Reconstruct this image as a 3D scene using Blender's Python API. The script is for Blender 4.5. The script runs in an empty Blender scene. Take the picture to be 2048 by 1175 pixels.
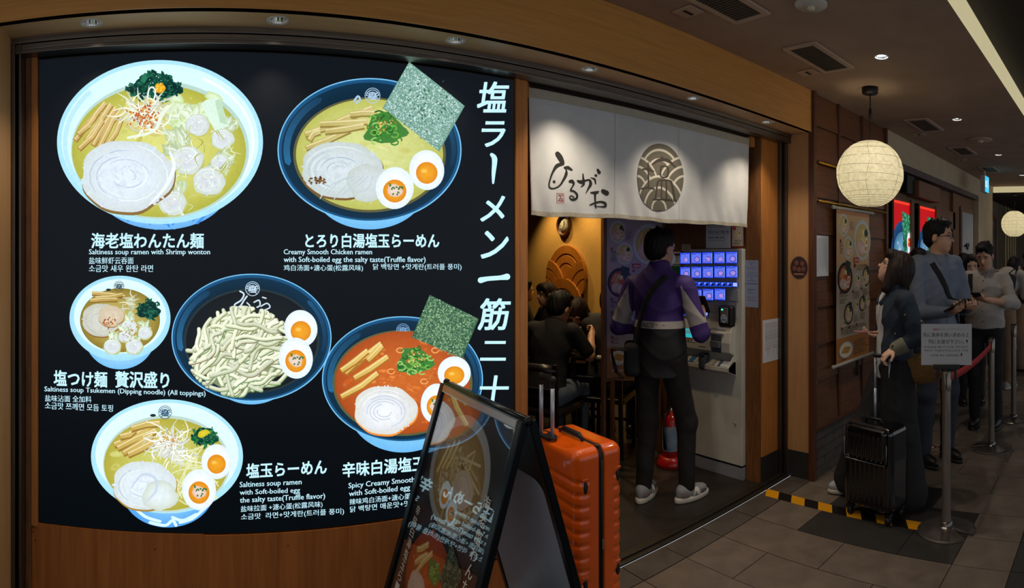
import bpy, bmesh, math, random
import numpy as np
from mathutils import Vector, Matrix

PI = math.pi
rnd = random.Random(11)
S = bpy.context.scene
COL = S.collection

# ------------------------------------------------------------------ camera
# the photograph is a stitched panorama: cylindrical projection, 101 degrees wide
F, X0, Y0, HC = 1160.0, 407.5, 512.0, 1.55          # px per radian, column of +Y, horizon row, eye height
cam_d = bpy.data.cameras.new('camera')
cam_d.type = 'PANO'
cam_d.panorama_type = 'CENTRAL_CYLINDRICAL'
cam_d.central_cylindrical_range_u_min = -1024 / F
cam_d.central_cylindrical_range_u_max = 1024 / F
cam_d.central_cylindrical_range_v_min = -(1175 - Y0) / F
cam_d.central_cylindrical_range_v_max = Y0 / F
cam_d.clip_start = 0.02
cam = bpy.data.objects.new('camera', cam_d)
COL.objects.link(cam)
cam.location = (0, 0, HC)
cam.rotation_euler = (PI / 2, 0, -(1024 - X0) / F)
S.camera = cam

# ------------------------------------------------------------------ world and exposure
w = bpy.data.worlds.new('world'); S.world = w; w.use_nodes = True
w.node_tree.nodes['Background'].inputs[0].default_value = (0.88, 0.93, 1.0, 1)
w.node_tree.nodes['Background'].inputs[1].default_value = 0.24
S.view_settings.view_transform = 'Standard'
S.view_settings.look = 'None'
S.view_settings.exposure = 1.1
EXPO = 2 ** -1.1                                      # print glow is stated at exposure 0
S.view_settings.gamma = 1.0
S.view_settings.use_curve_mapping = False
S.cycles.use_denoising = True
S.cycles.max_bounces = 7
S.cycles.transparent_max_bounces = 12
S.cycles.sample_clamp_indirect = 3.0
S.cycles.caustics_reflective = False
S.cycles.caustics_refractive = False

def lamp(name, kind, loc, power, color, target=None, size=0.03, angle=1.2, blend=0.6, label=None, size_y=None):
    d = bpy.data.lights.new(name, kind); d.energy = power; d.color = color
    if kind in ('SPOT', 'POINT'): d.shadow_soft_size = size
    if kind == 'SPOT': d.spot_size = angle; d.spot_blend = blend
    if kind == 'AREA':
        d.shape = 'RECTANGLE'; d.size = size; d.size_y = size_y or size
    o = bpy.data.objects.new(name, d); COL.objects.link(o); o.location = loc
    if target is not None:
        v = Vector(target) - Vector(loc)
        o.rotation_euler = v.to_track_quat('-Z', 'Y').to_euler()
    return o

WARM = (1.0, 0.74, 0.42); NEUT = (1.0, 0.86, 0.68)
SOFFIT_X = [-.41, .269, .969, 1.64, 2.353, 3.06]
SOFFIT_P = [5.5, 5.5, 6.5, 10.0, 8.5, 8.0]
for x_, p_ in zip(SOFFIT_X, SOFFIT_P):                 # recessed lamps in the soffit over the shop front
    lamp('soffit_lamp', 'SPOT', (x_, 2.09, 2.40), p_, NEUT, (x_, 2.13, 0), .022, 1.75, .9)
CEIL_X = [-.25, 1.4, 3.055, 4.66, 6.39, 8.05]
for x_ in CEIL_X:                                      # lamps in the corridor ceiling
    lamp('ceiling_lamp', 'SPOT', (x_, 1.30, 2.67), 10.0 if x_ < 4 else 7, NEUT, (x_, 1.22, 0), .03, 2.0, 1.0)
lamp('lantern_bulb', 'POINT', (3.585, 1.61, 2.13), 3.6, (1.0, .90, .66), None, .035)
lamp('lantern_bulb', 'POINT', (9.55, 1.67, 2.11), 3.2, (1.0, .90, .66), None, .035)
# inside the shop: warm lamps near the far wall and over the tables
for y_ in (6.05, 5.35, 4.5):
    lamp('shop_lamp', 'SPOT', (3.85, y_, 2.5), 26, (1.0, .70, .30), (4.05, y_, 0.6), .03, 1.5, .8)
lamp('shop_lamp', 'SPOT', (2.35, 3.2, 2.5), 16, (1.0, .74, .42), (2.6, 3.6, 0), .04, 1.6, .9)  # extra spot added to lighten the diners, no fitting there
lamp('shop_lamp', 'SPOT', (2.95, 4.2, 2.5), 22, (1.0, .74, .42), (2.75, 3.9, 0), .04, 1.6, .9)
# neighbouring shop with a violet sign lamp over its doorway
lamp('violet_lamp', 'SPOT', (6.7, 2.5, 2.0), 26, (.62, .30, 1.0), (6.3, 1.6, 0), .1, 1.6, .9)

# ------------------------------------------------------------------ pixel to place
def ray(px, py):
    p = (px - X0) / F
    return math.sin(p), math.cos(p), (Y0 - py) / F
def onY(px, py, Y):
    a, b, c = ray(px, py); return a / b * Y, HC + c / b * Y
def onX(px, py, X):
    a, b, c = ray(px, py); return b / a * X, HC + c / a * X
def onZ(px, py, Z):
    a, b, c = ray(px, py); t = (Z - HC) / c; return a * t, b * t

# ------------------------------------------------------------------ colour and material helpers
def lin(c):
    if isinstance(c, str):
        c = [int(c[i:i + 2], 16) for i in (0, 2, 4)]
    r = []
    for v in c[:3]:
        v = v / 255.0
        r.append(v / 12.92 if v <= .04045 else ((v + .055) / 1.055) ** 2.4)
    return r
MATS = {}
def mat(name, color=(128, 128, 128), rough=.5, metal=0, spec=.5, coat=0, sheen=0, bump=0, bscale=60, vary=0, vscale=6,
        color2=None, emit=None, estr=1, trans=0, alpha=1, stretch=None, wood=0):
    """one procedural principled material: colour broken up by noise, fine relief from noise, wood grain when asked"""
    if name in MATS: return MATS[name]
    m = bpy.data.materials.new(name); m.use_nodes = True; MATS[name] = m
    nt = m.node_tree; N = nt.nodes; Lk = nt.links; b = N['Principled BSDF']
    c1 = lin(color) + [1]
    c2 = (lin(color2) + [1]) if color2 else [v * (1 - max(vary, .12)) for v in c1[:3]] + [1]
    b.inputs['Roughness'].default_value = rough
    b.inputs['Metallic'].default_value = metal
    b.inputs['Specular IOR Level'].default_value = spec
    b.inputs['Coat Weight'].default_value = coat
    b.inputs['Sheen Weight'].default_value = sheen
    tc = N.new('ShaderNodeTexCoord'); mp = N.new('ShaderNodeMapping')
    Lk.new(tc.outputs['Object'], mp.inputs[0])
    if stretch: mp.inputs['Scale'].default_value = stretch
    if vary or color2 or wood:
        n = N.new('ShaderNodeTexNoise'); n.inputs['Scale'].default_value = vscale; n.inputs['Detail'].default_value = 5
        n.inputs['Roughness'].default_value = .6
        Lk.new(mp.outputs[0], n.inputs['Vector'])
        r = N.new('ShaderNodeValToRGB'); r.color_ramp.elements[0].position = .3; r.color_ramp.elements[1].position = .7
        r.color_ramp.elements[0].color = c2; r.color_ramp.elements[1].color = c1
        fac = n.outputs['Fac']
        if wood:
            wv = N.new('ShaderNodeTexNoise'); wv.inputs['Scale'].default_value = wood; wv.inputs['Detail'].default_value = 3
            wv.inputs['Distortion'].default_value = 1.2
            Lk.new(mp.outputs[0], wv.inputs['Vector'])
            mx = N.new('ShaderNodeMath'); mx.operation = 'MULTIPLY_ADD'; mx.inputs[1].default_value = .5
            Lk.new(wv.outputs['Fac'], mx.inputs[0])
            m2 = N.new('ShaderNodeMath'); m2.operation = 'MULTIPLY'; m2.inputs[1].default_value = .5
            Lk.new(fac, m2.inputs[0]); Lk.new(m2.outputs[0], mx.inputs[2]); fac = mx.outputs[0]
        Lk.new(fac, r.inputs[0]); Lk.new(r.outputs[0], b.inputs['Base Color'])
    else:
        b.inputs['Base Color'].default_value = c1
    if bump:
        n2 = N.new('ShaderNodeTexNoise'); n2.inputs['Scale'].default_value = bscale; n2.inputs['Detail'].default_value = 4
        Lk.new(mp.outputs[0], n2.inputs['Vector'])
        bp = N.new('ShaderNodeBump'); bp.inputs['Strength'].default_value = bump; bp.inputs['Distance'].default_value = .01
        Lk.new(n2.outputs['Fac'], bp.inputs['Height']); Lk.new(bp.outputs[0], b.inputs['Normal'])
    if emit:
        b.inputs['Emission Color'].default_value = lin(emit) + [1]; b.inputs['Emission Strength'].default_value = estr * EXPO
    if trans: b.inputs['Transmission Weight'].default_value = trans
    if alpha < 1: b.inputs['Alpha'].default_value = alpha
    return m

def print_mat(name, glow=0, rough=.45, coat=0, grain=0, tint=None, sampling=None):
    """flat print: colours come from the printed shapes' own colour attribute; backlit prints give off light"""
    if name in MATS: return MATS[name]
    m = bpy.data.materials.new(name); m.use_nodes = True; MATS[name] = m
    N = m.node_tree.nodes; Lk = m.node_tree.links; b = N['Principled BSDF']
    a = N.new('ShaderNodeAttribute'); a.attribute_name = 'ink'
    out = a.outputs['Color']
    if grain:
        tc = N.new('ShaderNodeTexCoord'); n = N.new('ShaderNodeTexNoise'); n.inputs['Scale'].default_value = 70
        n.inputs['Detail'].default_value = 9; n.inputs['Roughness'].default_value = .72
        Lk.new(tc.outputs['Object'], n.inputs['Vector'])
        mr = N.new('ShaderNodeMapRange'); mr.inputs[1].default_value = .25; mr.inputs[2].default_value = .75
        mr.inputs[3].default_value = 1 - grain; mr.inputs[4].default_value = 1 + grain
        Lk.new(n.outputs['Fac'], mr.inputs[0])
        v = N.new('ShaderNodeVectorMath'); v.operation = 'SCALE'
        Lk.new(out, v.inputs[0]); Lk.new(mr.outputs[0], v.inputs['Scale']); out = v.outputs[0]
    b.inputs['Roughness'].default_value = rough; b.inputs['Coat Weight'].default_value = coat
    b.inputs['Coat Roughness'].default_value = .03
    if glow:
        b.inputs['Base Color'].default_value = (.004, .005, .006, 1)
        b.inputs['Specular IOR Level'].default_value = .16
        Lk.new(out, b.inputs['Emission Color']); b.inputs['Emission Strength'].default_value = glow * EXPO
    else:
        Lk.new(out, b.inputs['Base Color'])
    return m

# ------------------------------------------------------------------ object helpers
def link(name, data, parent=None):
    o = bpy.data.objects.new(name, data); COL.objects.link(o)
    if parent is not None: o.parent = parent
    return o
def tag(o, label=None, cat=None, group=None, kind=None):
    if label: o['label'] = label
    if cat: o['category'] = cat
    if group: o['group'] = group
    if kind: o['kind'] = kind
    return o
def thing(name, label, cat, loc=(0, 0, 0), rz=0, group=None):
    o = link(name, None); o.location = loc; o.rotation_euler = (0, 0, rz); o.empty_display_size = .1
    return tag(o, label, cat, group)
def copy_tree(o, parent=None):
    c = o.copy(); COL.objects.link(c); c.parent = parent
    for ch in list(o.children): copy_tree(ch, c)
    return c

class MB:
    """collects shapes in plain lists and links them as ONE mesh object"""
    def __init__(s): s.v = []; s.f = []; s.sm = []
    def add(s, vs, fs, smooth=False):
        n = len(s.v); s.v += [tuple(v) for v in vs]; s.f += [tuple(i + n for i in f) for f in fs]; s.sm += [smooth] * len(fs)
        return s
    def box(s, x0, x1, y0, y1, z0, z1, M=None):
        vs = [(x, y, z) for z in (z0, z1) for y in (y0, y1) for x in (x0, x1)]
        if M is not None: vs = [M @ Vector(v) for v in vs]
        return s.add(vs, [(0, 2, 3, 1), (4, 5, 7, 6), (0, 1, 5, 4), (2, 6, 7, 3), (0, 4, 6, 2), (1, 3, 7, 5)])
    def bar(s, a, b, w, t, up=(0, 0, 1)):
        """box beam from a to b, w wide across, t thick along up"""
        a = Vector(a); b = Vector(b); d = (b - a).normalized(); u = Vector(up); sd = d.cross(u)
        if sd.length < 1e-4: sd = d.cross(Vector((1, 0, 0)))
        sd.normalize(); u = sd.cross(d).normalized()
        vs = [p + sd * (i * w / 2) + u * (j * t / 2) for p in (a, b) for j in (-1, 1) for i in (-1, 1)]
        return s.add(vs, [(0, 2, 3, 1), (4, 5, 7, 6), (0, 1, 5, 4), (2, 6, 7, 3), (0, 4, 6, 2), (1, 3, 7, 5)])
    def tube(s, pts, r, n=10, cap=True, flat=1):
        pts = [Vector(p) for p in pts]; rs = r if isinstance(r, (list, tuple)) else [r] * len(pts)
        vs = []; fs = []; prev = None
        for i, p in enumerate(pts):
            d = (pts[min(i + 1, len(pts) - 1)] - pts[max(i - 1, 0)]).normalized()
            if prev is None:
                u = d.orthogonal().normalized()
            else:
                u = (prev - d * prev.dot(d)); u = u.normalized() if u.length > 1e-6 else d.orthogonal().normalized()
            prev = u; v = d.cross(u)
            for k in range(n):
                a = 2 * PI * k / n; vs.append(p + u * math.cos(a) * rs[i] + v * math.sin(a) * rs[i] * flat)
        for i in range(len(pts) - 1):
            for k in range(n):
                fs.append((i * n + k, i * n + (k + 1) % n, (i + 1) * n + (k + 1) % n, (i + 1) * n + k))
        if cap:
            fs.append(tuple(reversed(range(n)))); fs.append(tuple((len(pts) - 1) * n + k for k in range(n)))
        return s.add(vs, fs, True)
    def lathe(s, prof, c=(0, 0, 0), n=32, M=None, smooth=True, cap=True):
        """profile of (radius, z) turned about z"""
        vs = []; fs = []; m = len(prof)
        for k in range(n):
            a = 2 * PI * k / n
            for r, z in prof: vs.append(Vector((c[0] + r * math.cos(a), c[1] + r * math.sin(a), c[2] + z)))
        for k in range(n):
            for i in range(m - 1):
                a, b = k * m + i, ((k + 1) % n) * m + i; fs.append((a, b, b + 1, a + 1))
        if cap:
            if prof[0][0] > 1e-5: fs.append(tuple(k * m for k in reversed(range(n))))
            if prof[-1][0] > 1e-5: fs.append(tuple(k * m + m - 1 for k in range(n)))
        if M is not None: vs = [M @ v for v in vs]
        return s.add(vs, fs, smooth)
    def ball(s, c, r, n=14, m=9, M=None):
        r = (r, r, r) if not isinstance(r, (tuple, list)) else r
        vs = []; fs = []
        for i in range(m + 1):
            t = PI * i / m
            for k in range(n):
                a = 2 * PI * k / n; v = Vector((r[0] * math.sin(t) * math.cos(a), r[1] * math.sin(t) * math.sin(a), r[2] * math.cos(t)))
                if M is not None: v = M @ v
                vs.append(v + Vector(c))
        for i in range(m):
            for k in range(n):
                fs.append((i * n + k, (i + 1) * n + k, (i + 1) * n + (k + 1) % n, i * n + (k + 1) % n))
        return s.add(vs, fs, True)
    def prism(s, poly, a, b):
        """poly: list of 3-D points; extruded by vector from a to b (both offsets)"""
        n = len(poly); a = Vector(a); b = Vector(b)
        vs = [Vector(p) + a for p in poly] + [Vector(p) + b for p in poly]
        fs = [tuple(reversed(range(n))), tuple(range(n, 2 * n))] + [(i, (i + 1) % n, n + (i + 1) % n, n + i) for i in range(n)]
        return s.add(vs, fs)
    def mesh(s, name='m'):
        me = bpy.data.meshes.new(name); me.from_pydata(s.v, [], s.f)
        me.polygons.foreach_set('use_smooth', s.sm); me.validate(); me.update()
        bm = bmesh.new(); bm.from_mesh(me); bmesh.ops.remove_doubles(bm, verts=bm.verts, dist=1e-6); bmesh.ops.recalc_face_normals(bm, faces=bm.faces); bm.to_mesh(me); bm.free()
        return me
    def obj(s, name, m, parent=None, bevel=0, seg=2, auto=True):
        me = s.mesh(name); me.materials.append(m)
        o = link(name, me, parent)
        if bevel:
            b = o.modifiers.new('bevel', 'BEVEL'); b.width = bevel; b.segments = seg; b.limit_method = 'ANGLE'; b.angle_limit = .6
            b.harden_normals = False
        return o
def structure(o, label=None):
    o['kind'] = 'structure'
    if label: o['label'] = label
    return o

# ------------------------------------------------------------------ flat printing: coloured shapes in thin layers
TEXTS = {}
def glyphs(s, bold=0.0, res=2):
    k = (s, bold, res)
    if k in TEXTS: return TEXTS[k]
    t = bpy.data.curves.new('lettering', 'FONT'); t.body = s; t.resolution_u = res; t.offset = bold; t.align_x = 'LEFT'; t.size = 1
    o = bpy.data.objects.new('lettering', t); COL.objects.link(o)
    bpy.context.view_layer.update()
    me = bpy.data.meshes.new_from_object(o.evaluated_get(bpy.context.evaluated_depsgraph_get()))
    v = np.array([tuple(q.co)[:2] for q in me.vertices], float).reshape(-1, 2)
    f = [tuple(p.vertices) for p in me.polygons]
    bpy.data.objects.remove(o); bpy.data.meshes.remove(me); bpy.data.curves.remove(t)
    TEXTS[k] = (v, f); return TEXTS[k]

class Painter:
    """authoring coordinates (a, b) go through fn(a, b, depth) to 3-D; y runs down when flip"""
    def __init__(s, fn, step=1.6e-5): s.fn = fn; s.v = []; s.f = []; s.c = []; s.z = 0; s.step = step; s.zz = step
    def layer(s, n): s.z = n * s.step
    def up(s): s.z += s.step
    def add(s, pts, faces, cols):
        n = len(s.v)
        s.v += [s.fn(p[0], p[1], s.z) for p in pts]; s.f += [tuple(i + n for i in f) for f in faces]
        if isinstance(cols[0], (int, float)) or isinstance(cols, str): cols = [cols] * len(pts)
        s.c += [lin(c) for c in cols]
    def poly(s, pts, col, lift=True):
        if lift: s.up()
        s.add(pts, [tuple(range(len(pts)))], [col] * len(pts))
    def rect(s, x0, y0, x1, y1, col, lift=True): s.poly([(x0, y0), (x1, y0), (x1, y1), (x0, y1)], col, lift)
    def ell(s, cx, cy, rx, ry, cin, cout=None, rot=0, n=32, rings=(0, .5, .8, 1), wob=0, seed=0, lift=True, mid=None):
        if lift: s.up()
        cout = cout or cin; R = random.Random(seed or (int(cx * 7 + cy * 13) & 0xffff)); cr, sr = math.cos(rot), math.sin(rot)
        ph = [R.uniform(0, 6.28) for _ in range(3)]
        pts = [(cx, cy)]; cols = [cin]
        for r in rings[1:]:
            for k in range(n):
                a = 2 * PI * k / n; q = 1 + wob * (math.sin(3 * a + ph[0]) + .7 * math.sin(5 * a + ph[1]) + .5 * math.sin(8 * a + ph[2])) / 2
                x = rx * r * q * math.cos(a); y = ry * r * q * math.sin(a)
                pts.append((cx + x * cr - y * sr, cy + x * sr + y * cr))
                t = r ** 2; cols.append([cin[i] * (1 - t) + cout[i] * t for i in range(3)])
        fs = [(0, 1 + k, 1 + (k + 1) % n) for k in range(n)]
        for q in range(len(rings) - 2):
            for k in range(n):
                a, b = 1 + q * n + k, 1 + q * n + (k + 1) % n; fs.append((a, b, b + n, a + n))
        s.add(pts, fs, cols)
    def stroke(s, pts, w, col, col2=None, lift=True, closed=False, rnd_=True, sub=0):
        """ribbon through pts; w one width or one per point; round ends"""
        if lift: s.up()
        P = [Vector((p[0], p[1])) for p in pts]; W = list(w) if isinstance(w, (list, tuple)) else [w] * len(P)
        if sub:
            Q = []; V = []
            n = len(P)
            for i in range(n - 1):
                p0, p1, p2, p3 = P[max(i - 1, 0)], P[i], P[i + 1], P[min(i + 2, n - 1)]
                for k in range(sub):
                    t = k / sub
                    Q.append(.5 * ((2 * p1) + (p2 - p0) * t + (2 * p0 - 5 * p1 + 4 * p2 - p3) * t * t + (3 * p1 - p0 - 3 * p2 + p3) * t ** 3))
                    V.append(W[i] * (1 - t) + W[i + 1] * t)
            Q.append(P[-1]); V.append(W[-1]); P, W = Q, V
        L = []; Rr = []
        for i, p in enumerate(P):
            d = P[min(i + 1, len(P) - 1)] - P[max(i - 1, 0)]
            d = d.normalized() if d.length > 1e-9 else Vector((1, 0)); nn = Vector((-d.y, d.x)) * (W[i] / 2)
            L.append(p + nn); Rr.append(p - nn)
        n = len(P); pts2 = [tuple(q) for q in L + Rr]
        fs = [(i, i + 1, n + i + 1, n + i) for i in range(n - 1)]
        if rnd_:
            for i, d in ((0, P[0] - P[1]), (n - 1, P[-1] - P[-2])):
                if d.length < 1e-9: continue
                d.normalize(); b0 = len(pts2)
                a0 = math.atan2(d.y, d.x)
                for k in range(1, 4):
                    a = a0 - PI / 2 + PI * k / 4; pts2.append((P[i].x + W[i] / 2 * math.cos(a), P[i].y + W[i] / 2 * math.sin(a)))
                A, B = (i, n + i) if (Vector(pts2[i]) - P[i]).angle_signed(Vector((math.cos(a0 - PI / 2), math.sin(a0 - PI / 2))), 0) ** 2 < 1 else (n + i, i)
                fs.append((A, b0, b0 + 1, b0 + 2, B))
        if col2:
            cols = [[col[j] * (1 - k / max(n - 1, 1)) + col2[j] * k / max(n - 1, 1) for j in range(3)] for k in range(n)] * 2
            cols += [col] * (len(pts2) - 2 * n)
        else: cols = [col] * len(pts2)
        s.add(pts2, fs, cols)
    def text(s, t, x0, x1, y0, y1, col, bold=0.0, slant=0, dy=0, res=2, lift=True):
        """lettering fitted to the rectangle x0..x1, y0 (bottom) .. y1 (top); dy shifts the right end"""
        v, f = glyphs(t, 0, res)
        if len(v) == 0: return
        if lift: s.up()
        a, b = v.min(0), v.max(0); q = (v - a) / np.maximum(b - a, 1e-6)
        X = x0 + q[:, 0] * (x1 - x0) + slant * (q[:, 1] - .5) * abs(y1 - y0); Y = y0 + q[:, 1] * (y1 - y0) + dy * q[:, 0]
        e = bold * abs(y1 - y0)
        for ox, oy in (((-e, -e), (e, -e), (-e, e), (e, e)) if bold > .015 else ((-e, 0), (e, 0)) if bold else ((0, 0),)):
            s.add(list(zip(X + ox, Y + oy)), f, [col] * len(v))
            if bold: s.z += s.step * .4
    def obj(s, name, m, parent=None):
        me = bpy.data.meshes.new(name); me.from_pydata(s.v, [], s.f)
        at = me.color_attributes.new('ink', 'FLOAT_COLOR', 'POINT')
        arr = np.ones((len(s.v), 4), np.float32); arr[:, :3] = np.array(s.c); at.data.foreach_set('color', arr.ravel())
        me.materials.append(m); me.update()
        return link(name, me, parent)

# ------------------------------------------------------------------ printed food, drawn in authoring units with y down
def C(*a): return list(a)
def chashu(P, x, y, rx, ry, R, base=(235, 245, 250), edge=(150, 120, 70)):
    P.ell(x + rx * .01, y + ry * .03, rx * 1.0, ry * 1.0, edge, [v * 1.15 for v in edge], wob=.06, n=56, seed=7)
    P.ell(x, y - ry * .02, rx * .985, ry * .97, base, [base[0] * .92, base[1] * .92, base[2] * .88], wob=.06, n=56, seed=7)
    for k in range(26 if rx > 25 else 6):
        a = R.uniform(0, 6.28); P.ell(x + rx * .93 * math.cos(a), y - ry * .02 + ry * .91 * math.sin(a), rx * R.uniform(.03, .08), ry * R.uniform(.02, .06), [v * R.uniform(.86, 1.0) for v in base], [v * .95 for v in base], rot=a, n=8, rings=(0, 1), wob=.2, seed=k + 1, lift=(k % 6 == 0))
    dk = [base[0] * .80, base[1] * .84, base[2] * .9]
    if rx > 25:
        for k in range(11):
            a0 = R.uniform(0, 6); rr = .12 + .075 * k
            P.stroke([(x + rx * rr * math.cos(a0 + t * .38), y + ry * (rr - .015 * t) * math.sin(a0 + t * .38)) for t in range(7)],
                     [rx * .008] + [rx * R.uniform(.012, .03)] * 5 + [rx * .006], dk if k % 2 else [min(255, v * 1.04) for v in base])
        for k in range(34):
            a0 = R.uniform(0, 6.28); rr = R.uniform(.1, .85)
            P.ell(x + rx * rr * math.cos(a0), y + ry * rr * math.sin(a0), rx * .1, ry * .03, [v * .93 for v in base], [v * .96 for v in base], rot=R.uniform(0, 3), n=8, rings=(0, 1))
def egg(P, x, y, rx, ry, rot=0, top=False, yolk=(238, 165, 40)):
    P.ell(x, y, rx, ry, (250, 252, 255), (225, 238, 250), rot=rot)
    P.ell(x, y + ry * .14, rx * .62, ry * .55, yolk, [yolk[0] * .93, yolk[1] * .83, yolk[2] * .7], rot=rot, n=20)
    P.ell(x - rx * .15, y + ry * .05, rx * .2, ry * .12, (255, 205, 100), (245, 175, 60), n=10, rings=(0, 1))
    if top:
        P.ell(x, y + ry * .12, rx * .42, ry * .3, (235, 215, 205), (225, 190, 170), rot=.4, n=14, wob=.15)
        R = random.Random(5)
        for k in range(14):
            P.rect_c(x + R.gauss(0, rx * .2), y + ry * .02 + R.gauss(0, ry * .12), rx * .06, ry * .035, (60, 120, 60), R.uniform(0, 3))
def _rect_c(P, x, y, w_, h_, col, rot=0, lift=True):
    c, s_ = math.cos(rot), math.sin(rot)
    P.poly([(x + a * c - b * s_, y + a * s_ + b * c) for a, b in ((-w_, -h_), (w_, -h_), (w_, h_), (-w_, h_))], col, lift)
Painter.rect_c = _rect_c
def menma(P, pts, wd, R, c1=(215, 190, 125), c2=(160, 120, 60)):
    for (x0, y0, x1, y1) in pts:
        mx, my = (x0 + x1) / 2 + R.uniform(-1, 1) * wd * .4, (y0 + y1) / 2 + R.uniform(-1, 1) * wd * .4
        P.stroke([(x0, y0 + wd * .2), (mx, my + wd * .2), (x1, y1 + wd * .2)], wd * 1.15, c2, rnd_=False)
        P.stroke([(x0, y0), (mx, my), (x1, y1)], [wd * .85, wd, wd * .8], c1, [c1[0] * .93, c1[1] * .9, c1[2] * .8], rnd_=False)
        P.stroke([(x0 * .98 + x1 * .02, y0 - wd * .2), (mx, my - wd * .22), (x1, y1 - wd * .2)], wd * .16, (240, 225, 175), rnd_=False)
def leek(P, x, y, rx, ry, n, R, col=(235, 240, 225), wd=2.2):
    for k in range(n):
        a = R.uniform(0, 6.28); q = R.uniform(.1, .8); px, py = x + rx * q * math.cos(a), y + ry * q * math.sin(a)
        b = R.uniform(0, 6.28); l = R.uniform(.4, 1.0) * rx; cv = R.uniform(-1, 1)
        pts = [(px + l * t * math.cos(b + cv * t), py + l * t * math.sin(b + cv * t) * .9) for t in (0, .3, .6, 1)]
        g_ = R.uniform(.8, 1.08); c = [v * g_ for v in col]
        if k % 6 == 0: c = [min(255, v) for v in c]
        P.stroke(pts, [wd * .5, wd, wd * .9, wd * .3], [min(255, v) for v in c], rnd_=False, sub=3, lift=(k % 3 == 0))
def flakes(P, x, y, rx, ry, n, R, cols, sz=2):
    for k in range(n):
        P.rect_c(x + R.gauss(0, rx * .45), y + R.gauss(0, ry * .45), sz * R.uniform(.4, 1.3), sz * R.uniform(.3, .8), R.choice(cols), R.uniform(0, 3), lift=(k % 8 == 0))
def greens(P, x, y, rx, ry, R, n=60, cols=((10, 60, 50), (15, 85, 60), (5, 40, 40), (40, 120, 90)), sz=None):
    P.ell(x, y, rx * .85, ry * .8, cols[2], cols[0], wob=.2)
    for k in range(n):
        a = R.uniform(0, 6.28); q = R.uniform(0, .95) ** .6; s_ = (sz or rx * .2) * R.uniform(.5, 1.2)
        P.ell(x + rx * q * math.cos(a), y + ry * q * math.sin(a), s_, s_ * R.uniform(.25, .6), R.choice(cols), R.choice(cols), rot=R.uniform(0, 3), n=7, rings=(0, 1), wob=.3, seed=k + 1, lift=(k % 4 == 0))
    flakes(P, x, y, rx, ry, n // 2, R, [(150, 200, 190), (90, 160, 140)], (sz or rx * .2) * .13)
def scallion(P, x, y, r, R, n=26):
    P.ell(x, y, r * .9, r * .7, (60, 120, 50), (70, 130, 60), wob=.25)
    for k in range(n):
        a = R.uniform(0, 6.28); q = R.uniform(0, .9); cx, cy = x + r * q * math.cos(a), y + r * .8 * q * math.sin(a)
        rr = r * R.uniform(.12, .26); a0 = R.uniform(0, 6)
        P.stroke([(cx + rr * math.cos(a0 + t), cy + rr * .7 * math.sin(a0 + t)) for t in (0, .9, 1.8, 2.7, 3.6, 4.5)], r * .07,
                 R.choice([(110, 175, 70), (60, 135, 50), (150, 205, 110), (35, 95, 40)]), rnd_=False, lift=(k % 3 == 0))
    flakes(P, x, y - r * .2, r * .7, r * .5, 26, R, [(190, 150, 70), (220, 190, 110), (150, 110, 50)], r * .06)
def wonton(P, x, y, r, R, tail=(0, -1)):
    for k in range(5):
        dx, dy = tail[0] + R.uniform(-.6, .6), tail[1] + R.uniform(-.5, .5); a = math.atan2(dy, dx) + R.uniform(-.3, .3)
        cx, cy = x + dx * r * .85, y + dy * r * .85; g = R.uniform(.9, 1.04)
        P.ell(cx, cy, r * .78, r * .36, [min(255, v * g) for v in (226, 242, 222)], [v * g for v in (186, 204, 150)], rot=a, wob=.3, n=30, seed=int(x + k * 9))
        P.stroke([(cx - r * .6 * math.cos(a), cy - r * .6 * math.sin(a)), (cx + r * .1, cy - r * .12), (cx + r * .6 * math.cos(a), cy + r * .6 * math.sin(a))], [.5, r * .07, .5], (246, 255, 248), sub=4, rnd_=False)
    P.ell(x + r * .04, y + r * .06, r * 1.04, r * .95, (150, 150, 70), (196, 198, 110), wob=.07, n=36)
    P.ell(x, y, r, r * .9, (226, 234, 236), (204, 216, 206), wob=.07, n=36)
    P.ell(x - r * .08, y + r * .04, r * .74, r * .64, (206, 214, 222), (224, 234, 234), wob=.12, n=28)
    for k in range(26):
        P.ell(x + R.gauss(0, r * .38), y + R.gauss(0, r * .32), r * R.uniform(.05, .2), r * R.uniform(.04, .1), R.choice([(240, 246, 250), (196, 204, 214), (226, 222, 224)]), (214, 222, 226), rot=R.uniform(0, 3), n=8, rings=(0, 1), lift=(k % 7 == 0))
    P.ell(x + r * .15, y - r * .25, r * .12, r * .07, (255, 255, 255), (240, 248, 250), n=10, rings=(0, 1))
    P.stroke([(x - r * .9, y - r * .3), (x - r * .3, y - r * .72), (x + r * .5, y - r * .7)], [.4, r * .06, .4], (248, 255, 252), sub=4, rnd_=False)
def bubbles(P, x, y, rx, ry, n, R, col):
    for k in range(n):
        a = R.uniform(0, 6.28); q = R.uniform(.1, .97); r = R.uniform(.9, 3.4); cx, cy = x + rx * q * math.cos(a), y + ry * q * math.sin(a)
        P.stroke([(cx + r * math.cos(t), cy + r * .75 * math.sin(t)) for t in (0, 1.05, 2.1, 3.15, 4.2, 5.25, 6.3)], .5, [v * R.uniform(.8, 1.2) if v * 1.2 < 255 else v for v in col], rnd_=False, lift=(k % 10 == 0))
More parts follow.
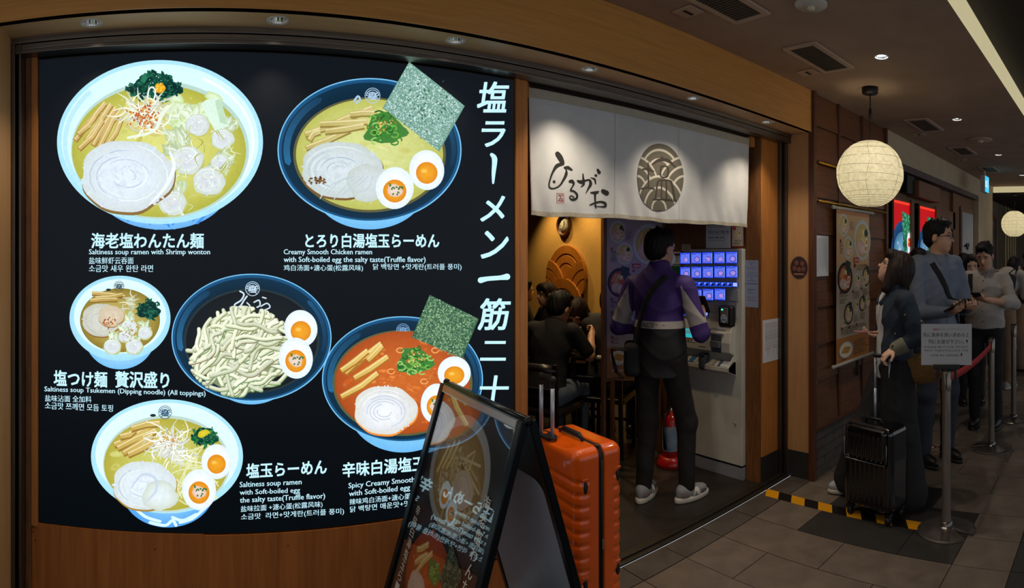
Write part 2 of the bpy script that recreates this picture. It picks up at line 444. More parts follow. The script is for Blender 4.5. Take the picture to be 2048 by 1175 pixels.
def nori(P, q, R, dark=(30, 70, 55), light=(130, 190, 170), n=900, sc=1.0):
    P.poly(q, dark); ax, ay = q[0]
    ux, uy = q[1][0] - ax, q[1][1] - ay; vx, vy = q[3][0] - ax, q[3][1] - ay
    for k in range(n):
        a, b = R.uniform(.01, .98), R.uniform(.01, .98)
        s_ = R.uniform(.6, 2.2) * sc
        t = R.random(); c = [dark[i] * (1 - t) + light[i] * t for i in range(3)]
        P.rect_c(ax + ux * a + vx * b, ay + uy * a + vy * b, s_, s_ * R.uniform(.3, .8), c, R.uniform(0, 3), lift=(k % 150 == 0))
def noodles(P, x, y, rx, ry, n, R, w_=8, col=(236, 242, 212), shade=(128, 140, 92)):
    for k in range(n):
        a = R.uniform(0, 6.28); q = math.sqrt(R.random()) * .92 * (1 - .25 * k / n); px, py = x + rx * q * math.cos(a), y + ry * q * math.sin(a)
        b = R.gauss(-.62, .42) + .5 * (px - x) / rx; l = R.uniform(.45, 1.0) * rx; ph = R.uniform(0, 6); am = w_ * R.uniform(.4, 1.3); cv = R.gauss(0, .35)
        pts = []
        for j in range(8):
            u = (j / 7 - .5) * l; v = math.sin(ph + j * .95) * am + cv * (u * u) / (rx * .6)
            X, Y = px + u * math.cos(b) - v * math.sin(b), py + u * math.sin(b) + v * math.cos(b)
            d = math.hypot((X - x) / rx, (Y - y) / ry)
            if d > 1: X, Y = x + (X - x) / d, y + (Y - y) / d
            pts.append((X, Y))
        g = R.uniform(.86, 1.05)
        P.stroke([(p[0] + w_ * .10, p[1] + w_ * .20) for p in pts], w_ * 1.16, [v * R.uniform(.8, 1.1) for v in shade], sub=3)
        P.z += P.step * .3; P.stroke(pts, w_, [min(255, v * g * .93) for v in col], sub=3, lift=False); P.z += P.step * .7
        P.stroke([(p[0] - w_ * .08, p[1] - w_ * .14) for p in pts], w_ * .5, [min(255, v * g * 1.05) for v in col], sub=3, rnd_=False, lift=False); P.z += P.step * .7
def bowl_shape(P, x, y, rx, ry, foot, white=True, ringw=.845, soup=((214, 210, 120), (170, 160, 60)), sdy=.04, ring=(110, 110, 70)):
    if white:
        fo, fi, ro, ri = (120, 190, 245), (185, 228, 252), (188, 236, 252), (216, 248, 255)
    else:
        fo, fi, ro, ri = (110, 185, 240), (150, 215, 250), (18, 45, 70), (10, 26, 38)
    P.ell(x, y + ry * foot[0], rx * foot[1], ry * foot[2], fi, fo, n=72)
    if white:
        P.ell(x, y, rx, ry, ri, ro, rings=(0, .7, .86, .95, 1), n=56)
        P.ell(x, y + ry * .015, rx * .965, ry * .955, (222, 250, 255), (205, 244, 255), n=48)
        P.ell(x, y + ry * sdy, rx * (ringw + .02), ry * (ringw - .01), (150, 175, 120), (175, 205, 190), n=48)
    else:
        P.ell(x, y, rx, ry, (60, 120, 170), (120, 195, 240), n=96)
        P.ell(x, y - ry * .002, rx * .987, ry * .982, (12, 28, 42), (26, 84, 130), n=96, rings=(0, .75, .88, .95, 1))
        P.ell(x, y + ry * .008, rx * .955, ry * .945, (8, 20, 30), (14, 48, 72), n=96, rings=(0, .7, .88, .96, 1))
        P.stroke([(x + rx * .90 * math.cos(a), y + ry * .88 * math.sin(a)) for a in np.linspace(2.9, 4.1, 24)], [rx * .01] + [rx * .07] * 22 + [rx * .01], (40, 104, 150), (22, 62, 92), rnd_=False)
        P.stroke([(x + rx * .915 * math.cos(a), y + ry * .90 * math.sin(a)) for a in np.linspace(-.7, .25, 24)], [rx * .01] + [rx * .05] * 22 + [rx * .01], (30, 84, 124), (20, 52, 78), rnd_=False)
        P.ell(x, y + ry * sdy * 1.3, rx * (ringw + .03), ry * ringw, ring, [v * .85 for v in ring], n=80)
    P.ell(x, y + ry * (sdy + .01), rx * ringw, ry * (ringw - .03), soup[0], soup[1], n=80)
def seal_mark(P, x, y, r, col, bg=None):
    """the shop's round wave crest with the salt character"""
    if bg: P.ell(x, y, r, r, bg, bg, n=24, rings=(0, 1))
    for cx, cy, rr in ((0, .05, .8), (0, .05, .5), (0, 1, .95), (0, 1, .62), (-1, .5, .9), (1, .5, .9), (-1, .5, .6), (1, .5, .6)):
        pts = []
        for k in range(17):
            a = PI + PI * k / 16; px, py = cx + rr * math.cos(a), cy + rr * math.sin(a)
            if px * px + py * py <= 1.0: pts.append((x + px * r, y + py * r))
        if len(pts) > 2: P.stroke(pts, r * .1, col, rnd_=False, lift=False)
    P.stroke([(x + r * math.cos(a / 12 * PI), y + r * math.sin(a / 12 * PI)) for a in range(25)], r * .09, col, rnd_=False)
    P.text('塩', x - r * .55, x + r * .55, y + r * .55, y - r * .5, col, .02, res=1)

def mini_bowl(P, x, y, rx, ry, kind, R):
    """a small printed bowl for posters and buttons"""
    light = kind in 'wsp'
    P.up()
    P.ell(x, y, rx, ry, (225, 228, 222) if light else (24, 26, 34), (190, 196, 196) if light else (14, 18, 30), n=24, rings=(0, 1))
    sp = {'w': ((214, 190, 120), (180, 150, 80)), 's': ((220, 205, 150), (190, 165, 95)), 'r': ((205, 90, 35), (160, 60, 25)),
          'p': ((225, 190, 110), (240, 235, 220)), 'd': ((225, 205, 150), (180, 150, 90))}[kind]
    P.ell(x, y + ry * .02, rx * .82, ry * .82, sp[0], sp[1], n=22, rings=(0, .6, 1))
    if kind == 'p':
        for k in range(5):
            P.ell(x + rx * (-.4 + .2 * k), y + ry * (-.05 + .04 * k), rx * .13, ry * .42, (226, 170, 80), (170, 105, 40), rot=.5, n=10, rings=(0, 1))
        return
    P.ell(x - rx * .3, y + ry * .33, rx * .42, ry * .36, (232, 205, 190), (200, 165, 140), n=14, rings=(0, 1), wob=.05)
    if rx > 12 or kind == 's': P.ell(x - rx * .02, y + ry * .42, rx * .36, ry * .32, (238, 215, 200), (205, 170, 150), n=14, rings=(0, 1), wob=.05)
    for k in range(4):
        P.stroke([(x - rx * (.65 - .13 * k), y - ry * .05), (x - rx * (.35 - .13 * k), y - ry * .6)], rx * .09, (196, 150, 80) if k % 2 else (222, 185, 115), rnd_=False, lift=False)
    P.ell(x + rx * .12, y - ry * .38, rx * .24, ry * .2, (232, 225, 190), (214, 190, 120), n=10, rings=(0, 1), wob=.2)
    P.ell(x + rx * .42, y - ry * .35, rx * .22, ry * .2, (40, 75, 40), (25, 55, 35), n=9, rings=(0, 1), wob=.2)
    for ex, ey in ((.5, .1), (.38, .42)):
        P.ell(x + rx * ex, y + ry * ey, rx * .2, ry * .23, (245, 240, 228), (230, 225, 210), n=12, rings=(0, 1))
        P.ell(x + rx * ex, y + ry * ey, rx * .12, ry * .13, (228, 130, 40), (215, 110, 30), n=8, rings=(0, 1))
    if kind in 'rd':
        P.poly([(x + rx * .1, y - ry * 1.15), (x + rx * .75, y - ry * 1.0), (x + rx * .68, y - ry * .35), (x + rx * .05, y - ry * .5)], (38, 55, 42))
def fake_lines(P, x0, x1, y0, y1, n, col, R, hh=.55):
    """rows of print too small to read: short dashes of uneven length"""
    dy = (y1 - y0) / n
    for i in range(n):
        x = x0; e = x0 + (x1 - x0) * R.uniform(.6, 1)
        while x < e:
            l = abs(dy) * R.uniform(.3, .8)
            P.rect(x, y0 + dy * i, min(x + l, e), y0 + dy * (i + hh), col, lift=False); x += l + abs(dy) * .22
# ------------------------------------------------------------------ materials of the setting
M_PANEL = mat('maple_panel', (186, 112, 52), .38, color2=(150, 84, 34), vscale=9, stretch=(6, 6, .35), wood=5, coat=.15)
M_FASCIA = mat('maple_fascia', (214, 152, 78), .42, color2=(190, 130, 62), vscale=10, stretch=(.4, 8, 8), wood=6)
M_SOFFIT = mat('soffit_board', (206, 168, 126), .45, color2=(184, 146, 104), vscale=8, stretch=(.4, 6, 6), wood=5)
M_TAN = mat('tan_laminate', (196, 148, 98), .5, color2=(180, 132, 84), vscale=6, stretch=(6, 6, .4), wood=4)
M_OAK = mat('dark_oak', (142, 92, 48), .5, color2=(86, 52, 26), vscale=10, stretch=(9, 9, .7), wood=7, bump=.15, bscale=30)
M_STRIP = mat('wood_strip', (206, 134, 64), .45, color2=(168, 102, 44), vscale=8, stretch=(9, 9, .5), wood=6)
M_STEEL = mat('brushed_steel', (150, 142, 134), .34, metal=1, color2=(118, 110, 104), vscale=6, stretch=(.5, 30, 30))
M_STEELV = mat('brushed_steel_upright', (128, 118, 108), .38, metal=1, color2=(96, 88, 80), vscale=6, stretch=(30, 30, .5))
M_CEIL = mat('ceiling_plaster', (176, 150, 128), .85, color2=(160, 134, 112), vscale=3, bump=.05)
M_DARKCEIL = mat('dark_slat_ceiling', (44, 30, 22), .7, color2=(28, 18, 14), vscale=5, stretch=(.3, 9, 9))
M_BLACK = mat('matte_black', (14, 13, 13), .5, vary=.2)
M_DARK = mat('dark_void', (10, 9, 8), .8, vary=.2)
M_BROWN = mat('red_brown_wood', (126, 78, 44), .42, color2=(90, 52, 29), vscale=7, stretch=(.5, 6, 7), wood=6, coat=.1)
M_POST = mat('red_brown_post', (104, 60, 36), .45, color2=(72, 38, 24), vscale=7, stretch=(7, 7, .5), wood=6)
M_STONE = mat('grey_split_stone', (92, 86, 80), .8, color2=(66, 62, 58), vscale=12, bump=.35, bscale=45)
M_TILE = mat('stone_floor_tile', (122, 108, 96), .42, color2=(96, 84, 74), vscale=7, bump=.08, bscale=90)
M_TILED = mat('charcoal_floor_tile', (52, 48, 45), .5, color2=(42, 39, 37), vscale=7, bump=.06, bscale=90)
M_TILEM = mat('dull_border_tile', (88, 80, 72), .45, color2=(70, 63, 57), vscale=7, bump=.08, bscale=90)
M_GROUT = mat('grout', (34, 31, 28), .9, vary=.2)
M_INFLOOR = mat('shop_vinyl_floor', (46, 40, 36), .42, color2=(34, 29, 26), vscale=4, bump=.03)
M_YELLOW = mat('ochre_wallpaper', (206, 164, 92), .8, color2=(196, 152, 82), vscale=30, bump=.1, bscale=160)
M_CREAM = mat('cream_wall', (196, 176, 146), .8, color2=(182, 162, 132), vscale=4)
M_SHOPWOOD = mat('shop_wood_wall', (128, 86, 54), .5, color2=(104, 66, 40), vscale=7, stretch=(7, 7, .5), wood=5)
M_KICK = mat('dark_kick_strip', (46, 44, 42), .5, vary=.2)
M_LAMP = mat('lamp_face', (255, 240, 215), .4, emit=(255, 236, 200), estr=9)
M_LAMPC = mat('lamp_face_white', (255, 250, 240), .4, emit=(240, 246, 255), estr=45)
M_REFL = mat('polished_reflector', (225, 225, 222), .16, metal=1, vary=.1, vscale=30)
M_RING = mat('white_trim_ring', (205, 200, 190), .4, vary=.1)

def slab(name, x0, x1, y0, y1, z0, z1, m, bevel=0, label=None):
    return structure(MB().box(x0, x1, y0, y1, z0, z1).obj(name, m, None, bevel), label)
def plate_with_holes(name, x0, x1, y0, y1, z, holes, a, r, m):
    """underside plate with one row of round holes (x, y)"""
    b = MB(); n = 24; hy = holes[0][1]
    xs = [x0]
    for hx, _ in holes:
        b.add([(xs[-1], y0, z), (hx - a, y0, z), (hx - a, y1, z), (xs[-1], y1, z)], [(0, 1, 2, 3)]); xs.append(hx + a)
        b.add([(hx - a, y0, z), (hx + a, y0, z), (hx + a, hy - a, z), (hx - a, hy - a, z)], [(0, 1, 2, 3)])
        b.add([(hx - a, hy + a, z), (hx + a, hy + a, z), (hx + a, y1, z), (hx - a, y1, z)], [(0, 1, 2, 3)])
        vs = []; fs = []
        for k in range(n):
            t = 2 * PI * k / n + PI / 4; c, s_ = math.cos(t), math.sin(t); q = a / max(abs(c), abs(s_))
            vs += [(hx + r * c, hy + r * s_, z), (hx + q * c, hy + q * s_, z)]
        for k in range(n): j = (k + 1) % n; fs.append((2 * k, 2 * k + 1, 2 * j + 1, 2 * j))
        b.add(vs, fs)
    b.add([(xs[-1], y0, z), (x1, y0, z), (x1, y1, z), (xs[-1], y1, z)], [(0, 1, 2, 3)])
    b.box(x0, x1, y0, y1, z + .12, z + .13)
    return structure(b.obj(name, m))

# ------------------------------------------------------------------ ceiling
CZ = 2.69
plate_with_holes('ceiling', -3, 9.4, .736, 2.25, CZ, [(x, 1.30) for x in CEIL_X], .05, .036, M_CEIL)
slab('ceiling', -3, 9.4, -3, .737, 2.83, 2.9, M_DARKCEIL)
cl = MB().box(-3, 9.4, .735, .755, 2.692, 2.83).obj('glowing_ceiling_step', mat('self_glowing_step', (200, 190, 160), .6, emit=(176, 166, 128), estr=1.0, vary=.05))  # plain riser; the light falling on it is given as its own emission
tag(cl, 'long cream riser with its light put in as glow, stepping up from the pale ceiling', 'ceiling step')
slab('ceiling', 9.4, 15, -3, 3.2, 2.60, 2.7, M_DARKCEIL)
bm_ = MB().box(9.34, 9.4, .0, 1.99, 2.60, 2.69).obj('glowing_ceiling_step', MATS['self_glowing_step'])  # far ceiling edge, brightened by the same emission instead of a lamp
tag(bm_, 'ceiling edge with brightness put in as glow, far down the corridor beside the exit sign', 'ceiling step')

def downlight(x, y, z, label, group, lampm, r=.034):
    t = thing('recessed_downlight', label, 'ceiling light', (x, y, z), 0, group)
    MB().lathe([(r - .001, .004), (r, -.002), (r + .007, -.003), (r + .008, .0)], n=32, cap=False).obj('trim_ring', M_RING, t)
    hh, q = (.055, .56) if lampm is M_LAMP else (.014, .86)
    MB().lathe([(r, 0), (r * q, hh)], n=24, cap=False, smooth=False).obj('reflector', M_REFL, t)
    MB().lathe([(0, hh - .001), (r * q * 1.01, hh - .001), (r * q * 1.01, hh + .004), (0, hh + .004)], n=24, cap=False).obj('bulb', lampm, t)
    return t
names = ['above the wonton bowl picture', 'between the two upper bowl pictures', 'above the seaweed sheet picture',
         'above the left half of the white shop curtain', 'above the round crest on the white shop curtain', 'at the right end of the shop soffit']
for x_, n_ in zip(SOFFIT_X, names):
    downlight(x_, 2.09, 2.406, 'small silver downlight in the soffit ' + n_, 'downlights in the shop soffit', M_LAMP)
cn = ['behind the camera over the left end of the front', 'over the A-frame sign', 'in the pale corridor ceiling, brightest, up from the paper lantern', 'in the corridor ceiling over the queue, second brightest', 'in the far corridor ceiling over the end of the queue', 'farthest in the corridor ceiling, next to the exit sign']
for x_, n_ in zip(CEIL_X, cn):
    downlight(x_, 1.30, CZ, 'round white spotlight ' + n_, 'spotlights in the corridor ceiling', M_LAMPC, .036)

M_VENT = mat('vent_paint', (190, 164, 140), .6, vary=.12)
M_SLAT = mat('vent_slat', (84, 72, 60), .6, vary=.12)
M_VDARK = mat('vent_inside', (10, 9, 8), .8, vary=.2)
def vent(x0, x1, label):
    y0, y1 = 1.545, 1.695
    t = thing('air_vent', label, 'vent', ((x0 + x1) / 2, 1.62, CZ), 0, 'slotted air vents in the corridor ceiling')
    L = (x1 - x0) / 2
    b = MB(); b.box(-L - .03, L + .03, -.105, -.075, -.012, -.001).box(-L - .03, L + .03, .075, .105, -.012, -.001).box(-L - .03, -L, -.075, .075, -.012, -.001).box(L, L + .03, -.075, .075, -.012, -.001)
    b.obj('frame', M_VENT, t, .002)
    MB().box(-L, L, -.075, .075, -.004, -.001).obj('backing', M_VDARK, t)
    n = 22
    sm = MB().box(-.004, .004, -.074, .074, -.011, -.004).mesh('slat'); sm.materials.append(M_SLAT)
    for k in range(n):
        o = link('slat', sm, t); o.location = (-L + (k + .5) * 2 * L / n, 0, 0)
vent(1.78, 2.22, 'slotted ceiling air vent at the top edge, nearest the camera')
vent(2.70, 3.12, 'slotted ceiling air vent between the shop front and the ceiling spotlight')
vent(4.55, 4.97, 'slotted ceiling air vent above the brown plank wall end, beyond the paper lantern')
vent(5.85, 6.25, 'slotted ceiling air vent over the red picture signs')
vent(7.2, 7.6, 'farthest slotted ceiling air vent, before the exit sign')
def plate_box(x, y, label):
    t = thing('ceiling_hatch', label, 'ceiling plate', (x, y, CZ), 0, 'small square ceiling plates beside the vents')
    MB().box(-.05, .05, -.058, .058, -.008, -.001).obj('cover', M_VENT, t, .003)
    MB().box(-.03, .03, -.008, .008, -.010, -.0075).obj('slot', M_VDARK, t)
plate_box(2.0, 1.81, 'small square ceiling plate with a dark slot, nearest the camera')
plate_box(3.1, 1.81, 'small square ceiling plate with a slot above the right end of the shop front')
plate_box(5.1, 1.79, 'small square ceiling plate with a slot beyond the brown plank wall')
plate_box(6.6, 1.79, 'small square ceiling plate with a slot over the red picture signs')
def round_plate(x, y, r, label, lit):
    t = thing('round_ceiling_fitting', label, 'ceiling fitting', (x, y, CZ))
    MB().lathe([(r, -.001), (r, -.008), (r * .9, -.014), (0, -.016)], n=32).obj('cover', M_VENT if not lit else M_RING, t)
    MB().lathe([(r * .25, -.014), (r * .25, -.03), (0, -.034)], n=20).obj('sensor_dome', mat('dome_plastic', (210, 200, 170), .25, vary=.1), t)
round_plate(2.268, 1.31, .075, 'round white detector with a small dome on the ceiling at the top edge', True)
round_plate(5.5, 1.30, .12, 'round flat speaker plate on the corridor ceiling over the queue', False)

# ------------------------------------------------------------------ shop front shell
slab('trim_1', -.745, 3.46, 1.995, 2.03, 2.406, CZ - .001, M_FASCIA)
slab('wall_left', -3, -.745, 1.995, 2.5, 0, CZ, M_TAN)
plate_with_holes('trim_2', -.745, 3.475, 2.0, 2.175, 2.406, [(x, 2.09) for x in SOFFIT_X], .05, .0345, M_SOFFIT)
st = structure(MB().box(-.745, 3.475, 2.165, 2.30, 2.385, 2.46).box(-.745, 3.475, 2.172, 2.30, 2.362, 2.383).box(-.745, 3.475, 2.168, 2.235, 2.346, 2.360).obj('trim_3', M_STEEL, None, .0015), 'steel shutter rail running under the wooden soffit')
slab('trim_4', -.744, -.728, 2.155, 2.26, 0, 2.385, M_STEELV, .002)
slab('trim_4', -.716, -.706, 2.165, 2.26, 0, 2.385, M_STEELV, .002)
slab('trim_4', -.728, -.716, 2.20, 2.26, 0, 2.385, M_BLACK)
slab('trim_5', -.705, -.683, 2.225, 2.28, 0, 2.346, M_OAK)
slab('trim_6', -.682, -.657, 2.228, 2.28, 0.47, 2.346, M_STRIP)
# panel under the light box: two boards
b_ = slab('wall_front', -.682, .0, 2.236, 2.30, 0, .478, M_PANEL); structure(b_)
slab('wall_front', .0, 1.331, 2.236, 2.30, 0, .474, M_PANEL)
sc_ = MB()
for px, py in ((67, 1053), (67, 1062), (71, 1079), (310, 1097), (576, 1090)):
    X_, Z_ = onY(px, py, 2.236); sc_.lathe([(0, 0), (.0025, 0), (.0025, .002), (0, .002)], (0, 0, 0), 10, Matrix.Translation((X_, 2.2355, Z_)) @ Matrix.Rotation(PI / 2, 4, 'X'))
structure(sc_.obj('trim_7', M_BLACK), 'small dark screw heads in the wood under the light box')
slab('trim_8', 1.333, 1.352, 2.232, 2.34, 0, 2.346, M_STRIP, .001)
slab('trim_8', 1.3535, 1.398, 2.236, 2.34, 0, 2.346, M_STRIP, .001)
slab('trim_9', -.66, 1.39, 2.345, 2.42, 0, 2.6, M_DARK)     # back of the light box bay
# right jamb: oak post, wood panel with kick strip, shutter guides, tan reveal
slab('trim_10', 3.232, 3.30, 2.265, 2.388, 0, 2.40, M_OAK, .001)
slab('trim_11', 3.235, 3.428, 2.252, 2.262, .185, 2.40, M_STRIP)
slab('trim_12', 3.235, 3.428, 2.250, 2.262, 0, .183, M_KICK)
slab('trim_13', 3.430, 3.446, 2.225, 2.30, 0, 2.385, M_STEELV, .002)
slab('trim_13', 3.447, 3.458, 2.243, 2.30, 0, 2.385, M_BLACK)
slab('trim_13', 3.459, 3.474, 2.195, 2.30, 0, 2.385, M_STEELV, .002)
slab('wall_jamb', 3.475, 3.56, 2.005, 2.35, .185, 2.405, M_TAN)
slab('trim_14', 3.473, 3.56, 2.004, 2.195, 0, .185, M_KICK)
slab('trim_15', 1.40, 3.30, 2.36, 2.46, 2.33, 2.6, mat('dark_lintel', (50, 34, 22), .6, color2=(36, 24, 16), vscale=6, stretch=(.5, 8, 8)))
for z_ in (2.37, 2.39, 2.41):
    pass
# threshold channel
structure(MB().box(1.39, 3.46, 2.176, 2.192, 0, .012).box(1.39, 3.46, 2.193, 2.215, 0, .004).box(1.39, 3.46, 2.216, 2.262, 0, .016).obj('trim_16', mat('threshold_steel', (84, 78, 70), .5, metal=1, color2=(80, 72, 62), vscale=9, stretch=(.6, 20, 20)), None, .002), 'steel shutter track across the doorway')

# ------------------------------------------------------------------ floors
fl = structure(MB().box(-3, 15, -3.2, 2.176, -.06, -.004).obj('floor', M_GROUT), 'corridor floor of rectangular stone tiles')
slab('floor', -.7, 6.0, 2.262, 7.6, -.06, 0, M_INFLOOR)
slab('floor', 6.0, 15, 2.176, 7.6, -.06, -.002, M_INFLOOR)
def tile_mesh(lx, ly, m):
    g = .0022
    me = MB().box(-lx / 2 + g, lx / 2 - g, -ly / 2 + g, ly / 2 - g, -.006, 0).mesh('tile')
    me.materials.append(m); return me
TM = {}
def tile(x0, y0, lx, ly, m):
    k = (round(lx, 3), round(ly, 3), m.name)
    if k not in TM: TM[k] = tile_mesh(lx, ly, m)
    o = link('tile', TM[k], fl); o.location = (x0 + lx / 2, y0 + ly / 2, rnd.uniform(-.0004, .0004)); return o
n0 = -6
for c in range(n0, 27):
    x0 = 2.805 + .2985 * c
    # border row by the threshold
    tile(x0, 2.012, .2985, .164, M_TILEM)
    ys = 2.01 if c % 2 == 0 else 1.71
    y = 2.01
    first = (c % 2 != 0)
    segs = []
    if c % 2 == 0: segs = [(1.71, .3), (1.11, .6), (.51, .6), (-.09, .6), (-.69, .6)] if c != 0 else [(1.71, .3), (1.11, .6), (.81, .3), (.51, .3), (-.09, .6), (-.69, .6)]
    else: segs = [(1.41, .6), (.81, .6), (.51, .3), (-.09, .6), (-.69, .6)]
    for (ya, l) in segs:
        dark = 2.79 < x0 + .01 < 3.62 and .80 < ya + .01 and ya + l < 1.72
        parts_ = [(ya, l)]
        if 2.79 < x0 + .01 < 3.62 and not dark and ya < 1.70 < ya + l - .01: parts_ = [(ya, 1.71 - ya), (1.71, ya + l - 1.71)]
        for (a, l2) in parts_:
            dk = 2.79 < x0 + .01 < 3.62 and .80 < a + .01 and a + l2 < 1.72
            low = a + l2 < .52
            tile(x0, a, .2985, l2, M_TILED if (dk or low) else M_TILE)
# hazard tape
P = Painter(lambda a, b, z: (a, b, .0006 + z))
y = 2.185; k = 0
while y > 1.10:
    c = (222, 152, 12) if k % 2 == 0 else (16, 15, 14); e = .098
    P.poly([(3.095, y - .055), (3.195, y + .0), (3.195, y - e), (3.095, y - e - .055)], c, lift=False)
    y -= e; k += 1
tag(P.obj('hazard_tape', print_mat('floor_tape_print', rough=.4)), 'yellow and black striped hazard tape stuck on the floor tiles', 'tape')
P = Painter(lambda a, b, z: (a, b, .0006 + z))
P.ell(4.48, 1.475, .085, .085, (196, 190, 184)); P.ell(4.48, 1.475, .077, .077, (84, 40, 34)); P.ell(4.48, 1.475, .06, .06, (205, 200, 195)); P.ell(4.48, 1.475, .056, .056, (84, 40, 34))
P.text('5', 4.46, 4.50, 1.445, 1.505, (225, 220, 215), .02)
tag(P.obj('floor_sticker', MATS['floor_tape_print']), 'round dark red and white sticker on the floor behind the queue', 'sticker')

# ------------------------------------------------------------------ brown plank wall
wr = structure(MB().box(3.562, 4.79, 2.02, 2.2, 0, CZ).obj('wall_right', M_POST), 'brown plank wall beside the shop with brass rails')
seams = [.347, .673, .926, 1.19, 1.43, 1.70, 1.96, 2.20, 2.46, CZ]
for (xa, xb) in ((3.50, 3.855), (3.885, 4.27), (4.30, 4.76)):
    for i in range(9):
        z0, z1 = seams[i] + .002, seams[i + 1] - .002
        b = MB(); b.prism([(xa, 1.992, z0), (xa, 2.019, z0), (xa, 2.019, z1), (xa, 2.006, z1)], (0, 0, 0), (xb - xa, 0, 0))
        b.obj('plank', M_BROWN, wr)
for (xa, xb, y0) in ((3.462, 3.499, 1.975), (3.856, 3.884, 1.985), (4.271, 4.299, 1.985), (4.761, 4.79, 1.975)):
    MB().box(xa, xb, y0, 2.02, 0 if y0 < 1.98 else .35, CZ - .002).obj('post', M_POST, wr, .002)
MB().box(3.50, 4.76, 1.98, 2.02, .33, .352).obj('ledge', M_POST, wr, .002)
for r in range(5):
    z0 = r * .066; off = .14 if r % 2 else 0; x = 3.50 - off
    while x < 4.76:
        a, b2 = max(x, 3.50), min(x + .28, 4.76)
        if b2 - a > .02:
            d = rnd.uniform(0, .004); MB().box(a + .002, b2 - .002, 1.99 - d, 2.02, z0 + .002, z0 + .064).obj('stone_tile', M_STONE, wr)
        x += .28
M_BRASS = mat('aged_brass', (188, 148, 62), .32, metal=.9, vary=.2, vscale=20)
for z_ in (2.205, 1.935):
    t = MB().tube([(3.515, 1.972, z_), (4.75, 1.972, z_)], .010, 12).obj('brass_rail', M_BRASS, wr)
    for xx in (3.53, 4.1, 4.72): MB().tube([(xx, 1.972, z_), (xx, 2.01, z_)], .006, 8).obj('bracket', M_BRASS, t)
MB().box(4.17, 4.20, 1.982, 1.994, .60, .74).obj('recessed_pull', M_BLACK, wr, .003)

# ------------------------------------------------------------------ far corridor: neighbouring shops
slab('wall_upper', 4.795, 9.0, 1.995, 2.3, 2.44, CZ, M_CREAM)
M_BEAM = mat('dusky_beam', (96, 74, 72), .6, vary=.15)
slab('trim_17', 4.795, 9.0, 1.997, 2.29, 2.375, 2.438, M_BEAM)
slab('trim_18', 4.795, 8.2, 2.10, 2.2, 2.12, 2.37, M_SHOPWOOD)
slab('trim_19', 4.795, 4.935, 2.03, 2.2, 0, 2.12, M_SHOPWOOD)
slab('trim_19', 5.56, 5.64, 2.03, 2.2, 0, 2.12, M_SHOPWOOD)
slab('trim_19', 6.40, 6.52, 2.03, 2.2, 0, 2.12, M_SHOPWOOD)
slab('wall_neighbour', 4.935, 5.56, 2.06, 2.2, 0, 1.42, M_SHOPWOOD)
slab('wall_neighbour', 5.64, 6.40, 2.06, 2.2, 0, 1.42, M_SHOPWOOD)
slab('wall_neighbour', 6.52, 7.3, 2.06, 2.2, 1.9, 2.12, M_SHOPWOOD)
slab('wall_neighbour', 7.2, 8.3, 2.06, 2.2, 0, 2.37, M_SHOPWOOD)
slab('wall_neighbour', 4.795, 7.25, 2.21, 2.25, 0, 2.44, M_SHOPWOOD)
slab('wall_pillar', 8.32, 9.0, 1.99, 2.3, 0, 2.44, M_CREAM)
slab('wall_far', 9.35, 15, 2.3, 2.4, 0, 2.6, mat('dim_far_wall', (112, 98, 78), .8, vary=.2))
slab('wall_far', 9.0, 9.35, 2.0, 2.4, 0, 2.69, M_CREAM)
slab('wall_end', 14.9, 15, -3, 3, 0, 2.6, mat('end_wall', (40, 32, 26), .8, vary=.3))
for k_ in range(5):
    bb = MB()
    xx, yy = 11.4 + k_ * .28, 2.18
    bb.tube([(xx, yy, 0), (xx, yy, .6), (xx, yy, 1.2), (xx, yy, 1.8), (xx, yy, 2.55)], [.03, .028, .027, .026, .024], 10)
    for z_ in (.45, .95, 1.45, 1.95, 2.35): bb.lathe([(.027, -.008), (.034, 0), (.027, .008)], (xx, yy, z_), 10)
    tag(bb.obj('bamboo_pole', mat('pale_bamboo', (190, 168, 120), .5, vary=.2)), ('leftmost', 'second from left', 'middle', 'second from right', 'rightmost')[k_] + ' pale bamboo pole in the row at the far corridor end', 'bamboo pole', 'row of bamboo poles at the corridor end')

# ------------------------------------------------------------------ shop interior shell
slab('wall_shop', 3.262, 3.32, 2.39, 3.30, 0, 2.6, M_SHOPWOOD)
slab('trim_20', 3.256, 3.262, 2.39, 3.30, 1.555, 1.57, M_POST)
slab('wall_shop', 3.32, 4.2, 3.24, 3.30, 0, 2.6, M_SHOPWOOD)
slab('wall_shop', 4.2, 4.3, 3.24, 7.6, 0, 2.6, M_YELLOW)
slab('wall_shop', -.7, 4.3, 7.5, 7.6, 0, 2.6, M_YELLOW)
slab('wall_shop', -.8, -.7, 2.43, 7.6, 0, 2.6, M_YELLOW)
slab('ceiling', -.8, 4.3, 2.46, 7.6, 2.6, 2.7, mat('shop_ceiling', (70, 56, 42), .8, vary=.2))
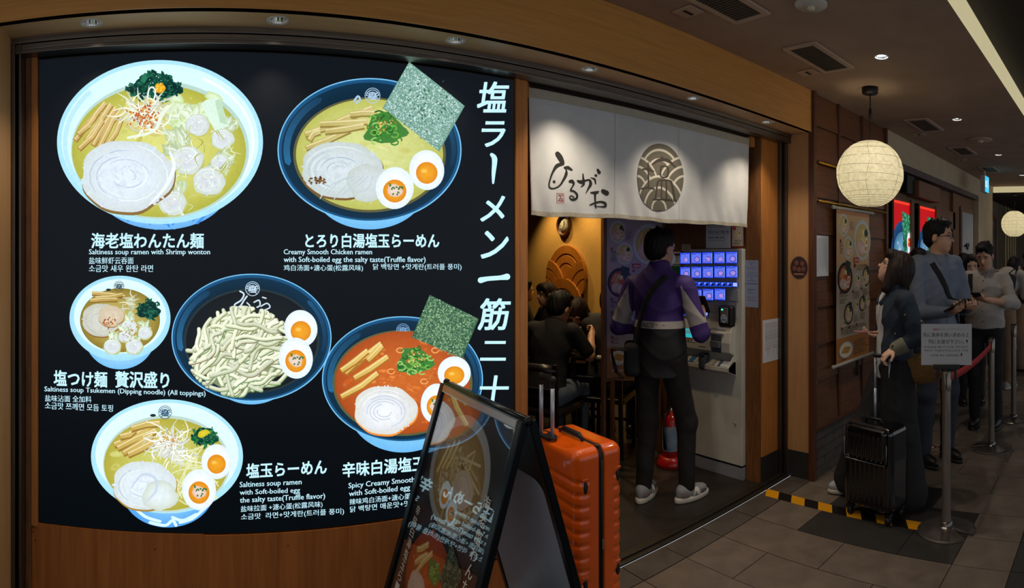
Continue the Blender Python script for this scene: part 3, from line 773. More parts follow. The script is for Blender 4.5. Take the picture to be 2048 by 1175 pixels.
# ------------------------------------------------------------------ backlit menu sign
YP = 2.240
sg = thing('backlit_menu_sign', 'large black backlit menu sign with seven ramen bowls and white lettering, left of the doorway', 'menu sign', (.34, YP + .05, .476))
def sp(a, b, z):
    X, Z = onY(a, b, YP); return (X - .34, -.05 - z, Z - .476)
MB().box(-.993, .988, -.048, .045, .004, 1.866).obj('cabinet', mat('sign_cabinet', (26, 26, 28), .45, vary=.1), sg)
R = random.Random(3)
P = Painter(sp)
K0, K1 = (15, 20, 27), (3, 7, 12)
n = 40
for i in range(n):                                     # black ground
    xa, xb = 78.5 + (1027.5 - 78.5) * i / n, 78.5 + (1027.5 - 78.5) * (i + 1) / n
    def yt(x): return Y0 - F * math.cos((x - X0) / F) * (2.337 - HC) / YP
    def yb(x): return Y0 + F * math.cos((x - X0) / F) * (HC - .482) / YP
    P.add([(xa, yt(xa)), (xb, yt(xb)), (xb, yb(xb)), (xa, yb(xa))], [(0, 1, 2, 3)], [K0, K0, K1, K1])
WH = (196, 240, 255)

def start(): P.layer(3)
# 1 --- white bowl, wontons (upper left)
start()
P.poly([(196, 395), (225, 428), (262, 448), (310, 459), (350, 458), (400, 442), (440, 405), (460, 380)], (130, 195, 245))
P.ell(325, 375, 132, 84, (175, 222, 252), (105, 175, 240), n=72)
for pts in ([(255, 440), (300, 436), (330, 447), (350, 436)], [(300, 447), (315, 438), (330, 440), (338, 452)], [(345, 448), (360, 438), (378, 440)], [(215, 405), (235, 425), (262, 438)], [(385, 440), (405, 425), (430, 400)], [(395, 446), (420, 420), (445, 395)]):
    P.stroke(pts, 4.5, (60, 140, 225), sub=4)
P.ell(320, 284, 206, 164, (215, 250, 255), (170, 226, 248), rings=(0, .7, .86, .95, 1), n=90)
P.ell(320, 282, 197, 154, (222, 252, 255), (212, 248, 255), n=80)
P.stroke([(320 + 190 * math.cos(a), 286 + 150 * math.sin(a)) for a in np.linspace(2.0, 3.9, 20)], 9, (186, 232, 246), rnd_=False)
P.stroke([(320 + 186 * math.cos(a), 284 + 143 * math.sin(a)) for a in np.linspace(-1.1, .6, 20)], 6, (240, 255, 255), rnd_=False)
P.ell(320, 300, 178, 138, (140, 175, 150), (185, 215, 205), n=90)
P.ell(318, 302, 174, 132, (222, 222, 130), (176, 176, 66), n=90)
for k in range(34):
    a = R.uniform(0, 6.28); q = R.uniform(.2, .9)
    P.ell(318 + 165 * q * math.cos(a), 302 + 122 * q * math.sin(a), R.uniform(8, 22), R.uniform(4, 9), R.choice([(205, 210, 110), (190, 185, 80), (225, 230, 160)]), (200, 200, 105), rot=R.uniform(0, 3), n=9, rings=(0, 1), lift=(k % 6 == 0))
menma(P, [(210, 205, 160, 262), (222, 208, 172, 280), (232, 215, 186, 290), (240, 222, 200, 285), (200, 218, 150, 280), (226, 238, 196, 298), (243, 235, 214, 290), (205, 240, 158, 297), (190, 232, 156, 268)], 10, R)
for k in range(12):
    x = R.uniform(340, 440); y = R.uniform(190, 260)
    P.ell(x, y, R.uniform(14, 30), R.uniform(7, 14), (225, 245, 215), (195, 215, 150), rot=R.uniform(-.8, 1.2), wob=.25, n=14, seed=k + 3)
for (x, y, r_, tl) in ((395, 250, 24, (-.7, -1)), (445, 278, 23, (.5, -1.2)), (375, 320, 32, (-.5, -1.1)), (418, 362, 32, (.5, -1.0)), (345, 405, 28, (.1, -1.1)), (440, 325, 18, (.8, -.3))):
    wonton(P, x, y, r_, R, tl)
for k in range(60):
    x, y = R.uniform(335, 470), R.uniform(200, 420)
    if ((x - 318) / 165) ** 2 + ((y - 302) / 122) ** 2 < .9: P.stroke([(x, y), (x + R.uniform(-14, 14), y + R.uniform(4, 18)), (x + R.uniform(-18, 18), y + R.uniform(10, 30))], [.6, R.uniform(1.5, 4), .6], R.choice([(236, 250, 240), (200, 215, 150), (170, 175, 80), (228, 240, 215)]), sub=3, rnd_=False, lift=(k % 6 == 0))
P.poly([(402, 208), (412, 200), (440, 196), (450, 228), (458, 252), (430, 262), (418, 240)], (218, 242, 225)); P.poly([(430, 202), (440, 197), (450, 228), (456, 250), (440, 245)], (190, 220, 190))
bubbles(P, 318, 302, 165, 124, 120, R, (226, 224, 150))
chashu(P, 254, 353, 94, 74, R, base=(226, 238, 250), edge=(120, 95, 50))
P.stroke([(300, 408), (330, 375), (348, 335), (340, 305)], [3, 7, 8, 4], (238, 246, 255), sub=4)
greens(P, 308, 178, 52, 32, R, 90); greens(P, 345, 178, 24, 17, R, 30); greens(P, 268, 180, 20, 9, R, 22)
P.ell(320, 177, 11, 10, (245, 190, 40), (225, 160, 30), wob=.15, n=12)
flakes(P, 320, 177, 10, 9, 20, R, [(255, 220, 110), (220, 150, 30)], 1.5)
P.ell(290, 235, 46, 36, (225, 215, 150), (205, 195, 110), wob=.2)
leek(P, 290, 232, 52, 42, 85, R, (236, 242, 222), 3.2)
flakes(P, 290, 235, 34, 26, 130, R, [(200, 110, 40), (180, 80, 30), (225, 150, 60)], 2.2)
P.stroke([(348, 206), (325, 228), (308, 262), (256, 276)], [1, 8, 6, 5], (232, 242, 225), sub=4)
P.stroke([(296, 198), (298, 180), (306, 175), (311, 185), (308, 200)], 3, (230, 245, 240), sub=4)

# 2 --- black bowl, creamy chicken (upper right)
start()
bowl_shape(P, 739, 300, 184, 144, (.50, .62, .60), False, .80, ((214, 222, 150), (186, 188, 92)), .05)
seal_mark(P, 745, 191, 15, (170, 200, 225)); P.stroke([(708, 202), (716, 192), (720, 200), (712, 206)], 4, (170, 200, 225), sub=3)
for k in range(26):
    a = R.uniform(0, 6.28); q = R.uniform(.2, .85)
    P.ell(739 + 140 * q * math.cos(a), 312 + 105 * q * math.sin(a), R.uniform(8, 26), R.uniform(4, 9), R.choice([(222, 228, 160), (205, 208, 125), (196, 192, 100)]), (208, 212, 132), rot=R.uniform(-.5, .5), n=9, rings=(0, 1), lift=(k % 6 == 0))
bubbles(P, 739, 315, 140, 104, 70, R, (228, 232, 176))
menma(P, [(690, 245, 610, 268), (745, 215, 655, 250), (735, 242, 640, 247), (700, 258, 612, 295), (752, 225, 700, 228), (728, 250, 650, 262), (640, 262, 618, 280)], 12, R, (205, 195, 130), (150, 130, 66))
chashu(P, 682, 340, 82, 58, R, base=(214, 226, 232), edge=(110, 80, 40))
P.ell(735, 365, 42, 38, (208, 218, 224), (196, 206, 200), wob=.1, n=24)
for k in range(6): P.stroke([(640 + k * 14, 392 + R.uniform(-8, 8)), (660 + k * 15, 372 + R.uniform(-8, 8)), (700 + k * 9, 352)], 2, (190, 205, 210), sub=3)
flakes(P, 628, 360, 26, 9, 26, R, [(90, 60, 30), (130, 95, 50)], 3)
scallion(P, 770, 258, 44, R, 40)
q_ = [(818, 124), (929, 212), (878, 303), (765, 216)]
nori(P, q_, R, (112, 156, 140), (222, 245, 245), 2600, .8); flakes(P, 846, 214, 60, 60, 90, R, [(60, 110, 84), (50, 92, 70)], 2)
egg(P, 853, 340, 35, 40, -.12); egg(P, 789, 376, 38, 42, .1, True)

# 3 --- small white bowl (dipping soup)
start()
P.ell(240, 668, 72, 70, (180, 225, 252), (120, 190, 240), n=64)
P.ell(240, 636, 101, 85, (205, 245, 255), (160, 220, 246), rings=(0, .7, .86, .95, 1), n=90)
P.ell(240, 632, 92, 74, (212, 247, 255), (220, 250, 255), n=80)
P.ell(240, 640, 80, 64, (196, 180, 100), (140, 120, 45), n=72)
seal_mark(P, 238, 572, 10, (40, 60, 70)); P.ell(217, 579, 5, 2.5, (30, 45, 55), n=10)
menma(P, [(184, 585, 250, 592), (190, 595, 245, 588), (180, 600, 235, 598)], 8, R, (196, 170, 100), (140, 105, 45))
leek(P, 262, 605, 24, 18, 24, R, (225, 232, 205), 2)
chashu(P, 203, 640, 40, 34, R, base=(212, 214, 205), edge=(130, 90, 45)); chashu(P, 222, 632, 26, 22, R, base=(222, 206, 180), edge=(140, 100, 50))
flakes(P, 220, 640, 22, 14, 24, R, [(180, 100, 40), (150, 80, 30)], 2)
for (x, y, r_) in ((258, 655, 17), (225, 692, 17), (268, 692, 17), (250, 672, 13), (290, 665, 14)): wonton(P, x, y, r_, R, (0, -1))
flakes(P, 255, 665, 40, 26, 40, R, [(190, 130, 50), (160, 110, 40)], 1.5)
greens(P, 298, 620, 26, 22, R, 50)

# 4 --- black bowl of noodles
start()
bowl_shape(P, 503, 675, 160, 128, (.28, .62, .76), False, .82, ((30, 34, 38), (20, 26, 32)), .04, ring=(44, 60, 66))
seal_mark(P, 505, 577, 14, (190, 215, 235))
for pts, w_ in (([(480, 582), (488, 588), (482, 600), (470, 608), (470, 614), (480, 612), (488, 600), (494, 592)], 3.2), ([(494, 605), (500, 612), (494, 618), (504, 616)], 2.6), ([(508, 604), (518, 600), (520, 610), (514, 614)], 2.8), ([(525, 594), (532, 596)], 2.6), ([(522, 612), (534, 606), (540, 614), (528, 620)], 2.6)):
    P.stroke(pts, w_, (205, 225, 240), sub=4)
P.rect(478, 616, 486, 622, (110, 30, 30))
P.ell(482, 706, 92, 76, (150, 160, 118), (130, 142, 100), wob=.05, n=40)
noodles(P, 482, 702, 108, 88, 170, R, 6.8)
egg(P, 601, 656, 33, 37, -.2); egg(P, 591, 715, 34, 41, -.1, True)
# 5 --- white bowl lower left
start()
P.ell(336, 980, 92, 74, (150, 208, 250), (80, 160, 235), n=72)
for pts in ([(265, 1010), (290, 1032), (320, 1042)], [(300, 1044), (330, 1050), (345, 1040), (352, 1050)], [(360, 1044), (385, 1036), (410, 1015)], [(345, 1034), (366, 1040), (392, 1028)]):
    P.stroke(pts, 6, (215, 245, 255), sub=4)
P.ell(334, 912, 152, 114, (208, 246, 255), (168, 226, 248), rings=(0, .7, .86, .95, 1), n=90)
P.ell(334, 908, 143, 103, (216, 248, 255), (222, 251, 255), n=90)
P.ell(333, 927, 127, 97, (160, 185, 150), (190, 215, 205), n=80)
P.ell(332, 928, 124, 92, (205, 206, 110), (176, 168, 62), n=80)
seal_mark(P, 330, 824, 13, (40, 80, 110)); P.ell(306, 830, 6, 3, (30, 45, 55), n=10)
for k in range(22):
    a = R.uniform(0, 6.28); q = R.uniform(.3, .9); P.ell(332 + 115 * q * math.cos(a), 928 + 82 * q * math.sin(a), R.uniform(8, 20), R.uniform(3, 8), R.choice([(214, 216, 135), (190, 182, 80), (222, 226, 160)]), (200, 198, 105), rot=R.uniform(-.5, .5), n=9, rings=(0, 1), lift=(k % 6 == 0))
for k in range(16): P.stroke([(350 + R.uniform(-10, 90), 950 + R.uniform(-60, 60)) for _ in range(4)], 2.4, (225, 228, 175), sub=4, lift=(k % 4 == 0))
bubbles(P, 332, 928, 118, 86, 60, R, (218, 218, 144))
menma(P, [(300, 852, 228, 888), (312, 860, 235, 895), (270, 858, 240, 872), (305, 870, 246, 905), (312, 880, 256, 908), (320, 845, 262, 856)], 12, R, (214, 190, 112), (158, 122, 52))
leek(P, 342, 890, 48, 42, 110, R, (240, 245, 236), 2.6)
flakes(P, 340, 878, 22, 22, 40, R, [(215, 160, 90), (200, 140, 70)], 2)
greens(P, 410, 872, 30, 21, R, 60, cols=((15, 80, 50), (20, 100, 60), (6, 50, 40), (60, 140, 80))); P.ell(407, 866, 13, 7, (222, 205, 50), (200, 180, 40), rot=-.4, wob=.2, n=12)
chashu(P, 288, 970, 64, 50, R, base=(228, 240, 250), edge=(150, 120, 55)); P.ell(320, 990, 36, 30, (228, 240, 245), (205, 216, 200), wob=.1, n=20)
P.stroke([(262, 975), (285, 948), (310, 955), (312, 980), (290, 1005)], [3, 6, 6, 5, 3], (200, 214, 232), sub=4)
egg(P, 433, 922, 30, 35, 0); egg(P, 398, 978, 34, 41, -.05, True)
# 6 --- spicy bowl
start()
bowl_shape(P, 805, 758, 161, 126, (.42, .68, .74), False, .84, ((196, 98, 38), (166, 70, 26)), .045)
seal_mark(P, 806, 660, 13, (120, 160, 200)); P.ell(779, 671, 6, 4, (130, 170, 205), n=10)
P.ell(805, 764, 133, 102, (204, 106, 44), (172, 76, 30), n=72)
for k in range(60):
    a = R.uniform(0, 6.28); q = R.uniform(.1, .93); P.ell(805 + 128 * q * math.cos(a), 764 + 96 * q * math.sin(a), R.uniform(3, 12), R.uniform(2, 5), R.choice([(226, 130, 50), (190, 86, 30), (214, 116, 46), (236, 150, 70)]), R.choice([(205, 100, 40), (190, 85, 34)]), rot=R.uniform(-.6, .6), n=8, rings=(0, 1), lift=(k % 10 == 0))
bubbles(P, 805, 764, 126, 94, 90, R, (226, 140, 74))
menma(P, [(762, 686, 700, 738), (748, 700, 690, 745), (775, 712, 708, 755), (755, 745, 682, 792), (764, 690, 735, 720), (735, 700, 682, 740)], 11, R, (228, 196, 110), (170, 110, 40))
chashu(P, 770, 820, 64, 50, R, base=(236, 238, 240), edge=(214, 130, 50)); P.ell(768, 825, 46, 36, (240, 244, 248), (222, 226, 232), wob=.06, n=24)
for k in range(5):
    P.stroke([(768 + (14 + k * 7) * math.cos(t * .5 + k), 823 + (10 + k * 5.4) * math.sin(t * .5 + k)) for t in range(8)], 1.8, (196, 206, 220), sub=2)
scallion(P, 828, 722, 38, R, 40)
for (x, y) in ((782, 742), (848, 762), (800, 700), (870, 700)): P.stroke([(x + 7 * math.cos(t), y + 5 * math.sin(t)) for t in (0, .9, 1.8, 2.7, 3.6, 4.5, 5.4)], 2.2, (236, 170, 100), sub=2)
nori(P, [(859, 589), (957, 637), (925, 715), (823, 674)], R, (56, 96, 72), (165, 200, 150), 2200, .8)
egg(P, 908, 745, 33, 33, -.1); egg(P, 872, 806, 31, 40, .1, True)

# lettering
P.layer(2)
T = [('海老塩わんたん麺', 183, 407, 496, 466, .022), ('Saltiness soup ramen with Shrimp wonton', 178, 420, 511.5, 498, .014), ('盐味鲜虾云吞面', 178, 267, 527.5, 514, .004), ('소금맛 새우 완탄 라면', 178, 306, 543.5, 529.5, .006),
     ('とろり白湯塩玉らーめん', 611, 878, 495, 467, .022), ('Creamy Smooth Chicken ramen', 567.5, 744, 511.5, 498, .014), ('with Soft-boiled egg the salty taste(Truffle flavor)', 567.5, 851, 527, 513, .014), ('鸡白汤面+溏心蛋(松露风味)', 567.5, 726, 543, 529, .004), ('닭 백탕면 +맛게란(트러플 풍미)', 746, 923, 541, 527, .006)]
for s_, a, b, c, d, bo in T: P.text(s_, a, b, c, d, WH, bo)
T = [('塩つけ麺', 108, 214, 771, 740, .022, 3), ('贅沢盛り', 231, 338, 774, 742, .022, 2), ('Saltiness soup Tsukemen (Dipping noodle) (All toppings)', 89, 411, 785, 772, .014, 9), ('盐味沾面 全加料', 90, 183, 802, 789, .004, 2.5), ('소금맛 쯔께면 모듬 토핑', 90, 226, 817, 803, .006, 6),
     ('塩玉らーめん', 493, 653, 955, 927, .022, -9), ('Saltiness soup ramen', 479.5, 603, 977, 963, .014, -6), ('with Soft-boiled egg', 479.5, 600, 992, 979, .014, -5), ('the salty taste(Truffle flavor)', 480, 650, 1008, 994, .014, -9), ('盐味拉面 +溏心蛋(松露风味)', 481.5, 645, 1025, 1011, .004, -10), ('소금맛  라면+맛게란(트러플 풍미)', 482, 688, 1041, 1027, .006, -12),
     ('辛味白湯塩玉らーめん', 685, 962, 954, 925, .022, -24), ('Spicy Creamy Smooth Chicken ramen', 697, 925, 979, 965, .014, -22), ('with Soft-boiled egg the salty taste(Truffle flavor)', 698, 998, 995, 981, .014, -32), ('辣味鸡白汤面+溏心蛋(松露风味)', 699, 880, 1011, 997, .004, -18), ('닭 백탕면 매운맛+맛게란(트러플 풍미)', 700, 925, 1026, 1012, .006, -24)]
for s_, a, b, c, d, bo, dy in T: P.text(s_, a, b, c, d, WH, bo, dy=dy)
for ch, x, y, hw, hh in (('塩', 986, 194, 29, 30), ('ラ', 986, 268, 23, 25), ('メ', 987, 417, 23, 25), ('ン', 990, 489, 25, 27), ('筋', 988, 628, 29, 31), ('二', 988, 701, 25, 19), ('十', 988, 778, 28, 27)):
    P.text(ch, x - hw, x + hw, y + hh, y - hh, WH, .017, slant=.14)
P.stroke([(983, 309), (989, 318), (987, 345), (986, 366)], [7, 11, 8, 4], WH, sub=4)
P.stroke([(961, 560), (975, 557), (1000, 555), (1014, 553)], [12, 9, 9, 13], WH, sub=4)
P.obj('printed_face', print_mat('backlit_print', glow=1.1, rough=.33, grain=.09), sg)
# ------------------------------------------------------------------ smooth solid modelling: blended cones and ellipsoids meshed as one surface
def rotm(yaw=0, pitch=0, roll=0):
    return np.array(Matrix.Rotation(yaw, 3, 'Z') @ Matrix.Rotation(pitch, 3, 'X') @ Matrix.Rotation(roll, 3, 'Y'))
def V(*a): return np.array(a, float)
def unit(v): return v / (np.linalg.norm(v) + 1e-9)
class Solid:
    def __init__(s, h=.008): s.h = h; s.it = []; s.post = []
    def cone(s, a, b, ra, rb, k=.02, sub=False, sq=None):
        s.it.append(('c', np.array(a, float), np.array(b, float), ra, rb, k, sub, sq)); return s
    def ell(s, c, r, R=None, k=.02, sub=False):
        s.it.append(('e', np.array(c, float), np.array(r, float), R, None, k, sub, None)); return s
    def rbox(s, c, hs, r, R=None, k=.002, sub=False):
        s.it.append(('b', np.array(c, float), np.array(hs, float), R, r, k, sub, None)); return s
    def mesh(s, name='m'):
        h = s.h; lo = np.full(3, 1e9); hi = -lo
        bb = []
        for q in s.it:
            t, a, b = q[0], q[1], q[2]
            if t == 'c': m = max(q[3], q[4]); l, u = np.minimum(a, b) - m, np.maximum(a, b) + m
            else:
                e = b if q[3] is None else np.abs(q[3]) @ b
                l, u = a - e, a + e
            bb.append((l, u))
            if not q[6]: lo = np.minimum(lo, l); hi = np.maximum(hi, u)
        lo -= 3 * h; hi += 3 * h; n = np.ceil((hi - lo) / h).astype(int) + 1
        D = np.full(n, .2, np.float32)
        for q, (l, u) in zip(s.it, bb):
            t, a, b, k = q[0], q[1], q[2], q[5]; pad = max(k, 2 * h) + h
            i0 = np.clip(np.floor((l - pad - lo) / h).astype(int), 0, n - 1); i1 = np.clip(np.ceil((u + pad - lo) / h).astype(int) + 1, 1, n)
            if np.any(i1 <= i0): continue
            g = np.ix_(*[np.arange(i0[j], i1[j]) * h + lo[j] for j in range(3)])
            x, y, z = [v.astype(np.float32) for v in g]
            if t == 'c':
                d = b - a; L2 = float(d @ d) + 1e-9
                px, py, pz = x - a[0], y - a[1], z - a[2]
                tt = np.clip((px * d[0] + py * d[1] + pz * d[2]) / L2, 0, 1)
                qx, qy, qz = px - tt * d[0], py - tt * d[1], pz - tt * d[2]
                if q[7]:
                    sc_ = q[7][1]; ax = np.asarray(q[7][2], float)
                    w_ = qx * ax[0] + qy * ax[1] + qz * ax[2]; f = (1 / sc_ - 1) * w_
                    qx, qy, qz = qx + f * ax[0], qy + f * ax[1], qz + f * ax[2]
                v = np.sqrt(qx * qx + qy * qy + qz * qz) - (q[3] + (q[4] - q[3]) * tt)
            else:
                px, py, pz = np.broadcast_arrays(x - a[0], y - a[1], z - a[2])
                if q[3] is not None:
                    R = q[3].T
                    px, py, pz = (R[0, 0] * px + R[0, 1] * py + R[0, 2] * pz, R[1, 0] * px + R[1, 1] * py + R[1, 2] * pz, R[2, 0] * px + R[2, 1] * py + R[2, 2] * pz)
                if t == 'e':
                    k0 = np.sqrt((px / b[0]) ** 2 + (py / b[1]) ** 2 + (pz / b[2]) ** 2)
                    k1 = np.sqrt((px / b[0] ** 2) ** 2 + (py / b[1] ** 2) ** 2 + (pz / b[2] ** 2) ** 2)
                    v = k0 * (k0 - 1) / np.maximum(k1, 1e-6)
                else:
                    r = q[4]; dx, dy, dz = np.abs(px) - b[0] + r, np.abs(py) - b[1] + r, np.abs(pz) - b[2] + r
                    v = np.sqrt(np.maximum(dx, 0) ** 2 + np.maximum(dy, 0) ** 2 + np.maximum(dz, 0) ** 2) + np.minimum(np.maximum(dx, np.maximum(dy, dz)), 0) - r
            sl = tuple(slice(i0[j], i1[j]) for j in range(3)); o = D[sl]
            if q[6]:
                hh = np.clip(.5 - .5 * (o + v) / k, 0, 1); D[sl] = o * (1 - hh) - v * hh + k * hh * (1 - hh)
            else:
                hh = np.clip(.5 + .5 * (o - v) / k, 0, 1); D[sl] = o * (1 - hh) + v * hh - k * hh * (1 - hh)
        if s.post:
            X, Y, Z = np.meshgrid(*[np.arange(n[j], dtype=np.float32) * h + lo[j] for j in range(3)], indexing='ij', sparse=True)
            for fn in s.post: D = fn(D, X, Y, Z)
        return net(D.astype(np.float32), lo, h, name)
    def obj(s, name, m, parent=None):
        me = s.mesh(name); me.materials.append(m); return link(name, me, parent)
def net(D, lo, h, name):
    """surface nets"""
    I = D < 0; n = D.shape
    I[0], I[-1] = False, False; I[:, 0], I[:, -1] = False, False; I[:, :, 0], I[:, :, -1] = False, False
    cnt = np.zeros([k - 1 for k in n], np.int8)
    for a in (0, 1):
        for b in (0, 1):
            for c in (0, 1): cnt += I[a:n[0] - 1 + a, b:n[1] - 1 + b, c:n[2] - 1 + c]
    act = np.argwhere((cnt > 0) & (cnt < 8)); m = len(act)
    idx = np.full(cnt.shape, -1, np.int32); idx[act[:, 0], act[:, 1], act[:, 2]] = np.arange(m)
    cor = [(a, b, c) for a in (0, 1) for b in (0, 1) for c in (0, 1)]
    val = {c: D[act[:, 0] + c[0], act[:, 1] + c[1], act[:, 2] + c[2]] for c in cor}; ins = {c: I[act[:, 0] + c[0], act[:, 1] + c[1], act[:, 2] + c[2]] for c in cor}
    acc = np.zeros((m, 3)); w_ = np.zeros(m)
    for c in cor:
        for ax in range(3):
            if c[ax]: continue
            c2 = list(c); c2[ax] = 1; c2 = tuple(c2); hit = ins[c] != ins[c2]
            den = val[c] - val[c2]; t = np.where(hit, val[c] / np.where(np.abs(den) < 1e-9, 1e-9, den), 0); t = np.clip(t, 0, 1)
            p = np.tile(np.array(c, float), (m, 1)); p[:, ax] = t; acc += p * hit[:, None]; w_ += hit
    v = (act + acc / np.maximum(w_, 1)[:, None]) * h + lo
    quads = []
    for ax in range(3):
        o1, o2 = (ax + 1) % 3, (ax + 2) % 3
        sl0 = [slice(None)] * 3; sl1 = [slice(None)] * 3; sl0[ax] = slice(0, n[ax] - 1); sl1[ax] = slice(1, n[ax])
        A, B = I[tuple(sl0)], I[tuple(sl1)]; e = np.argwhere(A != B)
        if not len(e): continue
        flip = A[e[:, 0], e[:, 1], e[:, 2]]
        def at(d1, d2):
            q = e.copy(); q[:, o1] += d1; q[:, o2] += d2; return idx[q[:, 0], q[:, 1], q[:, 2]]
        Q = np.stack([at(-1, -1), at(0, -1), at(0, 0), at(-1, 0)], 1); Q[~flip] = Q[~flip][:, ::-1]; quads.append(Q)
    Q = np.concatenate(quads) if quads else np.zeros((0, 4), int)
    Q = Q[(Q >= 0).all(1)]
    me = bpy.data.meshes.new(name)
    me.vertices.add(len(v)); me.vertices.foreach_set('co', v.astype(np.float32).ravel())
    me.loops.add(len(Q) * 4); me.loops.foreach_set('vertex_index', Q.astype(np.int32).ravel())
    me.polygons.add(len(Q)); me.polygons.foreach_set('loop_start', np.arange(0, len(Q) * 4, 4, dtype=np.int32))
    me.polygons.foreach_set('use_smooth', np.ones(len(Q), bool))
    me.update(calc_edges=True); return me
def folds(amp, fr=14, seed=0, zs=1.0):
    R = random.Random(seed); ph = [R.uniform(0, 6) for _ in range(6)]
    def fn(D, X, Y, Z):
        D = D - amp * .8 * (1 - np.abs(np.sin(Z * fr * 1.7 + X * fr * 1.3 + ph[5] + 1.7 * np.sin(X * fr * .6 + Y * fr * .9 + ph[1])))) ** 2
        return D + amp * (np.sin(X * fr * 1.7 + Z * fr * 1.1 * zs + ph[0] + 1.4 * np.sin(Y * fr + Z * 6 + ph[1])) * .6 + np.sin(Y * fr * 1.5 - Z * fr * .7 * zs + ph[2] + 1.2 * np.sin(X * fr * .8 + ph[3])) * .5 + np.sin((X + Y) * fr * 2.6 + Z * fr * 2.1 * zs + ph[4]) * .25)
    return fn
def strands(amp, fr=150, seed=0):
    R = random.Random(seed); ph = R.uniform(0, 6)
    def fn(D, X, Y, Z):
        return D + amp * (np.sin(np.arctan2(X + 1e-4, Y + .013) * fr * .14 + Z * 22 + ph + 1.5 * np.sin(Z * 31 + X * 40)) + .6 * np.sin(X * fr + Y * fr * .7 + Z * 20))
    return fn
def cutplane(pt, nrm):
    nrm = unit(np.array(nrm, float)); pt = np.array(pt, float)
    return lambda D, X, Y, Z: np.maximum(D, (X - pt[0]) * nrm[0] + (Y - pt[1]) * nrm[1] + (Z - pt[2]) * nrm[2])

# ------------------------------------------------------------------ people
M_SKIN = mat('skin', (206, 156, 124), .5, vary=.08, vscale=14, bump=.03)
M_SKINP = mat('skin_pale', (226, 180, 152), .5, vary=.06, vscale=14)
M_HAIR = mat('black_hair', (20, 17, 16), .62, spec=.25, vary=.3, vscale=40, bump=.25, bscale=120)
M_HAIRB = mat('dark_brown_hair', (40, 25, 18), .6, spec=.3, vary=.3, vscale=40, bump=.25, bscale=120)
M_EYE = mat('eye_dark', (22, 16, 14), .2, vary=.1); M_EYEW = mat('eye_white', (214, 206, 196), .3, vary=.05)
M_LIP = mat('lips', (160, 88, 78), .45, vary=.08)
M_BLKC = mat('black_cotton', (24, 24, 27), .85, vary=.2, vscale=20, bump=.15, bscale=200)
M_DTROU = mat('charcoal_trousers', (27, 23, 23), .85, vary=.2, vscale=18, bump=.15, bscale=180)
M_SHOEB = mat('black_shoe_leather', (20, 18, 17), .45, vary=.15)

def base_joints(H):
    s = H / 1.70
    J = dict(pel=V(0, 0, .95), wai=V(0, 0, 1.08), che=V(0, -.005, 1.27), nek=V(0, -.01, 1.43), hea=V(0, .02, 1.585),
             shL=V(-.165, -.005, 1.39), shR=V(.165, -.005, 1.39), elL=V(-.235, -.03, 1.12), elR=V(.235, -.03, 1.12), wrL=V(-.24, .05, .88), wrR=V(.24, .05, .88),
             hiL=V(-.09, 0, .90), hiR=V(.09, 0, .90), knL=V(-.10, .015, .49), knR=V(.10, .015, .49), anL=V(-.105, -.02, .085), anR=V(.105, -.02, .085))
    J = {k: v * s for k, v in J.items()}
    J.update(toL=V(0, 1, 0), toR=V(0, 1, 0), hdL=None, hdR=None, pnL=V(.9, .3, 0), pnR=V(-.9, .3, 0), s=s, yaw=0, pitch=0, curl=.45)
    return J
def hand(sd, w_, d, nrm, side, s, curl, k=.008):
    """palm, four bent fingers and a thumb that leaves the side of the palm; nrm = palm side"""
    d = unit(d); nrm = unit(nrm - d * (nrm @ d)); ac = unit(np.cross(d, nrm)) * side
    R = np.stack([ac, nrm, d], 1)
    sd.ell(w_ + d * .045 * s, V(.040, .015, .052) * s, R, k=.014); sd.cone(w_ - d * .02 * s, w_ + d * .03 * s, .023 * s, .022 * s, k=.02)
    for i, (o, L) in enumerate(((.030, .068), (.011, .077), (-.009, .071), (-.028, .056))):
        b = w_ + d * .083 * s + ac * o * s; c = curl * (1 + .12 * i)
        d1 = unit(d * math.cos(c) + nrm * math.sin(c)); d2 = unit(d * math.cos(2.1 * c) + nrm * math.sin(2.1 * c)); d3 = unit(d * math.cos(3 * c) + nrm * math.sin(3 * c))
        p1 = b + d1 * L * .42 * s; p2 = p1 + d2 * L * .33 * s; p3 = p2 + d3 * L * .28 * s
        sd.cone(b - d * .02 * s, p1, .0095 * s, .0088 * s, k).cone(p1, p2, .0088 * s, .0080 * s, .004).cone(p2, p3, .0080 * s, .0068 * s, .004)
    t0 = w_ + d * .025 * s + ac * .030 * s; t1 = t0 + unit(ac * .75 + d * .6 + nrm * .45) * .038 * s; t2 = t1 + unit(ac * .25 + d * .85 + nrm * .55) * .032 * s
    sd.cone(t0, t1, .0125 * s, .0105 * s, .012).cone(t1, t2, .0103 * s, .0082 * s, .004)
def torso(sd, J, t, k=.04, flat=.66, belly=0, w=1.0):
    s = J['s']; ax = unit(J['shR'] - J['shL']); up = unit(J['nek'] - J['pel']); fw = unit(np.cross(up, ax)); R = np.stack([ax, fw, up], 1)
    sd.ell(J['che'] + up * .01, V(.158 * s * w + t, .108 * s + t, .19 * s + t), R, k)
    sd.ell(J['wai'] + fw * belly * .5, V(.138 * s * w + t, .098 * s + t + belly, .17 * s + t), R, k)
    sd.ell(J['pel'], V(.155 * s * w + t, .112 * s + t, .13 * s + t), R, k)
    sd.cone(J['shL'] + ax * .03, J['shR'] - ax * .03, .052 * s + t * .6, .052 * s + t * .6, k)
    sd.cone(J['che'] + up * .12 * s, J['nek'], .07 * s + t * .5, .052 * s + t * .3, k)
    return R
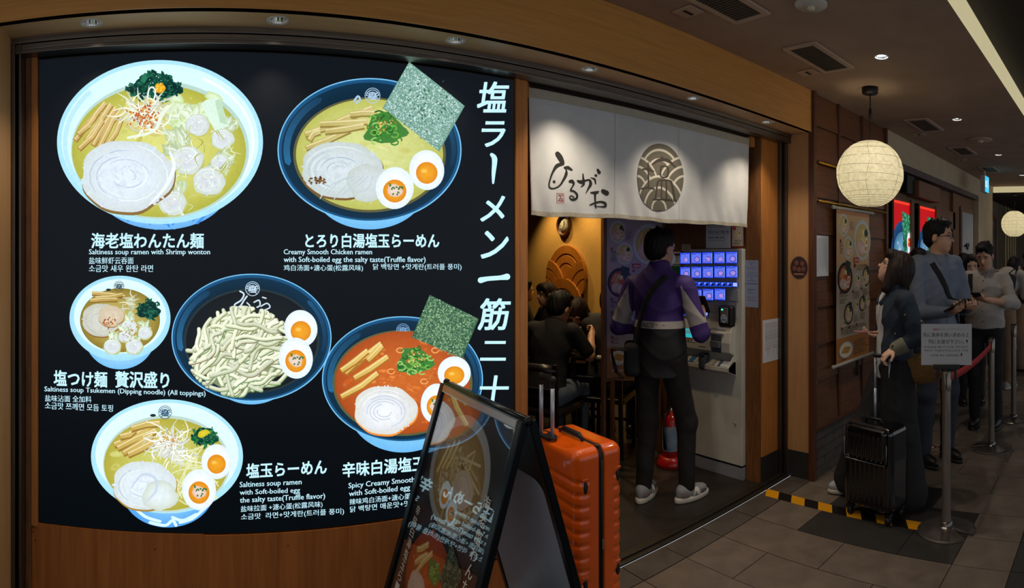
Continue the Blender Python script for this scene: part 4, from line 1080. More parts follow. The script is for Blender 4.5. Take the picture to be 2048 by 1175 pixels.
def person(label, loc, rz, H=1.70, J=None, skin=None, hair='short', hairm=None, top=None, topm=None, bot=None, botm=None, h=.0075, group=None, sleeve='long',
           belly=0, shoe=None, hem=None, seated=False, hands=True, width=1.0, wide_leg=0, face=True, collar=None, shoes=True, topfn=None, hairfn=None, name='person', fold=.003):
    J0 = base_joints(H); J0.update(J or {}); J = J0; s = J['s']; hc = J['hea']
    t = thing(name, label, 'person', loc, rz, group); skin = skin or M_SKIN
    HR = rotm(J['yaw'], J['pitch'], J.get('roll', 0)); hp = lambda x, y, z: hc + HR @ (V(x, y, z) * s)
    b = Solid(h)
    torso(b, J, -.012, w=width); b.cone(J['nek'] - V(0, 0, .03), hp(0, -.015, -.06), .056 * s, .052 * s, .03)
    b.ell(hp(0, -.012, .03), V(.076, .096, .086) * s, HR, .02).ell(hp(0, .022, -.035), V(.062, .068, .078) * s, HR, .025)
    b.ell(hp(0, .052, -.088), V(.028, .026, .022) * s, HR, .03).cone(hp(0, .084, .006), hp(0, .102, -.026), .008 * s, .0115 * s, .012)
    b.ell(hp(0, .074, -.055), V(.026, .018, .014) * s, HR, .012).cone(hp(-.04, .07, .026), hp(.04, .07, .026), .013 * s, .013 * s, .015)
    for e in (-1, 1):
        b.ell(hp(e * .032, .094, .006), V(.016, .012, .010) * s, HR, .012, sub=True)
        b.ell(hp(e * .077, -.008, -.012), V(.009, .019, .031) * s, HR @ rotm(0, -.2, 0), .006)
    for a, q in (('L', -1), ('R', 1)):
        sh, el, wr = J['sh' + a], J['el' + a], J['wr' + a]
        b.cone(sh, el, .049 * s, .038 * s, .03).cone(el, el + (wr - el) * .35, .038 * s, .037 * s, .02).cone(el + (wr - el) * .35, wr, .037 * s, .0235 * s, .02)
        if hands:
            d = J['hd' + a] if J['hd' + a] is not None else wr - el
            hand(b, wr, np.array(d, float), J['pn' + a], 1 if a == 'L' else -1, s, J.get('curl' + a, J['curl']))
        hi, kn, an = J['hi' + a], J['kn' + a], J['an' + a]
        b.cone(hi, kn, .066 * s, .044 * s, .04).cone(kn, kn + (an - kn) * .35, .042 * s, .043 * s, .01).cone(kn + (an - kn) * .35, an, .043 * s, .030 * s, .01)
        b.ell(an + V(*J['to' + a]) * .06 * s - V(0, 0, .04), V(.035, .035, .03) * s, None, .03)
    bo = b.obj('body', skin, t)
    if face:
        for q in (-1, 1):
            ey = MB().ball(hp(q * .032, .079, .006), tuple(V(.013, .006, .0052) * s), 10, 6, Matrix(HR.tolist())).obj('eye', M_EYEW, t)
            MB().ball(hp(q * .032, .0835, .006), tuple(V(.0055, .003, .005) * s), 8, 5, Matrix(HR.tolist())).obj('pupil', M_EYE, ey)
            MB().tube([hp(q * .018, .083, .0125), hp(q * .032, .087, .0135), hp(q * .047, .078, .0095)], .0014 * s, 5).obj('eyelid', M_EYE, ey)
            MB().tube([hp(q * .015, .087, .026), hp(q * .033, .087, .031), hp(q * .052, .073, .025)], [.0028 * s, .0033 * s, .0015 * s], 6).obj('eyebrow', hairm or M_HAIR, t)
        lp = MB(); lp.tube([hp(-.023, .083, -.057), hp(-.008, .092, -.0535), hp(.008, .092, -.0535), hp(.023, .083, -.057)], [.002 * s, .0042 * s, .0042 * s, .002 * s], 7)
        lp.obj('upper_lip', M_LIP, t); lp = MB(); lp.tube([hp(-.018, .085, -.061), hp(0, .0925, -.0625), hp(.018, .085, -.061)], [.002 * s, .0048 * s, .002 * s], 7); lp.obj('lower_lip', M_LIP, t)
    if hair:
        hs = Solid(max(.005, h * .8))
        hs.ell(hp(0, -.022, .04), V(.086, .100, .088) * s, HR, .02)
        if hair == 'short':
            hs.ell(hp(0, -.05, -.01), V(.078, .066, .075) * s, HR, .02).ell(hp(.01, .03, .098), V(.062, .05, .03) * s, HR, .02)
            hs.ell(hp(0, .10, -.045), V(.085, .075, .082) * s, HR, .008, sub=True)
            for q in (-1, 1): hs.ell(hp(q * .09, .0, -.045), V(.03, .038, .055) * s, HR, .008, sub=True)
        elif hair == 'fringe':
            hs.ell(hp(0, -.045, -.01), V(.088, .075, .09) * s, HR, .02).ell(hp(.0, .045, .075), V(.075, .055, .045) * s, HR, .02)
            for q in (-1, 1): hs.cone(hp(q * .075, .05, .06), hp(q * .083, .03, -.02), .022 * s, .012 * s, .02)
            hs.ell(hp(0, .105, -.055), V(.058, .07, .085) * s, HR, .01, sub=True)
        elif hair == 'bob':
            hs.ell(hp(0, -.035, -.03), V(.108, .092, .12) * s, HR, .03).cone(hp(-.075, -.02, 0), hp(-.086, -.01, -.14), .036 * s, .034 * s, .03).cone(hp(.075, -.02, 0), hp(.086, -.01, -.14), .036 * s, .034 * s, .03)
            hs.cone(hp(0, -.07, 0), hp(0, -.075, -.13), .065 * s, .06 * s, .03); hs.ell(hp(0, .055, .075), V(.07, .045, .04) * s, HR, .02)
            hs.ell(hp(0, .115, -.055), V(.062, .085, .10) * s, HR, .012, sub=True)
        elif hair == 'long':
            for q in (-1, 1): hs.cone(hp(q * .07, .0, .03), hp(q * .1, .03, -.12), .04 * s, .045 * s, .03).cone(hp(q * .1, .03, -.12), hp(q * .11, .05, -.27), .045 * s, .03 * s, .03)
            hs.cone(hp(0, -.05, 0), hp(0, -.08, -.2), .08 * s, .08 * s, .03)
            hs.ell(hp(0, .11, -.05), V(.06, .085, .095) * s, HR, .012, sub=True)
        elif hair == 'fall':
            hs.ell(hp(0, -.02, -.01), V(.1, .1, .12) * s, HR, .03).cone(hp(0, -.06, 0), hp(0, -.1, -.2), .09 * s, .07 * s, .03).cone(hp(.06, .03, 0), hp(.08, .08, -.18), .05 * s, .03 * s, .03)
        elif hair == 'bun':
            hs.ell(hp(0, -.05, -.01), V(.078, .066, .075) * s, HR, .02).ell(hp(0, -.10, .08), V(.04, .04, .035) * s, HR, .01)
            hs.ell(hp(0, .10, -.045), V(.07, .075, .082) * s, HR, .008, sub=True)
        if hair == 'short': 
            Rr = random.Random(int(H * 1000))
            for k in range(16):
                a = Rr.uniform(0, 6.28); e_ = Rr.uniform(.3, 1.3); d = V(math.cos(a) * math.cos(e_) * .08, math.sin(a) * math.cos(e_) * .09 - .01, math.sin(e_) * .085 + .045)
                hs.cone(hc + HR @ (d * s * .95), hc + HR @ (d * s * 1.1 + V(Rr.uniform(-.02, .02), Rr.uniform(-.02, .01), .004)), .012 * s, .004 * s, .006)
        if hairfn: hairfn(hs, hp, s, HR)
        hs.post.append(strands(.0016, seed=int(H * 100)))
        hs.obj('hair', hairm or M_HAIR, t)
    # top
    if topm:
        g = Solid(h); th = .012
        R = torso(g, J, th, w=width, belly=belly)
        hz = hem if hem is not None else J['pel'] - R[:, 2] * .06
        if hem is not None: g.cone(J['wai'], np.array([J['pel'][0], J['pel'][1], hem - .03]), .14 * s * width + th, .135 * s * width + th + .01, .04, sq=(0, .74, R[:, 1]))
        for a in 'LR':
            sh, el, wr = J['sh' + a], J['el' + a], J['wr' + a]
            g.cone(sh, el if sleeve != 'short' else sh + (el - sh) * .8, .055 * s + th * .5, .047 * s + th * .5, .03)
            if sleeve == 'long': g.cone(el, el + (wr - el) * .93, .047 * s + th * .4, .033 * s + th * .3, .015)
            if sleeve == 'rolled': g.cone(el, el + (wr - el) * .35, .054 * s + th * .4, .05 * s + th * .4, .02)
        g.cone(J['nek'] - V(0, 0, .015), J['nek'] + (hp(0, -.01, -.1) - J['nek']) * .25, .064 * s, .06 * s, .02)
        if topfn: topfn(g, J, R, hp)
        if hem is not None: g.post.append(lambda D, X, Y, Z: np.maximum(D, np.where(np.hypot(X - J['pel'][0], Y - J['pel'][1]) < .27, hem - Z, -1)))
        g.post.append(folds(fold, 13, seed=len(label)))
        to = g.obj(top, topm, t)
    if botm:
        g = Solid(h); ax = unit(J['hiR'] - J['hiL'])
        R = np.stack([unit(J['shR'] - J['shL']), V(0, 1, 0), V(0, 0, 1)], 1)
        g.ell(J['pel'] + V(0, 0, -.01), V(.162 * s * width, .12 * s, .125 * s), None, .04)
        for a in 'LR':
            hi, kn, an = J['hi' + a], J['kn' + a], J['an' + a]
            g.cone(hi, kn, .09 * s + wide_leg * .2, .064 * s + wide_leg * .7, .04).cone(kn, an + V(0, 0, .01), .064 * s + wide_leg * .7, .052 * s + wide_leg, .03)
        g.post.append(folds(.003, 12, seed=len(label) + 3, zs=1.6))
        g.post.append(cutplane((0, 0, .025), (0, 0, -1)))
        g.obj(bot, botm, t)
    if shoes:
        for a in 'LR':
            an = J['an' + a]; d = unit(V(*J['to' + a])); d[2] = 0; d = unit(d); sdv = V(-d[1], d[0], 0)
            R = np.stack([sdv, d, V(0, 0, 1)], 1); g0 = V(an[0], an[1], an[2] - .085 * s)
            u = Solid(.006); u.ell(g0 + d * .045 + V(0, 0, .045), V(.046, .125, .045), R, .02).ell(g0 - d * .02 + V(0, 0, .07), V(.043, .06, .045), R, .02)
            u.post.append(cutplane(g0 + V(0, 0, .022), (0, 0, -1)))
            so = u.obj('shoe', shoe or M_SHOEB, t)
            k = Solid(.006); k.ell(g0 + d * .045 + V(0, 0, .014), V(.050, .132, .06), R, .01); k.post.append(cutplane(g0 + V(0, 0, .001), (0, 0, -1))); k.post.append(cutplane(g0 + V(0, 0, .026), (0, 0, 1)))
            k.obj('sole', M_SHOEB if not (shoe and shoe.name.startswith('pale')) else mat('pale_sole', (190, 186, 170), .6, vary=.1), so)
    return t, J, hp
def strap(t, name, pts, w_, th, m, closed=False):
    """flat band through pts given in the person's own space"""
    b = MB(); P_ = [Vector(p) for p in pts]
    b.tube(P_, w_ / 2, 8, True, th / w_)
    return b.obj(name, m, t)
# ------------------------------------------------------------------ shop curtain (noren)
YN = 2.315
nx0, nx1, nzt, nzb = 1.452, 3.170, 2.345, 1.745
def cloth(X, Z):
    v = max(0, (nzt - Z) / (nzt - nzb)); e = 0
    for xc, wd, am in ((1.75, .10, .014), (2.08, .07, -.010), (2.30, .09, .012), (2.62, .05, -.012), (2.75, .09, .010), (2.98, .07, .013), (1.55, .06, -.008)):
        e += am * math.exp(-((X - xc - .05 * v) / wd) ** 2)
    e *= min(1, v * 2.2 + .15)
    e += .004 * math.sin(X * 31 + 4 * v) * v * v + .0035 * math.sin(X * 57 + Z * 19) * max(0, v - .7) * 3
    return YN + e
def nb(X): return .006 * math.sin(X * 7.0) + .004 * math.sin(X * 23)
M_NOREN = mat('linen_cloth', (222, 222, 220), .85, color2=(204, 205, 204), vscale=5, bump=.10, bscale=420, sheen=.2)
M_NOREN.node_tree.nodes['Principled BSDF'].inputs['Subsurface Weight'].default_value = 0
cu = thing('shop_curtain', 'off-white linen shop curtain with black brush lettering and round crest over the doorway', 'curtain', (2.3, YN, nzb))
def w2l(o): return Vector(o.location)
b = MB(); NX, NZ = 190, 74; o0 = Vector((2.3, YN, nzb)); vs = []
def corner(X, Z):
    u = (X - nx0) / (nx1 - nx0); v = (nzt - Z) / (nzt - nzb)
    return X + .012 * v * math.exp(-((u) / .02) ** 2) - (.018 * max(0, v - .1) * (u > .9) * ((u - .9) / .1)), Z + nb(X) * max(0, v - .8) * 5 * .6
for j in range(NZ + 1):
    for i in range(NX + 1):
        X = nx0 + (nx1 - nx0) * i / NX; Z = nzt - (nzt - nzb) * j / NZ
        xx, zz = corner(X, Z); vs.append(Vector((xx, cloth(X, Z), zz)) - o0)
fs = [(j * (NX + 1) + i, j * (NX + 1) + i + 1, (j + 1) * (NX + 1) + i + 1, (j + 1) * (NX + 1) + i) for j in range(NZ) for i in range(NX)]
b.add(vs, fs, True); o = b.obj('cloth_panel', M_NOREN, cu); sm = o.modifiers.new('thickness', 'SOLIDIFY'); sm.thickness = .0016; sm.offset = 1
M_HEM = mat('linen_hem', (200, 190, 168), .85, vary=.08, vscale=30, bump=.4, bscale=200)
b = MB()
for (za, zb) in ((nzb + .001, nzb + .022), (nzt - .045, nzt)):
    vs = []
    for i in range(NX + 1):
        X = nx0 + (nx1 - nx0) * i / NX
        for Z in (za, zb):
            xx, zz = corner(X, Z); vs.append(Vector((xx, cloth(X, Z) - .0022, zz)) - o0)
    b.add(vs, [(2 * i, 2 * i + 2, 2 * i + 3, 2 * i + 1) for i in range(NX)], True)
b.obj('hem', M_HEM, cu)
for X in (1.985, 2.475): MB().add([Vector((X + e, cloth(X + e, Z) - .0006, Z)) - o0 for Z in np.linspace(nzb + .01, nzt - .02, 40) for e in (-.0014, .0014)], [(2 * i, 2 * i + 1, 2 * i + 3, 2 * i + 2) for i in range(39)], True).obj('crease', mat('crease_line', (170, 165, 152), .9, vary=.1), cu)
def np_(a, b_, z):
    X, Z = onY(1040 + a / 3.916, 160 + b_ / 3.916, YN)
    return Vector((X, cloth(X, Z) - .0016 - z, Z)) - o0
P = Painter(np_, step=8e-5); INK = (40, 38, 34)
for pts, w_ in (
    ([(290, 578), (312, 606), (330, 640), (338, 655)], [40, 46, 36, 22]), ([(338, 655), (285, 672), (250, 722), (230, 780), (222, 822), (232, 845), (262, 848), (305, 826), (342, 775), (362, 735), (362, 700), (345, 684)], [20, 30, 16, 12, 11, 12, 10, 12, 20, 26, 10, 8]),
    ([(345, 684), (378, 684), (412, 702)], [10, 26, 12]), ([(262, 795), (263, 797)], [22, 20]),
    ([(392, 792), (412, 790), (428, 808), (412, 838), (400, 862), (430, 868), (458, 893), (455, 922), (425, 935), (396, 928), (390, 912), (412, 905), (432, 918)], [20, 26, 20, 10, 14, 14, 16, 18, 18, 14, 9, 8, 8]),
    ([(462, 786), (495, 795), (530, 782), (556, 782), (562, 815), (545, 850), (528, 888)], [14, 30, 14, 16, 22, 12, 3]), ([(506, 730), (510, 780), (512, 815), (490, 832)], [7, 20, 16, 5]),
    ([(563, 762), (590, 775), (597, 810)], [5, 15, 9]), ([(598, 745), (600, 747)], [20, 18]), ([(612, 700), (622, 722)], [16, 26]),
    ([(568, 880), (600, 880), (618, 870)], [14, 26, 8]), ([(592, 885), (594, 940), (600, 1000)], [16, 12, 9]), ([(556, 978), (585, 965), (630, 952), (668, 965), (668, 988), (630, 990), (590, 985)], [8, 14, 15, 22, 20, 8, 6]), ([(650, 868), (680, 884)], [32, 40])):
    P.stroke(pts, w_, INK, sub=6, lift=False)
for pts in ([(284, 888), (336, 888), (338, 960), (282, 962), (284, 888)],): P.stroke(pts, 4, (168, 40, 34), lift=False)
for pts in ([(295, 905), (310, 900), (312, 925)], [(318, 905), (330, 900)], [(300, 930), (325, 925), (318, 950)], [(292, 945), (308, 940), (308, 955)], [(322, 930), (330, 945)]): P.stroke(pts, 4.5, (168, 40, 34), sub=3, lift=False)
# crest
ex, ey, erx, ery = 1093, 762, 185, 266; GR, LNW = (104, 99, 86), (206, 200, 186)
P.ell(ex, ey, erx, ery, GR, GR, n=96, rings=tuple(np.linspace(0, 1, 16)))
def arc_band(cx, cy, r0, r1, col, a0=180, a1=360, n=72):
    m = max(1, int((r1 - r0) / .07)); pts = []
    for k in range(n + 1):
        a = math.radians(a0 + (a1 - a0) * k / n)
        for j in range(m + 1):
            r = r0 + (r1 - r0) * j / m; x, y = cx + r * math.cos(a), cy + r * math.sin(a); q = math.hypot(x, y)
            if q > 1: x, y = x / q, y / q
            pts.append((ex + x * erx, ey + y * ery))
    w_ = m + 1
    P.add(pts, [(i * w_ + j, (i + 1) * w_ + j, (i + 1) * w_ + j + 1, i * w_ + j + 1) for i in range(n) for j in range(m)], col)
def scale_(cx, cy, rs):
    P.up(); arc_band(cx, cy, rs[0], rs[0] + .07, LNW)
    P.up(); arc_band(cx, cy, 0, rs[0], GR)
    for r in rs[1:]: P.up(); arc_band(cx, cy, r, r + .07, LNW)
scale_(0, .02, [.80, .52]); scale_(-1.0, .42, [.98, .70, .42]); scale_(1.0, .42, [.98, .70, .42]); scale_(0, .97, [.97, .64, .30])
P.up()
for pts, w_ in (([(1006, 648), (1008, 740), (1005, 848)], [10, 14, 12]), ([(955, 700), (1000, 694), (1050, 714)], [10, 18, 14]), ([(948, 852), (1000, 842), (1052, 852)], [14, 14, 16]),
    ([(1048, 655), (1095, 625), (1160, 628), (1218, 684)], [12, 22, 26, 8]), ([(1120, 602), (1126, 622)], [14, 22]), ([(1110, 675), (1160, 680), (1160, 752), (1112, 752), (1112, 680)], [12, 14, 14, 12, 12]),
    ([(1064, 935), (1084, 805), (1110, 784), (1170, 786), (1192, 812), (1210, 938)], [13, 15, 14, 14, 16, 16]), ([(1118, 790), (1116, 935)], [11, 11]), ([(1152, 790), (1156, 935)], [11, 11]), ([(1046, 936), (1120, 934), (1220, 944)], [14, 16, 20])):
    P.stroke(pts, w_, (66, 60, 50), sub=5, lift=False)
P.obj('brush_lettering', print_mat('cloth_ink', rough=.9), cu)
MB().tube([(nx0 - 2.3 - .03, .016, nzt - nzb - .02), (nx1 - 2.3 + .03, .016, nzt - nzb - .02)], .011, 12).obj('rod', M_OAK, cu)
for X in (1.425, 3.195):
    MB().box(X - .018, X + .018, YN - .02, YN + .045, 2.29, 2.36).obj('trim_21', M_STRIP, None, .003)['kind'] = 'structure'

# ------------------------------------------------------------------ A-frame sign
M_ALUB = mat('dark_anodised_frame', (34, 38, 42), .28, metal=.75, vary=.15, vscale=12)
M_ALU = mat('satin_aluminium', (150, 152, 156), .3, metal=1, vary=.1, vscale=12)
af = thing('folding_menu_board', 'black A-frame menu board with glossy poster standing before the light box and orange suitcase', 'A-frame sign', (.885, 1.70, 0))
ZR, HW = 1.075, .292
def leafM(sgn):
    # leaf plane: origin at the ridge, u along ridge (+y), v down the leaf, n outward
    a = math.atan2(.33, ZR); d = Vector((sgn * math.sin(a), 0, -math.cos(a))); u = Vector((0, 1, 0)); n_ = Vector((sgn * math.cos(a), 0, math.sin(a)))
    return Matrix(((u.x, d.x, n_.x, sgn * .012), (u.y, d.y, n_.y, 0), (u.z, d.z, n_.z, ZR), (0, 0, 0, 1)))
LL = math.hypot(.33, ZR) - .01
for sgn in (-1, 1):
    M = leafM(sgn); fw = .028; part = MB()
    for ua in (-HW, HW - fw): MB().box(ua, ua + fw, 0, LL, -.013, .013, M).obj('side_rail', M_ALUB, af, .003)
    for va, vb in ((0, fw), (LL - .03, LL)): MB().box(-HW + fw, HW - fw, va, vb, -.012, .012, M).obj('cross_rail', M_ALU if sgn < 0 else M_ALUB, af, .003)
    MB().box(-HW + fw, HW - fw, fw, LL - .03, -.006, -.002, M).obj('back_panel', M_BLACK, af)
    if sgn > 0:
        # inner face of the far leaf: white sheet with a black corner plate
        Mi = M
        MB().box(-HW + fw, HW - fw, fw, .20, -.010, -.0065, Mi).obj('corner_plate', M_BLACK, af)
        pl_ = [Vector((x, y, -.0075)) for x, y in [(-HW + fw + .004, LL - .05), (HW - fw - .004, LL - .05)] + [(HW - fw - .06 + .055 * math.cos(a), .20 - .0 + .06 - .055 * math.sin(a)) for a in np.linspace(0, PI / 2, 7)] + [(-HW + fw + .06 - .055 * math.sin(a), .26 - .055 * math.cos(a)) for a in np.linspace(0, PI / 2, 7)]]
        MB().prism([M @ v for v in pl_], (0, 0, 0), (M.to_3x3() @ Vector((0, 0, -.002)))).obj('white_sheet', mat('white_sheet', (196, 200, 210), .35, vary=.04), af)
    for e in (-1, 1): MB().box(e * (HW - .014) - .016, e * (HW - .014) + .016, LL - .012, LL + .012, -.016, .016, M).obj('rubber_foot', M_BLACK, af, .003)
b = MB(); b.tube([(0, -HW, ZR - .002), (0, HW, ZR - .002)], .013, 14); b.obj('hinge_tube', M_ALUB, af)
for e in (-1, 1): MB().lathe([(.0, -.005), (.012, -.005), (.012, .005), (0, .005)], (0, 0, 0), 16, Matrix.Translation((0, e * (HW - .004), ZR + .004)) @ Matrix.Rotation(PI / 2, 4, 'X')).obj('hinge_knob', M_BLACK, af)
for z_ in (.38,):
    MB().bar((-.2, HW - .03, z_), (.2, HW - .03, z_), .012, .003).obj('stay_bar', M_ALU, af); MB().bar((-.2, -HW + .03, z_), (.2, -HW + .03, z_), .012, .003).obj('stay_bar', M_ALU, af)
# poster: authoring units = millimetres, x from the far (left) edge, y down
M = leafM(-1); PW, PH = (HW - .028) * 2000, (LL - .06) * 1000
def afp(a, b_, z): return M @ Vector((HW - .028 - a / 1000, .028 + b_ / 1000, .0005 + z))
P = Painter(afp, step=2e-5)
for i in range(8):
    for j in range(10): P.rect(PW * i / 8, PH * j / 10, PW * (i + 1) / 8, PH * (j + 1) / 10, (26, 22, 20), lift=False)
P.layer(2)
R = random.Random(8)
P.rect(20, 20, PW - 20, PH - 20, (46, 36, 32)); P.rect(28, 380, PW - 60, 700, (66, 36, 28))
# upper bowl (white) and lower spicy bowl
P.ell(250, 215, 205, 185, (196, 196, 190), (150, 150, 146), n=40); P.ell(250, 220, 175, 155, (176, 150, 96), (140, 110, 60), n=40)
for k in range(40): P.stroke([(250 + R.gauss(0, 70), 230 + R.gauss(0, 60)) for _ in range(3)], 9, R.choice([(206, 186, 140), (170, 136, 90), (190, 166, 116)]), sub=3, lift=(k % 5 == 0))
menma(P, [(150, 150, 110, 260), (180, 130, 140, 240), (210, 120, 170, 230)], 18, R)
chashu(P, 310, 250, 70, 60, R, base=(214, 190, 170), edge=(140, 90, 50)); egg(P, 210, 300, 38, 44); egg(P, 280, 330, 36, 40, .2, True)
P.ell(240, 560, 190, 165, (40, 24, 20), (28, 18, 16), n=40); P.ell(240, 565, 165, 140, (196, 90, 34), (150, 58, 20), n=40)
for k in range(40): P.ell(240 + R.gauss(0, 70), 560 + R.gauss(0, 55), R.uniform(6, 18), R.uniform(3, 8), R.choice([(220, 120, 50), (170, 66, 22)]), (190, 84, 30), rot=R.uniform(-1, 1), n=8, rings=(0, 1), lift=(k % 8 == 0))
menma(P, [(190, 470, 120, 520), (200, 500, 130, 560), (230, 480, 150, 590)], 22, R, (224, 180, 110), (150, 90, 40)); scallion(P, 270, 520, 46, R, 30)
chashu(P, 190, 620, 70, 55, R, base=(226, 196, 176), edge=(170, 90, 40)); egg(P, 300, 620, 40, 48, 0, True); nori(P, [(330, 400), (440, 450), (420, 560), (320, 520)], R, (40, 56, 44), (120, 130, 90), 300, 3)
for ch, k in zip('海老塩わんたん麺', range(8)): P.text(ch, 452, 490, 250 + k * 48, 210 + k * 48, (214, 210, 200), .015)
P.text('1,210', 446, 500, 640, 612, (214, 210, 200), .01)
for ch, k in zip('辛味白湯塩玉らーめん', range(10)): P.text(ch, 40, 72, 430 + k * 38, 398 + k * 38, (204, 200, 190), .015)
P.text('税込', 452, 490, 690, 664, (204, 200, 190), .01)
pr = P.obj('poster', print_mat('poster_print_gloss', rough=.25), af)
gl = MB().box(-HW + .028, HW - .028, .028, LL - .03, .0036, .0052, M).obj('clear_cover', mat('clear_acrylic', (255, 255, 255), .02), af)
def glassy(m):
    N = m.node_tree.nodes; Lk = m.node_tree.links; N.clear()
    o_ = N.new('ShaderNodeOutputMaterial'); mx = N.new('ShaderNodeMixShader'); f = N.new('ShaderNodeLayerWeight'); f.inputs[0].default_value = .5
    pw = N.new('ShaderNodeMath'); pw.operation = 'POWER'; pw.inputs[1].default_value = 3.2; ma = N.new('ShaderNodeMath'); ma.operation = 'MULTIPLY_ADD'; ma.inputs[1].default_value = .9; ma.inputs[2].default_value = .07
    t_ = N.new('ShaderNodeBsdfTransparent'); g_ = N.new('ShaderNodeBsdfGlossy'); g_.inputs['Roughness'].default_value = .012
    Lk.new(f.outputs['Facing'], pw.inputs[0]); Lk.new(pw.outputs[0], ma.inputs[0]); Lk.new(ma.outputs[0], mx.inputs[0]); Lk.new(t_.outputs[0], mx.inputs[1]); Lk.new(g_.outputs[0], mx.inputs[2]); Lk.new(mx.outputs[0], o_.inputs[0])
glassy(MATS['clear_acrylic'])

# ------------------------------------------------------------------ orange suitcase
M_ORG = mat('orange_shell', (242, 100, 14), .28, coat=.6, color2=(230, 88, 8), vscale=3, bump=.05, bscale=300)
M_ZIP = mat('black_zip_tape', (16, 16, 18), .6, vary=.2, bump=.2, bscale=300)
oc = thing('orange_suitcase', 'tall bright orange hard-shell suitcase with raised handle, behind the A-frame sign', 'suitcase', (1.545, 2.065, 0), -.03)
def shell(x0, x1, out, y0=-.19, y1=.19, z0=.055, z1=.755, rib=.0045):
    q = Solid(.0055); cx, hx = (x0 + x1) / 2, (x1 - x0) / 2
    q.rbox((cx, (y0 + y1) / 2, (z0 + z1) / 2), (hx + (.05 if out < 0 else .05), (y1 - y0) / 2, (z1 - z0) / 2), .05)
    inner = x1 if out < 0 else x0
    def fn(D, X, Y, Z):
        w_ = np.clip((Z - z0 - .045) / .02, 0, 1) * np.clip((z1 - .10 - Z) / .03, 0, 1)
        far = np.clip((np.abs(X - inner) - .045) / .01, 0, 1)
        g = np.clip(np.cos(Z * 2 * PI / .052) * 2 - 1.0, -1, 1)
        return D + rib * (g * .5 + .5) * w_ * far
    q.post.append(fn)
    # the rounded box reaches past the zip line; cut it there
    if out < 0: q.post.append(lambda D, X, Y, Z: np.maximum(D, X - x1))
    else: q.post.append(lambda D, X, Y, Z: np.maximum(D, x0 - X))
    return q
q = shell(-.128, -.016, -1); q.it[0] = ('b', V(-.128 + .08, 0, .405), V(.08, .19, .35), None, .045, .002, False, None)
q.ell((-.105, .0, .765), (.05, .12, .03), None, .01, sub=True)
fs_ = q.obj('rear_shell', M_ORG, oc)
q = shell(.010, .118, 1); q.it[0] = ('b', V(.118 - .08, 0, .405), V(.08, .19, .35), None, .045, .002, False, None); q.obj('front_shell', M_ORG, oc)
q = Solid(.0055); q.rbox((0, 0, .405), (.02, .187, .347), .045); q.it[0] = ('b', V(-.003, 0, .405), V(.10, .187, .347), None, .045, .002, False, None)
q.post.append(lambda D, X, Y, Z: np.maximum(D, np.abs(X + .003) - .013)); q.obj('zip_band', M_ZIP, oc)
tb = MB(); tb.tube([(-.003, -.189, .12), (-.003, -.190, .40), (-.003, -.189, .70)], .004, 6); tb.obj('zip_teeth', M_BLACK, oc)
for (x, z) in ((-.085, .60), (.085, .615), (-.085, .20), (.085, .215), (-.085, .40)):
    if z == .40: continue
    bsx = MB().ball((x, -.188, z), (.011, .006, .026), 12, 8).obj('stud', M_BLACK, oc)
    MB().box(x - .016, x + .016, -.1905, -.186, z + .03, z + .038).obj('stud_ledge', M_ORG, oc, .003)
# recessed handle cup and telescopic handle
cup = Solid(.005); cup.ell((-.100, .09, .752), (.034, .075, .012), None, .01).ell((-.100, .09, .762), (.026, .064, .012), None, .008, sub=True); cup.obj('handle_cup', M_ZIP, oc)
M_ROD = mat('silver_tube', (196, 204, 216), .3, metal=.55, vary=.08)
th = thing
for y_ in (.040, .135): MB().tube([(-.100, y_, .72), (-.100, y_, 1.00)], .0095, 14).obj('handle_tube', M_ROD, oc)
g = Solid(.004); g.cone((-.1, .032, 1.008), (-.1, .143, 1.008), .013, .013, .01).cone((-.1, .04, 1.008), (-.1, .04, .975), .013, .012, .01).cone((-.1, .135, 1.008), (-.1, .135, .975), .013, .012, .01); g.obj('handle_grip', M_BLACK, oc)
MB().tube([(-.028, -.09, .760), (-.028, -.06, .778), (-.028, .06, .778), (-.028, .09, .760)], [.008, .011, .011, .008], 10, True, .7).obj('top_handle', M_ZIP, oc)
pl = MB(); pl.box(-.012, .006, -.17, -.145, .752, .758).box(-.006, .0, -.185, -.17, .745, .757); pl.obj('zip_pull', M_ALU, oc, .001)
MB().box(-.006, .004, -.198, -.191, .33, .37).obj('zip_pull', M_ALU, oc, .001)
for x in (-.09, .08):
    for y_ in (-.15, .15):
        wb = MB().box(x - .02, x + .02, y_ - .02, y_ + .02, .045, .062).obj('wheel_mount', M_BLACK, oc, .003)
        MB().lathe([(0, -.011), (.024, -.011), (.025, -.006), (.025, .006), (.024, .011), (0, .011)], (0, 0, 0), 20, Matrix.Translation((x, y_, .0255)) @ Matrix.Rotation(PI / 2, 4, 'Y')).obj('wheel', M_BLACK, oc)

# ------------------------------------------------------------------ ticket machine (recessed in the wall; face at x = 3.20)
XM = 3.20
tm = thing('ticket_machine', 'cream food ticket vending machine with rows of blue-lit picture buttons inside the doorway', 'vending machine', (XM, 2.665, 0))
M_CRM = mat('machine_enamel', (206, 202, 190), .4, vary=.05, coat=.2)
M_GREYP = mat('machine_grey', (150, 154, 164), .45, vary=.08)
def mp(px, py, off=0.0):
    Y, Z = onX(px, py, XM); return Vector((-off, Y - 2.665, Z))
def mpatch(x0, y0, x1, y1):
    """rectangle on the machine face from pixel corners -> local (y0,y1,z0,z1)"""
    Ya, Za = onX(x0, (y0 + y1) / 2, XM); Yb, Zb = onX(x1, (y0 + y1) / 2, XM)
    z1_ = onX((x0 + x1) / 2, y0, XM)[1]; z0_ = onX((x0 + x1) / 2, y1, XM)[1]
    return Yb - 2.665, Ya - 2.665, z0_, z1_
ya, yb_ = -.270, .272
